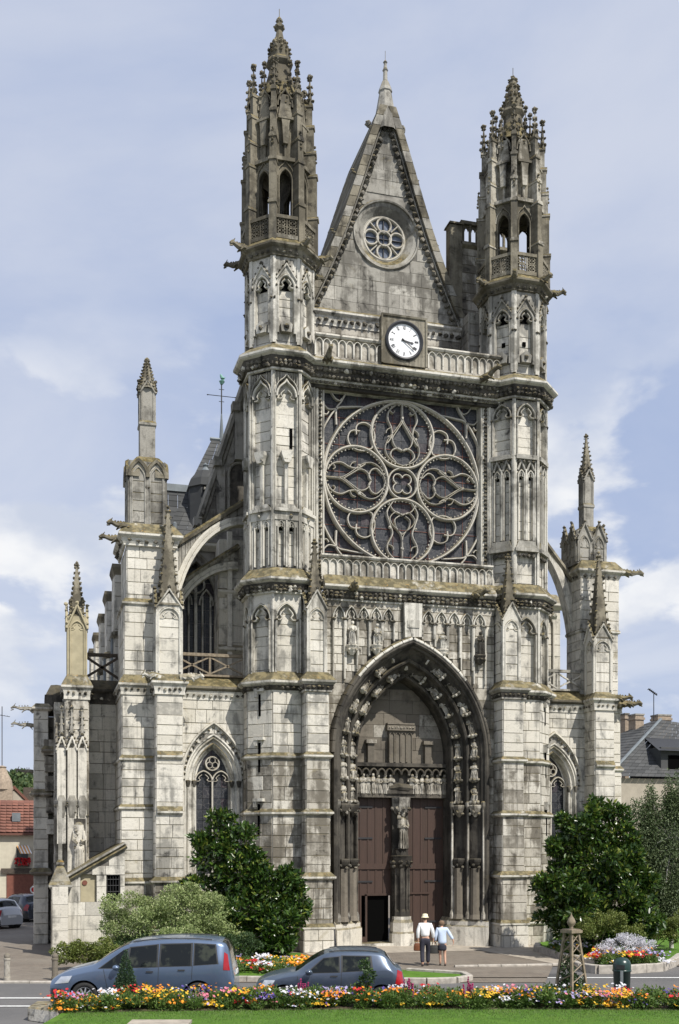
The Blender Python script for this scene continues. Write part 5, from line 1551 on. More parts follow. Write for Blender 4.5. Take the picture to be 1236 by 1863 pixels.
m = MB().mat('lead'); m.lathe(xw, yw, [(.14, 26.9), (.08, 28.6), (.04, 29.6), (.03, 29.7)], 8); VZ(m.build('base', wv))
m = MB().mat('iron'); m.tube([(xw, yw, 29.5), (xw, yw, 32.7)], .035, 6); m.tube([(xw - .75, yw, 31.45), (xw + .75, yw, 31.45)], .03, 6)
for z in (30.9, 32.1): m.tube([(xw - .15, yw, z), (xw + .15, yw, z)], .025, 6)
for s in (-1, 1): m.lump(xw + s * .78, yw, 31.45, .06)
VZ(m.build('cross', wv))
m = MB().mat('copper_green'); m.tube([(xw, yw, 32.6), (xw + .02, yw, 32.9), (xw + .06, yw, 33.2), (xw - .02, yw, 33.45), (xw - .06, yw, 33.6)], .14, 8, taper=[.5, 1.2, .9, .55, .25]); m.tube([(xw + .05, yw, 33.0), (xw + .2, yw, 33.35)], .07, 6, taper=[1, .4]); VZ(m.build('cockerel', wv))
# piers receding along the nave
for i in range(5):
    B = part('buttress', church); OWNER[0] = B; y = 47.6 + 5.2 * i; core = MB().mat('mortar'); tr = MB().mat('stone_high')
    mason_box(core, 3.28, 4.3, y, y + 1.4, 9, 15.85, 'stone', 'LF', h=.6, w=.6)
    tr.sweep(u_path(3.28, 4.3, y, y + 1.4), [(-.5, 16.25), (.12, 16.1), (.14, 15.95), (.04, 15.7), (0, 15.5)], False)
    tr.sweep(u_path(3.28, 4.3, y, y + 1.4), [(-.1, 13.3), (.14, 13.2), (.14, 13.1), (0, 12.9)])
    tr.mat('lead' if i < 3 else 'stone_grey'); tr.tube([(3.2, y + .4, 10), (3.2, y + .4, 13)], .07, 6)
    core.build('core', B); tr.build('coping', B)

# ------------------------------------------------------------------ left chapel range
ch = part('chapel_front', church); OWNER[0] = ch
core = MB().mat('mortar_dark'); tr = MB().mat('stone_low'); fz = MB().mat('frieze'); YC = 46.6
mason_box(core, 1.9, 3.5, YC, YC + 1.5, 0, 10.1, 'stone', 'F', h=.52, w=.95)
P = [(1.9, YC), (3.4, YC)]
tr.mat('stone_soot_shade'); tr.sweep(P, corn(11.0, 10.6, 10.0, .25)); leaf_path(fz, P, .1, 10.2, .26, .08)
tr.mat('wood_dark'); fy = plane(YC + .2); tr.fbox(fy, 1.95, 3.5, 12.0, 12.14, -.06, .06)
for (p, q) in (((2.0, 12.0), (3.4, 11.1)), ((2.0, 11.1), (3.4, 12.0))): tr.fsweep(fy, [p, q], [(-.05, -.04), (-.05, .04), (.05, .04), (.05, -.04)])
tr.box(1.95, 2.15, YC, YC + .3, 10.9, 11.2)
core.build('core', ch); tr.build('moulding', ch); fz.build('carved_frieze', ch)
cp = part('buttress', church); OWNER[0] = cp
core = MB().mat('mortar'); tr = MB().mat('trim'); fz = MB().mat('frieze'); yc = 45.0
mason_box(core, 1.18, 2.06, yc, 46.8, 0, 10.0, 'stone_low'); mason_box(core, .78, 1.2, yc + .6, 46.8, 0, 9.9, 'stone_low', 'LF')
P = u_path(1.18, 2.06, yc, 46.8)
tr.sweep(P, corn(10.95, 10.5, 9.95, .18)); leaf_path(fz, P, .1, 10.2, .2, .075)
tr.mat('stone_grey')
# slender shafts under steep gablets
for (x, y) in ((1.02, yc - .02), (1.42, yc - .12), (1.82, yc - .12)):
    tr.mat('stone'); tr.box(x - .17, x + .17, y - .12, y + .3, 2.8 if x > 1.1 else 4.2, 8.0)
    gablet(tr, plane(y - .12), x, .2, 7.9, .55, 0, .06, True, fz)
    tr.mat('stone_grey'); crocket_spire(tr, x, y + .0, 8.2, 9.7, .13, 4, 5, None, PI / 4, .8)
    tr.lathe(x, y + .05, [(.12, 4.9), (.24, 5.4), (.27, 5.9), (.1, 6.4)], 6)
    for q in range(6): fz.lump(x + .2 * math.cos(q), y - .08, 5.3 + q * .13, .08)
vd = MB().mat('void'); vd.mat('stone_soot_shade'); vd.box(1.5, 1.95, yc - .26, yc - .02, 3.0, 5.2)
vd.build('opening', cp)
# upper niche pier: yellowish restored stone
simple('stone_new', (0.37, 0.325, 0.215), .9, var=.12, scale=3)
nb = MB().mat('stone_new')
nb.box(1.28, 1.98, yc + .15, yc + .85, 10.6, 13.3)
f_ = plane(yc + .15)
for f_, c_ in ((plane(yc + .15), 1.63), (Fr(1.28, 0, 180), -(yc + .5)), (Fr(1.98, 0, 0), yc + .5)):
    blind_arch(nb, f_, c_, .27, 10.9, 12.75, .35, 0, .05, .03); gablet(nb, f_, c_, .4, 12.8, .95, 0, .1, True, nb)
    for s in (-1, 1): nb.fbox(f_, c_ + s * .35 - .03, c_ + s * .35 + .03, 10.6, 13.0, 0, .04)
nb.mat('stone_high')
crocket_spire(nb, 1.63, yc + .5, 13.3, 15.55, .36, 4, 10, None, PI / 4, 1.1)
for a in range(4): crocket_spire(nb, 1.63 + .36 * math.cos(PI / 4 + a * PI / 2), yc + .5 + .36 * math.sin(PI / 4 + a * PI / 2), 12.6, 14.0, .09, 4, 4, None, PI / 4, .8)
nb.build('pinnacle', cp); core.build('core', cp); tr.build('moulding', cp); fz.build('carved_frieze', cp)
# ruinous far buttress with three gargoyles
fb = part('buttress', church); OWNER[0] = fb; core = MB().mat('mortar'); tr = MB().mat('stone_low')
mason_box(core, -.02, .55, 47.8, 50, 0, 9.9, 'stone', 'LF', h=.5); mason_box(core, .5, 1.3, 48.3, 50, 0, 9.6, 'stone_low', 'LFR', h=.5)
for k, z in enumerate((8.6, 7.9, 7.1, 6.2, 5.3)): 
    mason_box(core, .38 + .03 * k, .95 - .03 * k, 47.3 + .1 * k, 48.2, z - .7, z - .05, 'stone_low', 'LFR', h=.35)
tr.sweep(u_path(.0, .6, 47.75, 49), ledge(9.9, .12)); tr.sweep(u_path(.35, 1.0, 47.25, 48), ledge(8.1, .1)); tr.sweep(u_path(-.1, .6, 47.6, 49), ledge(6.3, .12)); tr.sweep(u_path(-.1, .6, 47.6, 49), ledge(3.0, .12))
tr.mat('stone_soot_shade'); tr.box(.4, 1.6, 48.0, 50, 9.8, 10.5); tr.lathe(.9, 48.8, [(.6, 10.5), (.3, 11.0), (0, 11.05)], 5); tr.box(.7, 1.2, 46.4, 48, 0, 3.4)
core.build('core', fb); tr.build('moulding', fb)
gargoyle(fb, .0, 48.1, 9.85, 182, .95, 'stone_grey', s=.6); gargoyle(fb, .0, 48.4, 9.2, 180, .95, 'stone_grey', s=.6); gargoyle(fb, .0, 50, 7.35, 180, .8, 'stone_grey', s=.55)

# all ashlar of the church
lay(STONES, lambda own: own or church, church, 300)

# ------------------------------------------------------------------ free standing statues
def statue(i, loc, sc, label, rz=0, mat=None, nohead=False):
    o = figs[i].copy(); coll.objects.link(o); o.name = 'statue'
    if mat: o.data = o.data.copy(); o.data.materials.clear(); o.data.materials.append(M[mat]); o.data.polygons.foreach_set('material_index', [0] * len(o.data.polygons))
    o.parent = None; o.location = loc; o.rotation_euler = (0, 0, rz); o.scale = sc
    tag(o, label, 'statue'); return o
ys = YF + .35 - .25
for i, (x, z, lb, mt) in enumerate(((12.13, 12.1, 'pale statue with raised arm on a corbel, leftmost in the row above the portal arch', 'stone'), (13.17, 12.15, 'pale broken statue on a corbel just left of the plain block above the arch', 'stone'),
                                    (15.97, 12.1, 'small worn statue before a pink stone panel right of the plain block above the arch', 'trim'), (17.6, 11.95, 'dark weathered statue on a corbel, rightmost in the row above the portal arch', 'stone_soot_shade'))):
    statue((1, 2, 3, 1)[i], (x, ys, z), (.95, .95, (.95, .85, .7, .95)[i]), lb, random.uniform(-.4, .4), mt)
    m = MB().mat('stone' if i < 3 else 'stone_soot_shade')
    m.lathe(x, ys + .05, [(.06, z - .42), (.15, z - .3), (.22, z - .12), (.26, z - .05), (.24, z), (0, z + .01)], 8)
    for q in range(8): m.lump(x + .2 * math.cos(q * .785), ys + .05 + .18 * math.sin(q * .785), z - .2, .07)
    m.build('corbel', gal)
vg = statue(1, (XC, YD - .58, 4.0), (1.35, 1.3, 1.55), 'grey stone statue of a robed woman carrying a child, on the post between the doors', .1, 'stone_low')
chd = figs[3].copy(); coll.objects.link(chd); chd.name = 'child_figure'; chd.data = vg.data; chd.parent = vg; chd.location = (-.16, -.08, .55); chd.scale = (.42, .5, .42); chd.rotation_euler = (0, 0, .3)
hl = MB().mat('stone')
hl.lathe(1.68, 44.78, [(.12, 3.2), (.24, 3.3), (.25, 3.9), (.2, 4.4), (.22, 4.75), (.2, 4.95), (.1, 5.05), (0, 5.08)], 12, sx=1, sy=.8)
for q in range(14): hl.lump(1.68 + random.uniform(-.17, .17), 44.62, 3.4 + q * .11, .07)
hl.tube([(1.5, 44.7, 4.7), (1.46, 44.6, 4.35), (1.6, 44.52, 4.2)], .07, 6); hl.tube([(1.86, 44.7, 4.7), (1.9, 44.6, 4.35), (1.75, 44.52, 4.3)], .07, 6)
for k in range(5): hl.tube([(1.55 + k * .065, 44.56, 4.0), (1.53 + k * .075, 44.53, 3.25)], .03, 5)
hl.build('statue', None, label='worn headless pale statue in the niche above the lean-to roof at the left', cat='statue')

# ------------------------------------------------------------------ lean-to
annex = thing('lean_to', 'small pale stone lean-to with sloping roof and barred window beside the church', 'outbuilding', (1.9, 42.6, 0))
AN = []
fa = plane(42.5); core = MB().mat('mortar')
core.plate(fa, [(.95, 0), (3.3, 0), (3.3, 4.15), (1.15, 2.9), (.95, 2.9)], [[(2.62, 2.0), (3.12, 2.0), (3.12, 3.0), (2.62, 3.0)], [(1.66, 2.0), (2.24, 2.0), (2.24, 3.05), (1.66, 3.05)]], -.3, 0)
core.build('wall', annex)
hl_ = lambda c, hw, a, b: (c, lambda z: hw if a < z < b else 0)
courses(fa, .95, 3.3, 0, 2.0, 'stone', h=.5, w=.8, store=AN, lim=lambda z: (.95, 3.3))
courses(fa, .95, 3.3, 2.0, 3.0, 'stone', holes=[hl_(2.87, .26, 1.9, 3.1), hl_(1.95, .3, 1.9, 3.1)], h=.5, w=.6, store=AN)
courses(fa, .95, 3.3, 3.02, 4.05, 'stone', h=.34, w=.7, store=AN, lim=lambda z: (1.2 + max(0, (z - 2.9)) * 1.72 + .1, 3.3))
courses(Fr(.95, 0, 180), -46, -42.5, 0, 2.9, 'stone_low', store=AN)
m = MB().mat('stone_new'); m.fbox(fa, 1.66, 2.24, 2.0, 3.05, -.14, -.12); m.build('blocked_window', annex)
m = MB().mat('bar_rust'); m.prism(plane(42.61), circ(1.82, 2.72, .1, 9), 0, .02); m.build('brick_patch', annex)
m = MB().mat('void'); m.fbox(fa, 2.6, 3.14, 1.98, 3.02, -.4, -.2); m.build('window_opening', annex)
for i in range(5):
    m = MB().mat('iron'); x = 2.66 + i * .105; m.tube([(x, 42.56, 2.0), (x, 42.56, 3.0)], .013, 5); m.build('window_bar', annex)
for i in range(4):
    m = MB().mat('iron'); m.tube([(2.62, 42.55, 2.15 + i * .23), (3.12, 42.55, 2.15 + i * .23)], .013, 5); m.build('window_bar', annex)
m = MB().mat('stone_grey'); m.fsweep(fa, [(1.05, 2.78), (3.35, 4.13)], [(-.12, -3.5), (-.12, .06), (-.04, .16), (.03, .1), (.08, .2), (.15, .18), (.15, -3.5)]); m.build('roof', annex)
core = MB().mat('mortar'); cx, cy = .98, 42.45
for (x0, x1, z0, z1) in ((.62, 1.2, 0, 2.6),):
    core.box(x0, x1, 42.2, 43.0, z0, z1); courses(plane(42.2), x0, x1, 0, z1, 'stone', h=.5, w=.4, store=AN); courses(Fr(x0, 0, 180), -43, -42.2, 0, z1, 'stone_low', h=.5, w=.5, store=AN)
core.build('corner_pier', annex)
m = MB().mat('stone_grey'); m.lathe(.92, 42.6, [(.52, 2.5), (.6, 2.58), (.6, 2.66), (.5, 2.8), (.22, 3.3), (.14, 3.36), (.2, 3.42), (.2, 3.5), (.1, 3.6), (.1, 5.9)], 4, PI / 4); m.build('pier_cap', annex)
lay(AN, lambda own: annex, annex, 290)

# ================================================================== GROUND (road runs square to the view)
def G(r, t): return (r * CS + t * SN, -r * SN + t * CS)
def sheet(name, pts, z, mat, subd=False, **k):
    m = MB().mat(mat); m.add([(x, y, z) for x, y in pts], [tuple(range(len(pts)))])
    return m.build(name, **k)
t = NT('paving'); 
bk_ = t.n.new('ShaderNodeTexBrick'); bk_.inputs['Scale'].default_value = 1.0; bk_.inputs['Brick Width'].default_value = .22; bk_.inputs['Row Height'].default_value = .11; bk_.inputs['Mortar Size'].default_value = .006
mp = t.n.new('ShaderNodeMapping'); mp.inputs['Rotation'].default_value = (0, 0, HEAD); t.l.new(t.geo.outputs['Position'], mp.inputs[0]); t.l.new(mp.outputs[0], bk_.inputs['Vector'])
for i, c_ in ((1, (.185, .15, .115)), (2, (.13, .108, .085)), (3, (.075, .066, .054))): bk_.inputs[i].default_value = (*c_, 1)
c = t.mix(t.ramp(t.noise(.6, 6, .65), .35, .7, 0, .55), bk_.outputs['Color'], (.21, .185, .15)); c = t.mix(t.ramp(t.noise(7, 4), .45, .8, 0, .5), c, (.09, .078, .062)); t.bump(bk_.outputs['Fac'], -.5, .01); M['paving'] = t.fin(c, .9)
t = NT('asphalt'); c = t.mix(t.ramp(t.noise(.35, 6, .6, sc=(1, 1, 1)), .3, .7), (.085, .083, .082), (.125, .12, .116)); c = t.mix(t.ramp(t.noise(45, 2, .7), .5, .8, 0, .5), c, (.19, .185, .175)); c = t.mix(t.ramp(t.noise(.9, 3, .6, off=(3, 2, 1)), .62, .7, 0, .4), c, (.06, .06, .06)); t.bump(t.noise(60, 3), .4, .01); M['asphalt'] = t.fin(c, .85)
simple('asphalt_dark', (.06, .06, .06), .85, var=.25, scale=12, bump=.3); simple('pave_light', (.33, .29, .235), .9, var=.18, scale=3, bump=.2); simple('kerb', (.36, .33, .285), .85, var=.25, scale=5, bump=.3); simple('road_white', (.62, .62, .60), .7, var=.15, scale=9)
simple('earth', (.07, .05, .03), .95, bump=.6); simple('far_ground', (.10, .11, .07), .95, var=.3, scale=.05)
t = NT('grass'); gn = t.noise(2.2, 5, .65); c = t.mix(t.ramp(gn, .3, .7), (.06, .145, .012), (.10, .21, .022)); c = t.mix(t.ramp(t.noise(.9, 5, .7, off=(5, 1, 0)), .5, .72, 0, .55), c, (.13, .17, .03)); c = t.mix(t.ramp(t.noise(40, 3, .7), .4, .75, 0, .6), c, (.12, .2, .04)); t.bump(t.noise(70, 3, .7), .8, .03); M['grass'] = t.fin(c, .85, spec=.2)
sheet('ground', [(-3000, -20), (3000, -20), (3000, 5000), (-3000, 5000)], -.03, 'far_ground', kind='structure')
sheet('pavement', [G(-40, 33.1), G(6.2, 33.1), G(7.3, 37.6), G(16, 37.8), (60, 30), (60, 120), (-30, 120), (-40, 40)], .0, 'paving', kind='structure')
sheet('road', [G(-60, 24), G(60, 24), G(60, 37.8), G(7.3, 37.55), G(5.5, 33.2), G(-60, 33.1)], -.015 + .0, 'asphalt', kind='structure')
sheet('porch_paving', [(10.0, 40.2), (20.6, 40.2), (20.6, 43.8), (10.0, 43.8)], .006, 'pave_light', kind='structure')
sheet('side_path', [G(7.6, 38.0), G(9.6, 38.0), G(11.5, 41.0), G(8.0, 44.5), G(5.0, 44.5)], .010, 'pave_light', kind='structure')
for i, (a, b, t0, w) in enumerate(((-16, -1.35, 29.7, .10), (-16, -3.3, 28.2, .09), (3.0, 13, 34.3, .1))):
    m = MB().mat('road_white'); m.add([(*G(a, t0 - w), .0), (*G(b, t0 - w), .0), (*G(b, t0 + w), .0), (*G(a, t0 + w), .0)], [(0, 1, 2, 3)]); m.build('road_line', kind='structure')
sheet('road_patch', [G(-2.2, 31.0), G(1.4, 31.2), G(1.5, 32.4), G(-2.1, 32.3)], -.008, 'asphalt_dark', kind='structure')
sheet('road_patch', [G(5.0, 34.2), G(7.6, 34.6), G(7.4, 35.5), G(5.1, 35.2)], -.008, 'asphalt_dark', kind='structure')
def kerb(pts, h=.13, w=.16, L=.9, name='kerb', mat='kerb', z0=-.04):
    K = part_top(name)
    for (p, q) in zip(pts[:-1], pts[1:]):
        d = math.dist(p, q); n = max(1, round(d / L))
        for i in range(n):
            a = (i + .012) / n; b = (i + .988) / n
            ax, ay = p[0] + (q[0] - p[0]) * a, p[1] + (q[1] - p[1]) * a; bx, by = p[0] + (q[0] - p[0]) * b, p[1] + (q[1] - p[1]) * b
            m = MB().mat(mat); m.rand(); hh = h + random.uniform(-.004, .004)
            m.sweep([(ax, ay), (bx, by)], [(-w / 2, z0), (-w / 2, hh - .015), (-w / 2 + .015, hh), (w / 2 - .02, hh), (w / 2, hh - .02), (w / 2, z0)])
            m.build('kerb_stone', K)
    return K
def part_top(name):
    o = bpy.data.objects.new(name, None); coll.objects.link(o); o['kind'] = 'structure'; return o
kerb([G(-14, 33.05), G(-6.5, 33.05)], .05)
kerb([G(-4.6, 33.6), G(-1, 33.2), G(2.6, 32.9), G(3.5, 33.1), G(4.0, 33.7), G(3.9, 34.6), G(2.2, 35.6)], .16, .2)
kerb([G(3.9, 37.3), G(5.5, 37.5), G(8.2, 37.9)], .07)
kerb([G(8.0, 44.3), G(7.7, 43.0), G(8.2, 39.6), G(9.2, 37.8), G(9.9, 36.9)], .22, .22)
kerb([G(7.9, 36.9), G(7.95, 36.1), G(8.35, 35.5), G(9.3, 35.5), G(10.6, 36.2), G(11.4, 37.6), G(12.2, 39.4), G(14.5, 42.2)], .26, .22)
# planted beds and lawns
def lawn(pts, z, name='lawn', mat='grass', blades=0):
    return sheet(name, pts, z, mat, kind='structure')
lawn([G(-4.6, 33.7), G(2.6, 33.0), G(3.9, 33.8), G(3.8, 34.6), G(2.0, 35.8), G(-.6, 38.5), G(-1.5, 41.5), G(-9, 41.5), G(-8, 36)], .08)
lawn([G(8.2, 44.4), G(7.9, 43), G(8.4, 39.8), G(9.4, 37.9), G(8.1, 36.9), G(8.1, 36.1), G(8.4, 35.65), G(9.3, 35.65), G(10.5, 36.3), G(11.3, 37.6), G(12.1, 39.5), G(14.4, 42.3), G(30, 52), G(30, 60), G(9, 60)], .12)
# raised foreground lawn with its flower border
m = MB().mat('grass')
edge = lambda r: 25.05 + .9 * (1 - ((r - 3.0) / 12.0) ** 2) if r > -6.6 else 23
N = 40
top = [G(-6.4 + 26 * i / N, max(23.2, edge(-6.4 + 26 * i / N) + .9)) for i in range(N + 1)]
vs = [(x, y, .25) for x, y in top] + [(*G(-6.4 + 26 * i / N, 16), .34) for i in range(N + 1)] + [(x, y, -.05) for x, y in top]
m.add(vs, [(i, i + 1, N + 2 + i, N + 1 + i) for i in range(N)][::1] + [(i + 1, i, 2 * N + 2 + i, 2 * N + 3 + i) for i in range(N)])
m.build('lawn', kind='structure')
def blades(region, n, h, name, z, mat='grass'):
    V = []; F = []; Rr = []
    for i in range(n):
        r, tt = region(); x, y = G(r, tt); a = random.uniform(0, 6.28); hh = h * random.uniform(.5, 1.3); w = .006
        b = len(V); V += [(x - w * math.cos(a), y - w * math.sin(a), z), (x + w * math.cos(a), y + w * math.sin(a), z), (x + hh * .5 * math.sin(a), y - hh * .5 * math.cos(a), z + hh)]
        F.append((b, b + 1, b + 2)); Rr.append(random.random())
    q = MB().mat('leaf_bed'); q.V = V; q.F = F; q.R = Rr; q.MI = [0] * len(F); return q.build(name, kind='stuff')
def reg():
    r = random.uniform(-6.2, 9.5); return r, random.uniform(23.0, edge(r) + .1)
blades(reg, 60000, .045, 'grass', .25)
bw = thing('low_wall', 'low rough stone wall block at the left end of the flower bed', 'wall', (*G(-7.0, 26.3), 0))
m = MB().mat('stone_low'); a_, b_ = G(-7.35, 26.6), G(-6.35, 25.9)
m.sweep([G(-7.4, 26.8), G(-7.35, 25.9), G(-6.5, 25.3)], [(0, 0), (0, .28), (-.03, .32), (-.4, .32), (-.4, 0)]); m.build('wall_block', bw)
sl = thing('stone_slab', 'pale flat slab edge lying on the lawn at the bottom of the photo', 'slab', (*G(-4.0, 23.2), .28))
m = MB().mat('pave_light'); fs_ = Fr(*G(-3.85, 23.55), -90 - 15.5); m.fbox(fs_, -.65, .65, .26, .34, -.3, .9); m.build('slab', sl)

# ================================================================== VEGETATION
rng = np.random.default_rng(5)
def leaf_cloud(name, blobs, n, L, Wd, mat, parent, droop=0.0, up=0.3, kind=None, shell=.55, label=None, cat=None, group=None):
    """blobs: (x,y,z, rx,ry,rz, weight). leaf = folded rhombus"""
    Wt = np.array([b[6] for b in blobs]); Wt = Wt / Wt.sum()
    idx = rng.choice(len(blobs), n, p=Wt); B = np.array([b[:6] for b in blobs])[idx]
    d = rng.normal(size=(n, 3)); d /= np.linalg.norm(d, axis=1)[:, None]
    rad = shell + (1.04 - shell) * rng.random((n, 1)) ** .6
    rad *= 1 + .14 * np.sin(d[:, :1] * 7 + B[:, :1] * 3) * np.cos(d[:, 2:3] * 6 + B[:, 1:2])
    P = B[:, :3] + d * rad * B[:, 3:6]
    ax = d + rng.normal(size=(n, 3)) * .8; ax[:, 2] += up; ax[:, 2] -= droop * 2.2; ax /= np.linalg.norm(ax, axis=1)[:, None]
    side = np.cross(ax, rng.normal(size=(n, 3))); side /= np.linalg.norm(side, axis=1)[:, None]
    nr = np.cross(ax, side)
    s = (.6 + .8 * rng.random((n, 1)))
    a = P; b = P + ax * L * s * .5 + side * Wd * s + nr * Wd * .35; c = P + ax * L * s; e = P + ax * L * s * .5 - side * Wd * s + nr * Wd * .35
    V = np.stack([a, b, c, e], 1).reshape(-1, 3).astype(np.float32)
    me = bpy.data.meshes.new(name)
    me.vertices.add(4 * n); me.vertices.foreach_set('co', V.ravel())
    F = np.arange(4 * n).reshape(n, 4); F3 = np.concatenate([F[:, [0, 1, 2]], F[:, [0, 2, 3]]], 1).reshape(-1, 3)
    me.loops.add(6 * n); me.loops.foreach_set('vertex_index', F3.ravel().astype(np.int32))
    me.polygons.add(2 * n); me.polygons.foreach_set('loop_start', (np.arange(2 * n) * 3).astype(np.int32)); me.polygons.foreach_set('loop_total', np.full(2 * n, 3, np.int32))
    me.update()
    at = me.attributes.new('rnd', 'FLOAT', 'FACE'); at.data.foreach_set('value', np.repeat(rng.random(n), 2).astype(np.float32))
    me.materials.append(M[mat])
    o = bpy.data.objects.new(name, me); coll.objects.link(o)
    if parent: adopt(o, parent)
    return tag(o, label, cat, group, kind)
def P3(r, t, z): x, y = G(r, t); return (x, y, z)
def limbs(m, base, tips, r0, n=7):
    for tp in tips:
        p = Vector(base); q = Vector(tp); mid = p.lerp(q, .5) + Vector((random.uniform(-.2, .2), random.uniform(-.2, .2), random.uniform(.0, .3)))
        m.tube([tuple(p), tuple(p.lerp(mid, .5)), tuple(mid), tuple(q)], r0, n, taper=[1, .75, .5, .2])
def pr(px, py, t): # photo measure to road frame: r, z
    return (px - 618) / 2000 * t, EYE + (1540 - py) / 2000 * t
def blob(px, py, t, w, h, wt=1.0, dep=None):
    r, z = pr(px, py, t); x, y = G(r, t); s = t / 2000
    return (x, y, z, w * s, (dep or w) * s * .9, h * s, wt * (w * h))
def ragged(blobs, k=9, q=.38):
    out = []
    for (x, y, z, a, b, c_, w) in blobs:
        out.append((x, y, z, a * .82, b * .82, c_ * .82, w * .55))
        for i in range(k):
            v = Vector((random.gauss(0, 1), random.gauss(0, 1), random.gauss(0, 1) + .3)).normalized() * random.uniform(.75, 1.12); f_ = random.uniform(q * .5, q)
            out.append((x + v.x * a, y + v.y * b, z + v.z * c_, a * f_, b * f_, c_ * f_, w * f_ * .35))
    return out
def tree(name, label, cat, blobs, n, L, Wd, mat, trunk, leaf='crown', bark='bark', r0=.09, group=None, rag=True, **k):
    core_b = blobs
    if rag: blobs = ragged(blobs)
    T = thing(name, label, cat, (trunk[0], trunk[1], 0), group=group)
    m = MB().mat(bark); b = (trunk[0], trunk[1], 0); c = (trunk[0] + random.uniform(-.1, .1), trunk[1], trunk[2])
    m.tube([b, tuple((Vector(b) + Vector(c)) * .5), c], r0, 8, taper=[1.3, 1, .8]); limbs(m, c, [tuple(q[:3]) for q in core_b], r0 * .6)
    m.build('trunk', T); leaf_cloud(leaf, blobs, n, L, Wd, mat, T, **k); return T
tt = 40.5
mg = [blob(400, 1505, tt, 26, 30), blob(385, 1560, tt, 42, 38), blob(440, 1530, tt, 28, 26), blob(430, 1590, tt, 50, 40), blob(365, 1620, tt, 38, 30), blob(490, 1620, tt, 48, 36),
      blob(525, 1600, tt, 22, 20), blob(450, 1650, tt, 72, 45), blob(510, 1670, tt, 52, 52), blob(400, 1690, tt, 50, 40), blob(470, 1705, tt, 68, 36), blob(365, 1530, tt, 16, 14), blob(465, 1580, tt, 24, 24), blob(545, 1640, tt, 22, 26)]
x, y = G(*[pr(450, 1700, tt)[0], tt])
tree('magnolia_tree', 'glossy dark green magnolia in front of the left aisle window', 'tree', mg, 21000, .21, .045, 'leaf_magnolia', (x, y, 1.4), shell=.35)
vb = [blob(255, 1665, 38.5, 62, 40), blob(320, 1650, 38.5, 58, 34), blob(375, 1665, 38.5, 52, 34), blob(300, 1690, 38.5, 100, 34), blob(225, 1690, 38.5, 40, 26), blob(400, 1700, 38.5, 40, 30), blob(345, 1625, 38.5, 24, 16), blob(205, 1660, 38.5, 18, 14)]
tree('variegated_bush', 'broad grey-green variegated bush behind the blue people carrier', 'bush', vb, 30000, .085, .02, 'leaf_variegated', (*G(pr(310, 1700, 38.5)[0], 38.5), .5), r0=.06, shell=.4)
hb = [blob(px, 1737, 36.5, 24, 20) for px in (122, 150, 178, 205)] + [blob(185, 1728, 36.5, 26, 20), blob(140, 1725, 36.5, 20, 14)]
tree('clipped_bush', 'low yellow-green bush at the foot of the stone lean-to', 'bush', hb, 14000, .06, .018, 'leaf_hedge', (*G(pr(160, 1737, 36.5)[0], 36.5), .2), r0=.04, shell=.5)
hb = [blob(px, 1722, 38.0, 26, 26) for px in (225, 255)] + [blob(430, 1728, 37.5, 40, 24), blob(395, 1735, 37.5, 30, 18)]
tree('dark_bush', 'dark green bush between the clipped bush and the variegated one', 'bush', hb, 9000, .07, .02, 'leaf_dark', (*G(pr(240, 1722, 38.0)[0], 38.0), .2), r0=.04, shell=.5)
tt = 41.0
mg = [blob(1085, 1478, tt, 26, 22), blob(1120, 1480, tt, 18, 18), blob(1065, 1515, tt, 38, 30), blob(1035, 1500, tt, 20, 16), blob(1110, 1520, tt, 36, 30), blob(1030, 1550, tt, 30, 26), blob(1080, 1560, tt, 56, 36), blob(1120, 1580, tt, 46, 40),
      blob(1020, 1600, tt, 38, 30), blob(1070, 1620, tt, 66, 40), blob(1125, 1640, tt, 54, 44), blob(1010, 1640, tt, 32, 24), blob(1060, 1670, tt, 70, 34), blob(1150, 1560, tt, 26, 34), blob(1160, 1620, tt, 32, 40), blob(1165, 1670, tt, 40, 28), blob(1135, 1700, tt, 60, 24), blob(985, 1610, tt, 18, 14), blob(1045, 1690, tt, 50, 26)]
tree('magnolia_tree', 'large dark glossy magnolia in front of the right aisle window', 'tree', mg, 34000, .20, .045, 'leaf_magnolia', (*G(pr(1080, 1700, tt)[0], tt), 1.4), shell=.35)
bi = []
for i in range(60):
    px = random.uniform(1160, 1270); top_ = 1400 + abs(px - 1215) * .7 + random.uniform(0, 30); py = random.uniform(top_, 1660)
    bi.append(blob(px, py, 43, random.uniform(10, 20), random.uniform(24, 52)))
T = tree('weeping_birch', 'loose pale-leaved weeping birch at the right edge', 'tree', bi, 80000, .085, .020, 'leaf_birch', (*G(pr(1222, 1700, 43)[0], 43), 4.5), bark='bark_pale', r0=.07, droop=.5, shell=.1, rag=False)
sh = [blob(1075, 1690, 39.5, 34, 22), blob(1110, 1680, 39.5, 28, 20), blob(1150, 1700, 39.8, 30, 14)]
tree('red_tipped_shrub', 'low olive shrub with reddish tips under the right magnolia', 'shrub', sh, 9000, .07, .02, 'leaf_hedge', (*G(pr(1085, 1700, 39.5)[0], 39.5), .2), r0=.03, shell=.3)
sh = [blob(1170, 1690, 42, 26, 22), blob(1205, 1694, 42, 30, 22), blob(1235, 1690, 42, 24, 26)]
tree('yellow_green_shrub', 'yellow-green shrub on the lawn below the birch', 'shrub', sh, 8000, .07, .02, 'leaf_hedge', (*G(pr(1190, 1700, 42)[0], 42), .2), r0=.03, shell=.3)
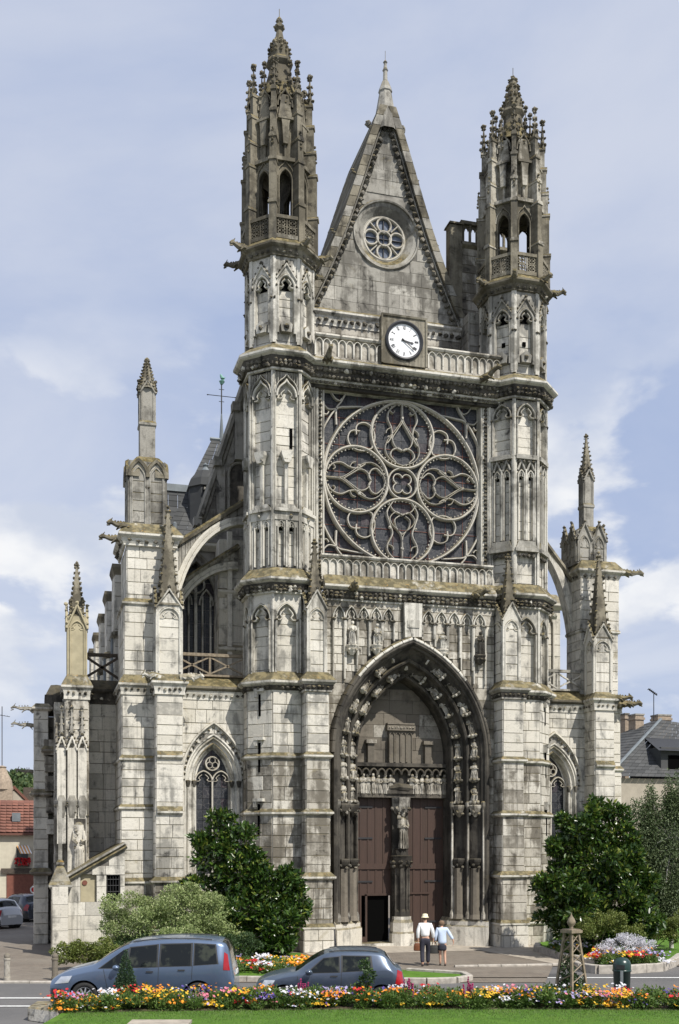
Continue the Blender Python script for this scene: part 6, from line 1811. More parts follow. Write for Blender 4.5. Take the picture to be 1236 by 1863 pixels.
# topiary cone in the border
cn_ = []
tz = 26.6
for i in range(9):
    f_ = i / 8; cn_.append(blob(229, 1808 - 68 * f_, tz, 21 * (1 - f_) + 4, 12, 1 + 2 * (1 - f_)))
tree('topiary_cone', 'narrow dark clipped evergreen cone in the border before the people carrier', 'shrub', cn_, 9000, .035, .010, 'leaf_topiary', (*G(pr(229, 1800, tz)[0], tz), .3), r0=.02, shell=.6, rag=False)
rb = [blob(662, 1755, 26.4, 10, 10), blob(672, 1775, 26.4, 11, 14), blob(658, 1790, 26.4, 10, 12), blob(668, 1808, 26.4, 12, 14)]
tree('climbing_rose', 'thin leafy standard plant rising from the border before the hatchback', 'shrub', rb, 700, .07, .025, 'leaf_dark', (*G(pr(665, 1800, 26.4)[0], 26.4), .5), r0=.012, shell=.2)
# flower borders
def flowers(name, label_, region, n, zf, hmin, hmax, size, palette, leaves=None, group=None):
    """each head a small fan of petals on its own height; clusters share one colour"""
    m = MB(); ctr = []
    for i in range(max(6, n // 34)):
        r, t_ = region(); ctr.append((r, t_, random.choice(palette), random.uniform(0.0, 1.0)))
    for i in range(n):
        r0_, t0_, colr, hh = random.choice(ctr)
        r, t_ = r0_ + random.gauss(0, .17), t0_ + random.gauss(0, .13)
        if random.random() < .12: colr = random.choice(palette)
        x, y = G(r, t_); z = zf(r, t_) + (hmin + (hmax - hmin) * hh * (1 if r > -3.2 or hmax < .55 else .42)) * random.uniform(.75, 1.1)
        m.mat(colr); m.rand(); s = size * random.uniform(.7, 1.3); k = 5; tx, ty = random.uniform(-.5, .5), random.uniform(-.9, .2)
        vs = [(x, y, z)]
        for q in range(k * 2):
            a = PI * q / k; rr = s if q % 2 == 0 else s * .62
            ux, uy = rr * math.cos(a), rr * math.sin(a); vs.append((x + ux, y + uy, z + ux * tx + uy * -ty * 1.0 + .25 * s))
        m.add(vs, [(0, 1 + q, 1 + (q + 1) % (2 * k)) for q in range(2 * k)])
    return m.build(name, kind='stuff', label=label_, cat='flowers')
def breg():
    r = random.uniform(-6.6, 9.4); e = edge(r); return r, random.uniform(e + .0, e + .75)
PAL = ['petal_orange', 'petal_orange', 'petal_yellow', 'petal_white', 'petal_white', 'petal_lilac', 'petal_lilac', 'petal_red', 'petal_white', 'petal_purple', 'petal_yellow', 'petal_orange', 'petal_yellow', 'petal_pink']
hz = lambda r, t_: .25
flowers('flower_heads', 'mixed orange, white, red and violet bedding flowers along the front lawn', breg, 5600, hz, .08, .50, .036, PAL)
bl = []
for i in range(260):
    r, t_ = breg(); x, y = G(r, t_); bl.append((x, y, .25 + random.uniform(.05, .3), .2, .2, random.uniform(.08, .26), 1))
leaf_cloud('border_foliage', bl, 60000, .08, .016, 'leaf_bed', None, up=.9, shell=.1, kind='stuff')
s_ = MB().mat('earth'); vs = []
for i in range(N + 1):
    r = -6.5 + 16.2 * i / N; vs += [(*G(r, edge(r) - .05), .262), (*G(r, edge(r) + .92), .258)]
s_.add(vs, [(2 * i, 2 * i + 2, 2 * i + 3, 2 * i + 1) for i in range(N)]); s_.build('flower_bed', kind='structure')
PAL2 = ['petal_white', 'petal_lilac', 'petal_white', 'petal_orange', 'petal_yellow', 'petal_white', 'petal_red']
def reg2():
    return random.uniform(-4.4, .0), random.uniform(34.6, 37.4)
flowers('flower_heads', 'white, lilac and yellow flowers on the island bed behind the cars', reg2, 1500, lambda r, t_: .08, .1, .4, .05, PAL2)
bl = []
for i in range(90): r, t_ = reg2(); x, y = G(r, t_); bl.append((x, y, .2, .25, .25, .16, 1))
leaf_cloud('border_foliage', bl, 12000, .09, .02, 'leaf_bed', None, up=.8, shell=.1, kind='stuff')
def reg3():
    a = random.uniform(0, 6.28); q = math.sqrt(random.random()); return 9.75 + 1.3 * q * math.cos(a), 37.1 + 1.1 * q * math.sin(a)
flowers('flower_heads', 'white, lilac and orange flowers in the kerbed round bed at the right', reg3, 1500, lambda r, t_: .14, .12, .5, .05, PAL2)
bl = []
for i in range(70): r, t_ = reg3(); x, y = G(r, t_); bl.append((x, y, .3, .25, .25, .2, 1))
leaf_cloud('border_foliage', bl, 11000, .09, .02, 'leaf_bed', None, up=.8, shell=.1, kind='stuff')
def reg4(): r = random.uniform(8.2, 9.7); return r, random.uniform(40.2, 42.5)
flowers('flower_heads', 'white and yellow flowers in the bed beside the right church pier', reg4, 500, lambda r, t_: .14, .1, .4, .05, PAL2)
bl = []
for i in range(40): r, t_ = reg4(); x, y = G(r, t_); bl.append((x, y, .3, .25, .25, .2, 1))
leaf_cloud('border_foliage', bl, 5000, .09, .02, 'leaf_bed', None, up=.8, shell=.1, kind='stuff')
gr = [blob(1148, 1712, 37, 26, 16), blob(1110, 1722, 37, 22, 12), blob(1180, 1720, 37, 18, 12)]
tree('feathery_plant', 'airy pinkish-white feathery plant in the round bed', 'plant', gr, 5000, .05, .01, 'petal_white', (*G(pr(1148, 1725, 37)[0], 37), .3), r0=.02, shell=.1)
for i, (px, lb) in enumerate(((552, 'dark red flower spikes left of the climbing plant in the border'), (743, 'crimson flower spikes just right of the hatchback tail'), (852, 'dark red flower spikes midway along the border, left of the trellis'))):
    sp_ = thing('flower_spike', lb, 'flowers', (*G(pr(px, 1800, 26.3)[0], 26.3), .25), group='dark red flower spikes in the border')
    for k in range(6):
        m = MB().mat('petal_magenta'); r = pr(px, 0, 26.3)[0] + random.uniform(-.12, .12); x, y = G(r, 26.3 + random.uniform(-.1, .1)); h = random.uniform(.45, .75)
        for q in range(9): m.lump(x + random.uniform(-.012, .012), y, .25 + h * (.45 + q * .065), .026)
        m.mat('leaf_dark'); m.tube([(x, y, .25), (x, y, .25 + h * .9)], .006, 4); m.build('spike', sp_)

# ================================================================== STREET FURNITURE
def bollard(px, t_, lb):
    r = pr(px, 0, t_)[0]; x, y = G(r, t_); b = thing('bollard', lb, 'bollard', (x, y, 0), group='bollards at the kerb on the left')
    m = MB().mat('stone_brown'); m.lathe(x, y, [(.11, 0), (.11, .1), (.095, .12), (.09, .6), (.105, .62), (.105, .67), (.085, .69)], 12); m.build('post', b, smooth=False)
    m = MB().mat('stone_brown'); m.lathe(x, y, [(.085, .69), (.1, .73), (.085, .79), (.04, .83), (0, .84)], 12); m.build('cap', b, smooth=True)
bollard(13, 33.6, 'short brown bollard at the left edge of the photo'); bollard(100, 33.6, 'short brown bollard beside the nose of the people carrier')
# obelisk trellis
x, y = G(pr(1040, 0, 26.7)[0], 26.7)
ob = thing('obelisk_trellis', 'tapering wooden obelisk trellis with ball finial in the flower border', 'trellis', (x, y, .25), rz=0)
H0, H1, w0, w1 = .25, 2.0, .30, .115; yaw = R(20)
def oc_(sx, sy, f): w = w0 + (w1 - w0) * f; a, b = sx * w, sy * w; return (x + a * math.cos(yaw) - b * math.sin(yaw), y + a * math.sin(yaw) + b * math.cos(yaw), H0 + (H1 - H0) * f)
for sx, sy in ((-1, -1), (1, -1), (1, 1), (-1, 1)):
    m = MB().mat('wood_grey'); p, q = Vector(oc_(sx, sy, 0)), Vector(oc_(sx, sy, 1)); m.tube([tuple(p), tuple(q)], .04, 4); m.build('leg', ob)
for k, (c1, c2) in enumerate((((-1, -1), (1, -1)), ((1, -1), (1, 1)), ((1, 1), (-1, 1)), ((-1, 1), (-1, -1)))):
    for i in range(7):
        f0, f1 = .04 + i * .135, .04 + i * .135 + .13
        for (a_, b_) in (((c1, f0), (c2, f1)), ((c2, f0), (c1, f1)))[: 2 if k % 2 == 0 and i > 3 else 1]:
            m = MB().mat('wood_grey'); m.tube([oc_(*a_[0], a_[1]), oc_(*b_[0], min(1, b_[1]))], .017, 4); m.build('lath', ob)
m = MB().mat('wood_grey'); fx = Fr(x, y, -90 + 20); m.fbox(fx, -.19, .19, 2.0, 2.07, -.19, .19); m.fbox(fx, -.16, .16, 2.07, 2.09, -.16, .16); m.build('cap_board', ob)
m = MB().mat('bar_rust'); m.mats = []; m.mat('wood_grey'); m.lathe(x, y, [(.04, 2.08), (.05, 2.13), (.04, 2.15), (.09, 2.2), (.105, 2.26), (.08, 2.33), (.03, 2.4), (.012, 2.45), (0, 2.5)], 14); m.build('finial', ob, smooth=True)
leaf_cloud('climber', [(x, y, .6, .32, .32, .4, 3), (x - .1, y, 1.1, .16, .16, .35, 1), (x - .4, y + .1, .45, .3, .3, .25, 2)], 3800, .055, .018, 'leaf_dark', None, shell=.3, label='green climber growing up the obelisk trellis', cat='plant')
# litter bin
simple('bin_green', (.012, .035, .03), .3, var=.1, spec=.6)
x, y = G(pr(1132, 0, 27.6)[0], 27.6); bn = thing('litter_bin', 'dark green domed litter bin on a grey post beside the road', 'litter bin', (x, y, 0))
m = MB().mat('bin_green'); m.lathe(x, y, [(.0, .42), (.16, .42), (.2, .46), (.215, .95), (.235, .96), (.235, 1.0), (.215, 1.01)], 24); m.build('barrel', bn, smooth=True)
m = MB().mat('bin_green'); m.lathe(x, y, [(.225, 1.0), (.225, 1.14), (.2, 1.22), (.13, 1.29), (.0, 1.315)], 24); m.build('dome', bn, smooth=True)
vw = Fr(x, y, -90 - 15.5)
m = MB().mat('void'); m.mats = []; m.mat('iron'); m.fbox(Fr(x, y, -90 - 38), -.10, .10, 1.03, 1.14, .15, .232); m.build('slot', bn)
m = MB().mat('lead'); m.fbox(vw, -.10, -.03, 0, 1.0, .2, .25); m.fbox(vw, -.10, -.03, 0, .04, .0, .25); m.build('post', bn)

# ================================================================== CARS
def paint(name, a, fl):
    t = NT(name); lw = t.n.new('ShaderNodeLayerWeight'); lw.inputs[0].default_value = .35
    c = t.mix(lw.outputs['Facing'], a, fl)
    t.b.inputs['Coat Weight'].default_value = .8; t.b.inputs['Coat Roughness'].default_value = .06
    c = t.mix(t.ramp(t.noise(3, 4), .5, .8, 0, .12), c, (.3, .3, .3))
    M[name] = t.fin(c, .35, .55)
paint('paint_blue', (.10, .14, .22), (.19, .27, .38)); paint('paint_steel', (.065, .085, .13), (.15, .21, .26)); paint('paint_dark', (.03, .035, .05), (.08, .09, .11)); paint('paint_silver', (.35, .36, .38), (.5, .5, .5))
t = NT('car_glass'); M['car_glass'] = t.fin(t.mix(t.ramp(t.noise(2.5, 4, .6), .5, .62), (.006, .008, .009), (.035, .04, .03)), .06, spec=.35)  # paler greenish patches painted in as reflections
simple('tyre', (.018, .018, .018), .85); simple('rim', (.45, .46, .48), .3, .7, var=.05); simple('plastic', (.025, .026, .028), .6); simple('chrome_lamp', (.62, .64, .66), .12, .6); simple('tail_red', (.28, .008, .012), .15, spec=.7); simple('plate_white', (.7, .7, .68), .5); simple('seat_dark', (.03, .03, .035), .9)
def interp(tab, x):
    if x <= tab[0][0]: return tab[0][1]
    for (a, va), (b, vb) in zip(tab, tab[1:]):
        if x <= b:
            t_ = (x - a) / (b - a); return va + (vb - va) * t_
    return tab[-1][1]
def car(name, label, cat, origin, heading, spec, parent_group=None):
    """x = 0 nose .. L tail; z from road; side surface grid with cut wheel arches, greenhouse leaning in"""
    C_ = thing(name, label, cat, (origin[0], origin[1], 0), heading, parent_group)
    L, Wd = spec['L'], spec['W'] / 2
    top, belt, rocker = crom(spec['top'], 6), crom(spec['belt'], 5), spec['sill']
    whl = spec['wheels']; wr = spec['wr']
    def half(x):   # plan taper
        a = min(x, L - x); e = spec.get('nose', .5)
        k = min(1, a / e) if x < L / 2 else min(1, a / (e * .6))
        return Wd * (.80 + .20 * math.sin(k * PI / 2))
    roofw = spec['roofw']
    def side_y(x, z):
        zb = interp(belt, x); zt = interp(top, x); hw = half(x)
        if z <= zb:
            t_ = (z - rocker) / max(.01, zb - rocker); return hw * (.955 + .045 * math.sin(min(1, max(0, t_)) * PI * .62) ) - (.012 if abs(t_ - .36) < .03 else 0) - .03 * max(0, t_ - .75)
        t_ = (z - zb) / max(.02, zt - zb)
        top_y = hw * roofw; base = hw * (.955 + .045 * math.sin(PI * .62)) - .0075
        return base + (top_y - base) * t_ ** 1.15
    def yb(y, x, z, s=1): # to world (unrotated local)
        return (x - L / 2, s * y, z)
    X = sorted(set([L * i / 110 for i in range(111)]))
    ROWS = 14; RT = 6
    V = []; F = []
    for x in X:
        xx = min(max(x, .012), L - .012)
        zb = rocker
        for wx in whl:
            d = abs(xx - wx); ra = wr + .055
            if d < ra: zb = max(zb, wr + math.sqrt(ra * ra - d * d))
        zbel = max(zb + .02, interp(belt, xx)); zt = max(zbel + .01, interp(top, xx))
        col = []
        for k in range(ROWS + 1):
            z = zb + (zbel - zb) * k / ROWS; col.append((side_y(xx, z), z))
        for k in range(1, RT + 1):
            z = zbel + (zt - zbel) * k / RT; col.append((side_y(xx, z), z))
        ye = col[-1][0]; crown = .055 * min(1, (zt - zbel) / .3) + .02
        for k in range(1, 9):
            f_ = k / 8; col.append((ye * (1 - f_), zt + crown * math.sin(f_ * PI / 2) ** .8 * (1 if k else 0)))
        V.append(col)
    m = MB().mat(spec['paint']); nc = len(V[0])
    for s in (-1, 1):
        vs = [yb(y, x, z, s) for x, col in zip(X, V) for y, z in col]
        fs = []
        for i in range(len(X) - 1):
            for k in range(nc - 1):
                q = (i * nc + k, (i + 1) * nc + k, (i + 1) * nc + k + 1, i * nc + k + 1); fs.append(q if s < 0 else q[::-1])
        m.add(vs, fs)
    for i in (0, len(X) - 1): # close the ends
        vs = [yb(y, X[i], z, -1) for y, z in V[i]] + [yb(y, X[i], z, 1) for y, z in V[i][::-1]]
        m.add(vs, [tuple(range(len(vs)))])
    def put(mb, nm, smooth=False, par=None):
        o = mb.build(nm, None, smooth=smooth); o.parent = par or C_; return o
    body = put(m, 'body', True)
    mod = body.modifiers.new('w', 'WEIGHTED_NORMAL')
    def patch(mb, quad, eps=.006, nu=14, nv=8, sides=(-1, 1)):
        (a, b, c, d) = quad
        for s in sides:
            vs = []
            for i in range(nu + 1):
                for j in range(nv + 1):
                    u, v = i / nu, j / nv
                    x = (a[0] * (1 - u) + b[0] * u) * (1 - v) + (d[0] * (1 - u) + c[0] * u) * v; z = (a[1] * (1 - u) + b[1] * u) * (1 - v) + (d[1] * (1 - u) + c[1] * u) * v
                    vs.append(yb(side_y(x, z) + eps, x, z, s))
            fs = [(i * (nv + 1) + j, (i + 1) * (nv + 1) + j, (i + 1) * (nv + 1) + j + 1, i * (nv + 1) + j + 1) for i in range(nu) for j in range(nv)]
            mb.add(vs, fs)
    def toppatch(mb, x0, x1, w, eps=.008, n=12):
        vs = []
        for i in range(n + 1):
            x = x0 + (x1 - x0) * i / n; zb_ = interp(belt, x); zt = max(zb_ + .01, interp(top, x)); ye = side_y(x, zt); crown = .055 * min(1, (zt - zb_) / .3) + .02
            for j in range(-8, 9):
                f_ = 1 - abs(j / 8) * w; vs.append(yb(ye * abs(j / 8) * w * (1 if j > 0 else -1) if j else 0, x, zt + crown * math.sin(f_ * PI / 2) ** .8 + eps))
        mb.add(vs, [(i * 17 + j, (i + 1) * 17 + j, (i + 1) * 17 + j + 1, i * 17 + j + 1) for i in range(n) for j in range(16)])
    def pp(mt, q, e, nu, nv, nm, sm=True):
        for s_ in (-1, 1):
            m_ = MB().mat(mt); patch(m_, q, e, nu, nv, (s_,)); put(m_, nm, sm)
    for q in spec['windows']:
        m = MB().mat('plastic'); cx_ = sum(p[0] for p in q) / 4; cz_ = sum(p[1] for p in q) / 4
        big = [(cx_ + (p[0] - cx_) * 1.13, cz_ + (p[1] - cz_) * 1.09) for p in q]; pp('plastic', big, .003, 14, 8, 'window_frame')
        pp('car_glass', q, .008, 14, 8, 'window')
    m = MB().mat('car_glass'); toppatch(m, *spec['wind'], .9); put(m, 'windscreen', True)
    m = MB().mat('car_glass'); toppatch(m, *spec['rear'], .84); put(m, 'rear_window', True)
    for nm, mt, quads in (('headlight', 'chrome_lamp', spec['head']), ('tail_light', 'tail_red', spec['tail'])):
        for q in quads:
            pp(mt, q, .012, 6, 6, nm)
    m = MB().mat('plastic'); 
    for q in spec['trim']: pp('plastic', q, .012, 20, 2, 'rubbing_strip')
    for xh, zh in spec['handles']:
        pp('plastic', [(xh - .09, zh), (xh + .09, zh), (xh + .09, zh + .035), (xh - .09, zh + .035)], .022, 3, 1, 'door_handle', False)
    for xs in spec['seams']:
        m = MB().mat('plastic'); q = [(xs[0], xs[1]), (xs[0] + .012, xs[1]), (xs[2] + .012, xs[3]), (xs[2], xs[3])]; pp('plastic', q, .004, 1, 14, 'door_seam', False)
    for s in (-1, 1):
        m = MB().mat(spec['paint']); xm, zm = spec['mirror']; m.add([], []); y0 = half(xm)
        m.V = []; m.F = []; m.R = []; m.MI = []
        for (vx, vy, vz) in OCT_V: m.V.append((xm - L / 2 + vx * .10, s * (y0 + .09) + vy * .1, zm + vz * .075))
        m.F = [tuple(f_) for f_ in OCT_F]; m.R = [0.0] * len(m.F); m.MI = [0] * len(m.F); put(m, 'mirror', True)
        for wx in whl:
            yw_ = spec['W'] / 2 - .02; cxx = wx - L / 2
            def ringlathe(mb, prof, n=32):
                vs = []; 
                for i in range(n):
                    a = 2 * PI * i / n; vs += [(cxx + math.cos(a) * rr, s * yy, wr + math.sin(a) * rr) for rr, yy in prof]
                k = len(prof); mb.add(vs, [(i * k + q, ((i + 1) % n) * k + q, ((i + 1) % n) * k + q + 1, i * k + q + 1) for i in range(n) for q in range(k - 1)])
            whe = part('wheel', None) if False else bpy.data.objects.new('wheel', None); coll.objects.link(whe); whe.parent = C_
            m = MB().mat('tyre'); ringlathe(m, [(wr * .64, yw_ - .2), (wr * .96, yw_ - .2), (wr, yw_ - .16), (wr, yw_ - .04), (wr * .95, yw_), (wr * .66, yw_ - .0), (wr * .64, yw_ - .03)]); put(m, 'tyre', True, whe)
            m = MB().mat('rim'); ringlathe(m, [(wr * .66, yw_ - .01), (wr * .60, yw_ - .01), (wr * .58, yw_ - .06), (wr * .0, yw_ - .10)][:3])
            for k in range(9):
                a = 2 * PI * k / 9; ca, sa = math.cos(a), math.sin(a)
                m.tube([(cxx + ca * .03, s * (yw_ - .015), wr + sa * .03), (cxx + ca * wr * .6, s * (yw_ - .03), wr + sa * wr * .6)], .022, 5)
            ringlathe(m, [(.06, yw_ - .03), (.055, yw_), (.0, yw_)]); put(m, 'rim', False, whe)
            m = MB().mat('plastic'); ringlathe(m, [(wr * .6, yw_ - .08), (.0, yw_ - .09)]); ringlathe(m, [(wr + .05, yw_ - .02), (wr + .06, yw_ - .35), (0, yw_ - .35)]); put(m, 'hub', False, whe)
    m = MB().mat('plastic'); m.box(-L / 2 + .15, L / 2 - .15, -Wd * .85, Wd * .85, rocker - .04, rocker + .1)
    put(m, 'underbody')
    for s in (-1, 1):
        m = MB().mat('plastic'); m.tube([yb(half(x_) * roofw * .93, x_, interp(top, x_) + .045, s) for x_ in [spec['rail'][0] + (spec['rail'][1] - spec['rail'][0]) * k / 8 for k in range(9)]], .014, 5); put(m, 'roof_rail')
        m = MB().mat('plastic'); patch(m, [(.02, spec['sill'] + .02), (.36, spec['sill'] + .02), (.30, .5), (.04, .5)], .006, 6, 4, (s,)); put(m, 'bumper', True)
        m = MB().mat('plastic'); patch(m, [(L - .4, spec['sill'] + .02), (L - .03, spec['sill'] + .02), (L - .03, .46), (L - .34, .46)], .006, 6, 4, (s,)); put(m, 'bumper', True)
    m = MB().mat('plate_white'); m.box(L / 2 - .005, L / 2 + .015, -.26, .26, spec['plate'], spec['plate'] + .11); put(m, 'number_plate')
    return C_
espace = dict(L=4.66, W=1.86, sill=.22, paint='paint_blue', wr=.335, wheels=(.90, 3.77), roofw=.80, nose=.75,
    top=[(0, .62), (.06, .74), (.45, .93), (.95, 1.06), (1.15, 1.12), (1.5, 1.34), (1.95, 1.58), (2.4, 1.67), (3.1, 1.72), (3.9, 1.70), (4.35, 1.64), (4.5, 1.50), (4.6, 1.05), (4.66, .7)],
    belt=[(0, .56), (.5, .80), (1.1, .95), (1.6, 1.0), (2.6, 1.05), (3.8, 1.10), (4.4, 1.12), (4.66, .6)],
    windows=[[(1.30, 1.03), (1.92, 1.04), (1.98, 1.50), (1.86, 1.46)], [(2.0, 1.05), (2.72, 1.07), (2.72, 1.60), (2.06, 1.53)], [(2.82, 1.08), (3.58, 1.10), (3.58, 1.63), (2.84, 1.61)], [(3.68, 1.11), (4.25, 1.15), (4.18, 1.60), (3.68, 1.63)]],
    wind=(1.12, 1.98), rear=(4.36, 4.60), head=[[(.12, .62), (.50, .66), (.60, .84), (.28, .80)]], tail=[[(4.40, .98), (4.56, .96), (4.50, 1.36), (4.42, 1.42)]],
    trim=[[(1.4, .40), (3.3, .40), (3.3, .45), (1.4, .45)]], handles=[(2.55, .92), (3.35, .96)], seams=[(1.52, .3, 1.38, 1.0), (2.74, .3, 2.77, 1.08), (3.6, .75, 3.62, 1.1)], mirror=(1.72, 1.05), plate=.8, rail=(2.1, 4.1))
ang = -HEAD
# parked square to the view, nose to the left
car('people_carrier', 'blue people carrier with dark windows parked at the kerb, nose to the left', 'car', G((268 - 618) / 2000 * 28.6, 28.6), ang, espace)
clio = dict(L=3.78, W=1.66, sill=.2, paint='paint_steel', wr=.29, wheels=(.72, 3.18), roofw=.76, nose=.6,
    top=[(0, .52), (.06, .66), (.4, .82), (.85, .92), (1.05, .95), (1.35, 1.15), (1.75, 1.36), (2.2, 1.42), (2.9, 1.41), (3.25, 1.33), (3.52, 1.05), (3.7, .92), (3.78, .6)],
    belt=[(0, .48), (.5, .74), (1.1, .86), (1.8, .90), (2.8, .95), (3.4, .97), (3.78, .55)],
    windows=[[(1.32, .92), (2.10, .94), (2.10, 1.31), (1.72, 1.27)], [(2.2, .95), (2.92, .99), (2.88, 1.32), (2.2, 1.33)]],
    wind=(1.0, 1.72), rear=(3.28, 3.52), head=[[(.10, .55), (.42, .6), (.5, .74), (.22, .72)]], tail=[[(3.52, .64), (3.74, .60), (3.70, .92), (3.58, .98)]],
    trim=[[(1.1, .44), (2.9, .44), (2.9, .49), (1.1, .49)]], handles=[(1.98, .82), (2.78, .86)], seams=[(1.12, .3, 1.05, .86), (2.14, .25, 2.16, .93), (2.98, .62, 3.0, .97)], mirror=(1.35, .95), plate=.55, rail=(1.85, 3.1))
car('hatchback', 'steel blue hatchback parked behind the people carrier near the church door', 'car', G((602 - 618) / 2000 * 28.4, 28.4), ang, clio)
bg = dict(clio); bg['paint'] = 'paint_dark'
car('parked_car', 'dark car half hidden behind the church corner, in front of the garage', 'car', (-1.6 + .9, 63.5), R(-60), bg)
bg2 = dict(clio); bg2['paint'] = 'paint_silver'
car('parked_car', 'dark grey car with pale bonnet cut off by the left edge of the photo', 'car', (-2.3, 58.5), R(-50), bg2)

# ================================================================== PEOPLE
simple('skin', (.50, .30, .21), .6, var=.06); simple('cloth_white', (.80, .80, .80), .85, var=.03); simple('cloth_navy', (.022, .022, .035), .85); simple('cloth_blue', (.46, .54, .68), .85, var=.06); simple('straw', (.72, .66, .45), .8); simple('hair', (.16, .10, .06), .8, var=.3, scale=40); simple('leather', (.16, .055, .02), .5); simple('shoe', (.03, .02, .018), .5); simple('bag_dark', (.03, .03, .028), .7); simple('bag_print', (.15, .22, .10), .7, var=.5, scale=30)
def skin(name, joints, edges, mat, parent, root=0, sub=2, label=None):
    me = bpy.data.meshes.new(name); me.from_pydata([j[:3] for j in joints], edges, []); o = bpy.data.objects.new(name, me); coll.objects.link(o)
    o.modifiers.new('s', 'SKIN'); sk = me.skin_vertices[0].data
    for i, j in enumerate(joints):
        r = j[3]; sk[i].radius = (r, r) if not isinstance(r, tuple) else r; sk[i].use_root = (i == root)
    mo = o.modifiers.new('u', 'SUBSURF'); mo.levels = sub; mo.render_levels = sub
    dg = bpy.context.evaluated_depsgraph_get(); ev = o.evaluated_get(dg); nm = bpy.data.meshes.new_from_object(ev)
    bpy.data.objects.remove(o); nm.materials.clear(); nm.materials.append(M[mat]); nm.polygons.foreach_set('use_smooth', [True] * len(nm.polygons))
    q = bpy.data.objects.new(name, nm); coll.objects.link(q); q.parent = parent; q['label'] = label if label else name
    if not label: del q['label']
    return q
def chain(*j): return list(j)
# man, seen from behind, walking away; local: +y is his front (towards the church)
def hand(J, E, wrist, mat_r=.017, dirn=(0, 0, -1)):
    """palm and five fingers appended to a joint list"""
    wi, (x, y, z), s = wrist
    p = len(J); J.append((x, y + .01, z - .05, .024)); E.append((wi, p))
    for k in range(4):
        a = len(J); fy = -.022 + k * .016; ln = (.055, .065, .062, .05)[k]
        J.append((x, y + fy, z - .085, .0085)); J.append((x - s * .012, y + fy, z - .085 - ln * .6, .0075)); J.append((x - s * .03, y + fy, z - .085 - ln, .006))
        E += [(p, a), (a, a + 1), (a + 1, a + 2)]
    a = len(J); J.append((x - s * .005, y + .035, z - .05, .009)); J.append((x - s * .015, y + .045, z - .085, .007)); E += [(p, a), (a, a + 1)]
mx, my = G((774 - 618) / 2000 * 37.6, 37.6)
man = thing('person', 'man in white shirt, dark trousers and pale sun hat walking to the door', 'person', (mx, my, 0), -HEAD + .0)
J = [(0, 0, .93, .09), (0, .02, 1.10, .09), (0, .03, 1.28, .09), (0, .0, 1.43, .07), (0, .02, 1.50, .052), (0, .05, 1.56, .07), (0, .055, 1.64, .085), (0, .05, 1.70, .06),
     (-.19, .0, 1.40, .062), (-.25, -.03, 1.14, .048), (-.24, .02, .90, .034), (.19, .0, 1.40, .062), (.26, -.02, 1.14, .048), (.28, .06, .91, .034),
     (-.09, 0, .86, .07), (-.10, -.03, .48, .055), (-.10, -.16, .11, .045), (-.10, -.06, .04, .04), (.09, 0, .86, .10), (.10, .10, .50, .062), (.10, .12, .10, .045), (.10, .24, .04, .04)]
E = [(0, 1), (1, 2), (2, 3), (3, 4), (4, 5), (5, 6), (6, 7), (2, 8), (8, 9), (9, 10), (2, 11), (11, 12), (12, 13), (0, 14), (14, 15), (15, 16), (16, 17), (0, 18), (18, 19), (19, 20), (20, 21)]
hand(J, E, (10, (-.24, .02, .88), -1)); hand(J, E, (13, (.28, .06, .89), 1))
skin('body', J, E, 'skin', man, sub=1)
skin('shirt', [(0, 0, .98, (.165, .125)), (0, .02, 1.12, (.165, .13)), (0, .03, 1.30, (.185, .14)), (0, .0, 1.43, (.12, .09)), (-.19, .0, 1.41, .082), (-.255, -.03, 1.15, .066), (-.245, .02, .93, .05), (.19, .0, 1.41, .082), (.265, -.02, 1.15, .066), (.28, .06, .94, .05), (0, .01, 1.48, .07)],
     [(0, 1), (1, 2), (2, 3), (3, 10), (2, 4), (4, 5), (5, 6), (2, 7), (7, 8), (8, 9)], 'cloth_white', man)
skin('trousers', [(0, 0, 1.0, (.16, .125)), (0, 0, .9, (.165, .13)), (-.095, 0, .80, .105), (-.105, -.03, .48, .08), (-.105, -.155, .12, .072), (.095, .01, .80, .105), (.105, .10, .50, .08), (.105, .12, .10, .072)],
     [(0, 1), (1, 2), (2, 3), (3, 4), (1, 5), (5, 6), (6, 7)], 'cloth_navy', man)
for a in ((-.10, -.14, 0), (.10, .14, 0)): skin('shoe', [(a[0], a[1] - .05, .05, .045), (a[0], a[1] + .07, .045, .045), (a[0], a[1] + .16, .035, .035)], [(0, 1), (1, 2)], 'shoe', man, 1)
def locb(mb, name, parent, **k): o = mb.build(name, None, **k); o.parent = parent; return o
m = MB().mat('straw'); m.lathe(0, .055, [(.135, 1.665), (.13, 1.675), (.10, 1.69), (.095, 1.75), (.075, 1.785), (0, 1.795)], 20); locb(m, 'hat', man, smooth=True)
m = MB().mat('hair'); m.lathe(0, .04, [(.05, 1.56), (.082, 1.60), (.09, 1.66), (.08, 1.68)], 14); locb(m, 'hair', man, smooth=True)
def bag(owner_loc, off, w, h, mat, label, strap):
    x, y = owner_loc; cx_, cy_ = G(off[0], off[1]); b = thing('bag', label, 'bag', (cx_, cy_, off[2]), -HEAD)
    m = MB().mat(mat); m.V = []; 
    m.lathe(0, 0, [(w * .85, 0), (w, h * .1), (w * .95, h * .7), (w * .75, h), (w * .3, h * 1.02)], 14, PI / 14, 1.0, .42); locb(m, 'bag_body', b, smooth=False)
    m = MB().mat(mat); m.tube([(-w * .5, 0, h * .95), (-w * .35, 0, h + strap * .8), (0, 0, h + strap), (w * .35, 0, h + strap * .8), (w * .5, 0, h * .95)], .012, 6); locb(m, 'strap', b)
    return b
rm = (774 - 618) / 2000 * 37.6
bag((mx, my), (rm - .25, 37.62, .52), .15, .26, 'leather', 'brown leather bag held in the left hand of the man in the white shirt', .10)
bx_, by_ = G((805 - 618) / 2000 * 37.7, 37.7)
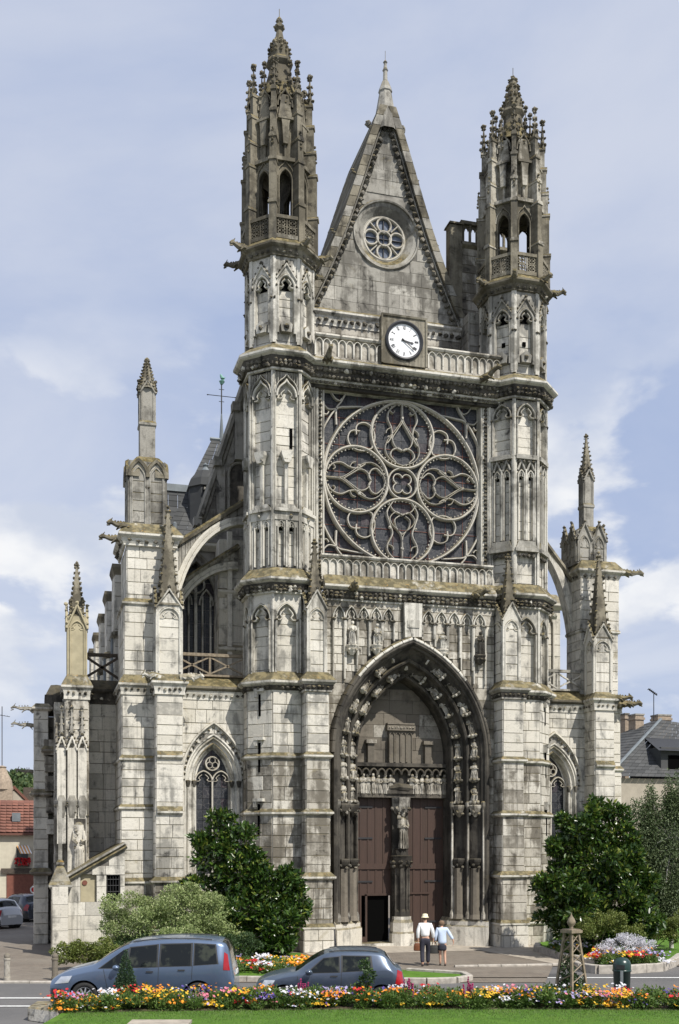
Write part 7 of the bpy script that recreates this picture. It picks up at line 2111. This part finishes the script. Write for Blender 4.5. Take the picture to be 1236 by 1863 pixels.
wom = thing('person', 'woman in pale blue jacket and dark skirt walking beside the man in the hat', 'person', (bx_, by_, 0), -HEAD + .0)
J = [(0, 0, .82, .08), (0, .02, .98, .08), (0, .05, 1.14, .08), (-.01, .05, 1.27, .08), (-.01, .08, 1.33, .045), (-.01, .12, 1.38, .062), (-.01, .13, 1.45, .078), (-.01, .12, 1.50, .055),
     (-.16, .04, 1.25, .055), (-.22, .0, 1.02, .042), (-.24, .05, .80, .03), (.16, .04, 1.25, .055), (.27, -.02, 1.04, .042), (.38, -.05, .86, .03),
     (-.08, 0, .76, .09), (-.07, .04, .42, .052), (-.06, .04, .09, .034), (-.06, .13, .03, .032), (.08, 0, .76, .09), (.09, .03, .42, .052), (.10, -.08, .09, .034), (.10, .01, .03, .032)]
E = [(0, 1), (1, 2), (2, 3), (3, 4), (4, 5), (5, 6), (6, 7), (2, 8), (8, 9), (9, 10), (2, 11), (11, 12), (12, 13), (0, 14), (14, 15), (15, 16), (16, 17), (0, 18), (18, 19), (19, 20), (20, 21)]
hand(J, E, (10, (-.24, .05, .78), -1)); hand(J, E, (13, (.38, -.05, .84), 1))
skin('body', J, E, 'skin', wom, sub=1)
skin('jacket', [(0, 0, .72, (.17, .135)), (0, 0, .86, (.16, .13)), (0, .04, 1.08, (.155, .125)), (0, .05, 1.2, (.15, .115)), (-.01, .05, 1.30, .075), (-.16, .04, 1.25, .075), (-.225, .0, 1.02, .062), (-.24, .05, .84, .05), (.16, .04, 1.25, .075), (.275, -.02, 1.05, .062), (.365, -.05, .90, .05)],
     [(0, 1), (1, 2), (2, 3), (3, 4), (3, 5), (5, 6), (6, 7), (3, 8), (8, 9), (9, 10)], 'cloth_blue', wom)
skin('skirt', [(0, 0, .80, (.15, .12)), (0, 0, .62, (.165, .13)), (0, .0, .50, (.17, .13))], [(0, 1), (1, 2)], 'cloth_navy', wom)
for a in ((-.06, .05, 0), (.10, -.06, 0)): skin('shoe', [(a[0], a[1] - .03, .04, .036), (a[0], a[1] + .06, .035, .036), (a[0], a[1] + .13, .03, .028)], [(0, 1), (1, 2)], 'shoe', wom, 1)
m = MB().mat('hair'); m.lathe(-.01, .115, [(.05, 1.36), (.086, 1.39), (.1, 1.45), (.09, 1.51), (.05, 1.545), (0, 1.55)], 14); locb(m, 'hair', wom, smooth=True)
bag((bx_, by_), ((805 - 618) / 2000 * 37.7 - .27, 37.72, .42), .17, .28, 'bag_dark', 'dark printed shopping bag held between the man and the woman', .12)

# ================================================================== HOUSES BEHIND
simple('render_cream', (.50, .46, .36), .9, var=.08, scale=2); simple('render_beige', (.36, .32, .26), .9, var=.1, scale=2); simple('brick_brown', (.30, .24, .18), .9, var=.2, scale=6); simple('shutter', (.15, .15, .15), .7); simple('awning_orange', (.62, .33, .12), .8); simple('sign_white', (.7, .7, .7), .5)
Yh = 78.0
hs = thing('house', 'cream rendered house with red tiled roof, garage door and flower box, far left', 'house', (-3, Yh + 3, 0))
f = plane(Yh)
m = MB().mat('render_cream'); m.box(-9, .6, Yh, Yh + 8, 0, 5.0); m.build('wall', hs)
for i in range(11):
    for k in range(26):
        a, b = i / 11, (i + 1.15) / 11; x0_ = -9.2 + k * .385; q = MB().mat('tile_red'); q.rand()
        q.add([(x0_, Yh - .3 + 2.6 * a, 5.0 + 2.3 * a + .1), (x0_ + .37, Yh - .3 + 2.6 * a, 5.0 + 2.3 * a + .06), (x0_ + .37, Yh - .3 + 2.6 * b, 5.0 + 2.3 * b), (x0_, Yh - .3 + 2.6 * b, 5.0 + 2.3 * b)], [(0, 1, 2, 3)])
        if 9 < k: q.build('roof_tile', hs)
m = MB().mat('tile_red'); m.add([(-9.2, Yh - .28, 4.95), (.8, Yh - .28, 4.95), (.8, Yh + 2.7, 7.3), (-9.2, Yh + 2.7, 7.3)], [(0, 1, 2, 3)]); m.fbox(f, -9.2, .8, 4.85, 5.0, 0, .34); m.build('roof', hs)
m = MB().mat('lead'); m.fbox(f, -1.5, -.95, 5.8, 6.4, -.9, -.45); m.build('roof_window', hs)
m = MB().mat('bar_rust'); m.fbox(f, -1.85, -.05, -.05, 2.2, 0, .05); m.build('garage_door', hs)
m = MB().mat('wood_dark'); m.fbox(f, -2.2, .1, 2.25, 2.6, 0, .15); m.build('lintel', hs)
m = MB().mat('car_glass'); m.fbox(f, -1.2, -.45, 3.0, 4.1, 0, .04); m.build('window', hs)
m = MB().mat('awning_orange'); m.add([(-1.2, Yh - .05, 4.15), (-.45, Yh - .05, 4.15), (-.2, Yh - .7, 3.6), (-.95, Yh - .7, 3.6)], [(0, 1, 2, 3)])
for k in range(4): m.mat('cloth_white'); m.add([(-1.1 + k * .2, Yh - .07, 4.16), (-1.03 + k * .2, Yh - .07, 4.16), (-.78 + k * .2, Yh - .72, 3.61), (-.85 + k * .2, Yh - .72, 3.61)], [(0, 1, 2, 3)])
m.build('awning', hs)
fbx = thing('flower_box', 'red flowers in the window box of the cream house', 'flower box', (-.8, Yh - .2, 2.9))
m = MB().mat('wood_dark'); m.fbox(f, -1.3, -.35, 2.7, 2.85, .02, .3); m.build('box', fbx)
m = MB().mat('petal_red')
for q in range(120): m.lump(random.uniform(-1.3, -.3), Yh - .2 + random.uniform(-.15, .1), 3.05 + random.uniform(-.25, .25), .06)
m.build('blossom', fbx)
h2 = thing('house', 'stone gable with brown roof and round chimney pot stack behind the red roof', 'house', (-3, 95, 0))
m = MB().mat('render_beige'); f2 = plane(92); m.box(-12, -.2, 92, 100, 0, 6.8); m.prism(f2, [(-3.4, 6.8), (.2, 6.8), (-1.6, 8.6)], -4, 0); m.build('wall', h2)
m = MB().mat('tile_red'); m.fsweep(f2, [(-3.5, 6.75), (-1.6, 8.7), (.3, 6.75)], [(0, -4), (0, .1), (.2, .1), (.2, -4)]); m.mat('wood_dark'); m.box(-.9, .4, 93, 97, 6.8, 8.9); m.build('roof', h2)
m = MB().mat('brick_brown'); m.box(-3.1, -1.7, 90.5, 91.9, 5, 8.6); m.lathe(-2.5, 91.2, [(.85, 8.6), (.75, 9.3), (.45, 9.9), (.3, 10.3), (.36, 10.4), (.1, 10.5)], 12); m.build('chimney', h2)
an = thing('aerial', 'thin television aerial on the chimney at the left edge', 'aerial', (-2.5, 91.2, 10.4))
m = MB().mat('iron'); m.tube([(-2.5, 91.2, 10.3), (-2.5, 91.2, 15.2)], .035, 5); m.tube([(-3.3, 91.2, 14.6), (-1.9, 91.2, 14.4)], .025, 5)
for k in range(6): m.tube([(-3.2 + k * .22, 90.9, 14.6 - k * .03), (-3.2 + k * .22, 91.5, 14.6 - k * .03)], .015, 4)
m.build('mast', an)
sg = thing('no_entry_sign', 'dark post with small round white sign by the garage at the left', 'sign', (-.33, 60, 0))
m = MB().mat('iron'); m.tube([(.05, 58, 0), (.05, 58, 3.0)], .05, 6); m.build('post', sg)
m = MB().mat('sign_white'); m.prism(plane(57.94), circ(-.04, 1.9, .2, 16), 0, .02); m.mat('petal_red'); m.prism(plane(57.92), circ(-.04, 1.9, .13, 16), 0, .012); m.build('disc', sg)
# house on the right
Y2 = 60.0; hr = thing('house', 'house with hipped grey slate roof and dormer behind the trees on the right', 'house', (39, Y2 + 5, 0))
def px3(px, py, Y):
    u = (px - 618) / 2000; t_ = Y / (CS - SN * u); return (t_ * (SN + CS * u), Y, EYE + (1540 - py) / 2000 * t_)
a = px3(1130, 1413, Y2); b = px3(1420, 1405, Y2)
m = MB().mat('render_beige'); m.box(30.5, 46, Y2, Y2 + 10, 0, a[2] - .1); m.build('wall', hr)
ap = px3(1203, 1310, Y2 + 4)
e = a[2]
for nm, q in (('front', [(33.4, Y2 - .3, e), (46.5, Y2 - .3, e), (44, ap[1], ap[2] - .4), (ap[0], ap[1], ap[2])]), ('left', [(30.2, Y2 + 10, e), (33.4, Y2 - .3, e), (ap[0], ap[1], ap[2]), (ap[0] - .1, ap[1] + 1, ap[2])])):
    slated(q, 18, hr, 'roof')
m = MB().mat('lead'); m.tube([(33.4, Y2 - .35, e), (ap[0], ap[1], ap[2] + .05)], .1, 6); m.build('hip', hr)
m = MB().mat('slate'); dq = px3(1205, 1350, Y2 + .2)
m.box(dq[0], dq[0] + 6, Y2 + .3, Y2 + 4, dq[2] - 2.6, dq[2] - .3); m.mat('plastic'); m.add([(dq[0] - .4, Y2 - .1, dq[2] - .55), (dq[0] + 6, Y2 - .1, dq[2] - .6), (dq[0] + 6, Y2 + 2.8, dq[2] + .5), (dq[0] + .2, Y2 + 2.6, dq[2] + .5)], [(0, 1, 2, 3)]); m.mat('void'); m.box(dq[0] + .5, dq[0] + 2, Y2 + .25, Y2 + .3, dq[2] - 2.2, dq[2] - .8); m.build('dormer', hr)
for (p0, p1, tp, bt, yy) in ((1138, 1145, 1300, 1400, Y2 + 7), (1157, 1172, 1301, 1345, Y2 + 5), (1198, 1222, 1302, 1330, Y2 + 7)):
    q0 = px3(p0, tp, yy); q1 = px3(p1, bt, yy); m = MB().mat('brick_brown'); m.box(q0[0], q1[0], yy, yy + .9, q1[2] - 2, q0[2]); m.box(q0[0] - .06, q1[0] + .06, yy - .06, yy + .96, q0[2] - .3, q0[2] - .15); m.mat('stone_grey'); m.box(q0[0] - .04, q1[0] + .04, yy - .04, yy + .94, q0[2], q0[2] + .1); m.build('chimney', hr)
q = px3(1190, 1310, Y2 + 5); an = thing('aerial', 'small television aerial above the slate roofed house on the right', 'aerial', (q[0], q[1], q[2]))
m = MB().mat('iron'); q2 = px3(1190, 1262, Y2 + 5); m.tube([(q[0], q[1], q[2] - .5), (q[0], q[1], q2[2])], .03, 5); m.tube([(q[0] - .4, q[1], q2[2] + .3), (q[0] + .25, q[1], q2[2] - .1)], .05, 5)
for k in range(5): m.tube([(q[0] - .35 + k * .12, q[1] - .2, q2[2] + .27 - k * .07), (q[0] - .35 + k * .12, q[1] + .2, q2[2] + .27 - k * .07)], .02, 4)
m.build('mast', an)
# wooded hill
hm = MB().mat('leaf_wood'); nx = 60
prof_ = [(-200 + 18 * i, 60 + 14 * math.sin(i * .35) + 6 * math.sin(i * 1.3)) for i in range(nx)]
vs = []
for j in range(10):
    for i in range(nx):
        vs.append((prof_[i][0], 620 + j * 30, prof_[i][1] * math.sin(min(1, j / 6) * PI / 2) * .86 - 1 + random.uniform(-1, 1)))
hm.add(vs, [(j * nx + i, j * nx + i + 1, (j + 1) * nx + i + 1, (j + 1) * nx + i) for j in range(9) for i in range(nx - 1)])
hm.build('hill', kind='structure')
hb = []
for i in range(500):
    xx = random.uniform(-120, 120); yy = random.uniform(620, 800); j = min(1, (yy - 620) / 180); k = int((xx + 200) / 18); hb.append((xx, yy, prof_[k][1] * math.sin(j * PI / 2) * .86 + 1, 6, 6, 5, 1))
leaf_cloud('woodland', hb, 30000, 2.6, 1.1, 'leaf_wood', None, kind='stuff', shell=.7)
for o in list(bpy.data.objects):
    if o.type == 'MESH' and o.name.startswith('carved_figure') and o.parent is None: bpy.data.objects.remove(o)
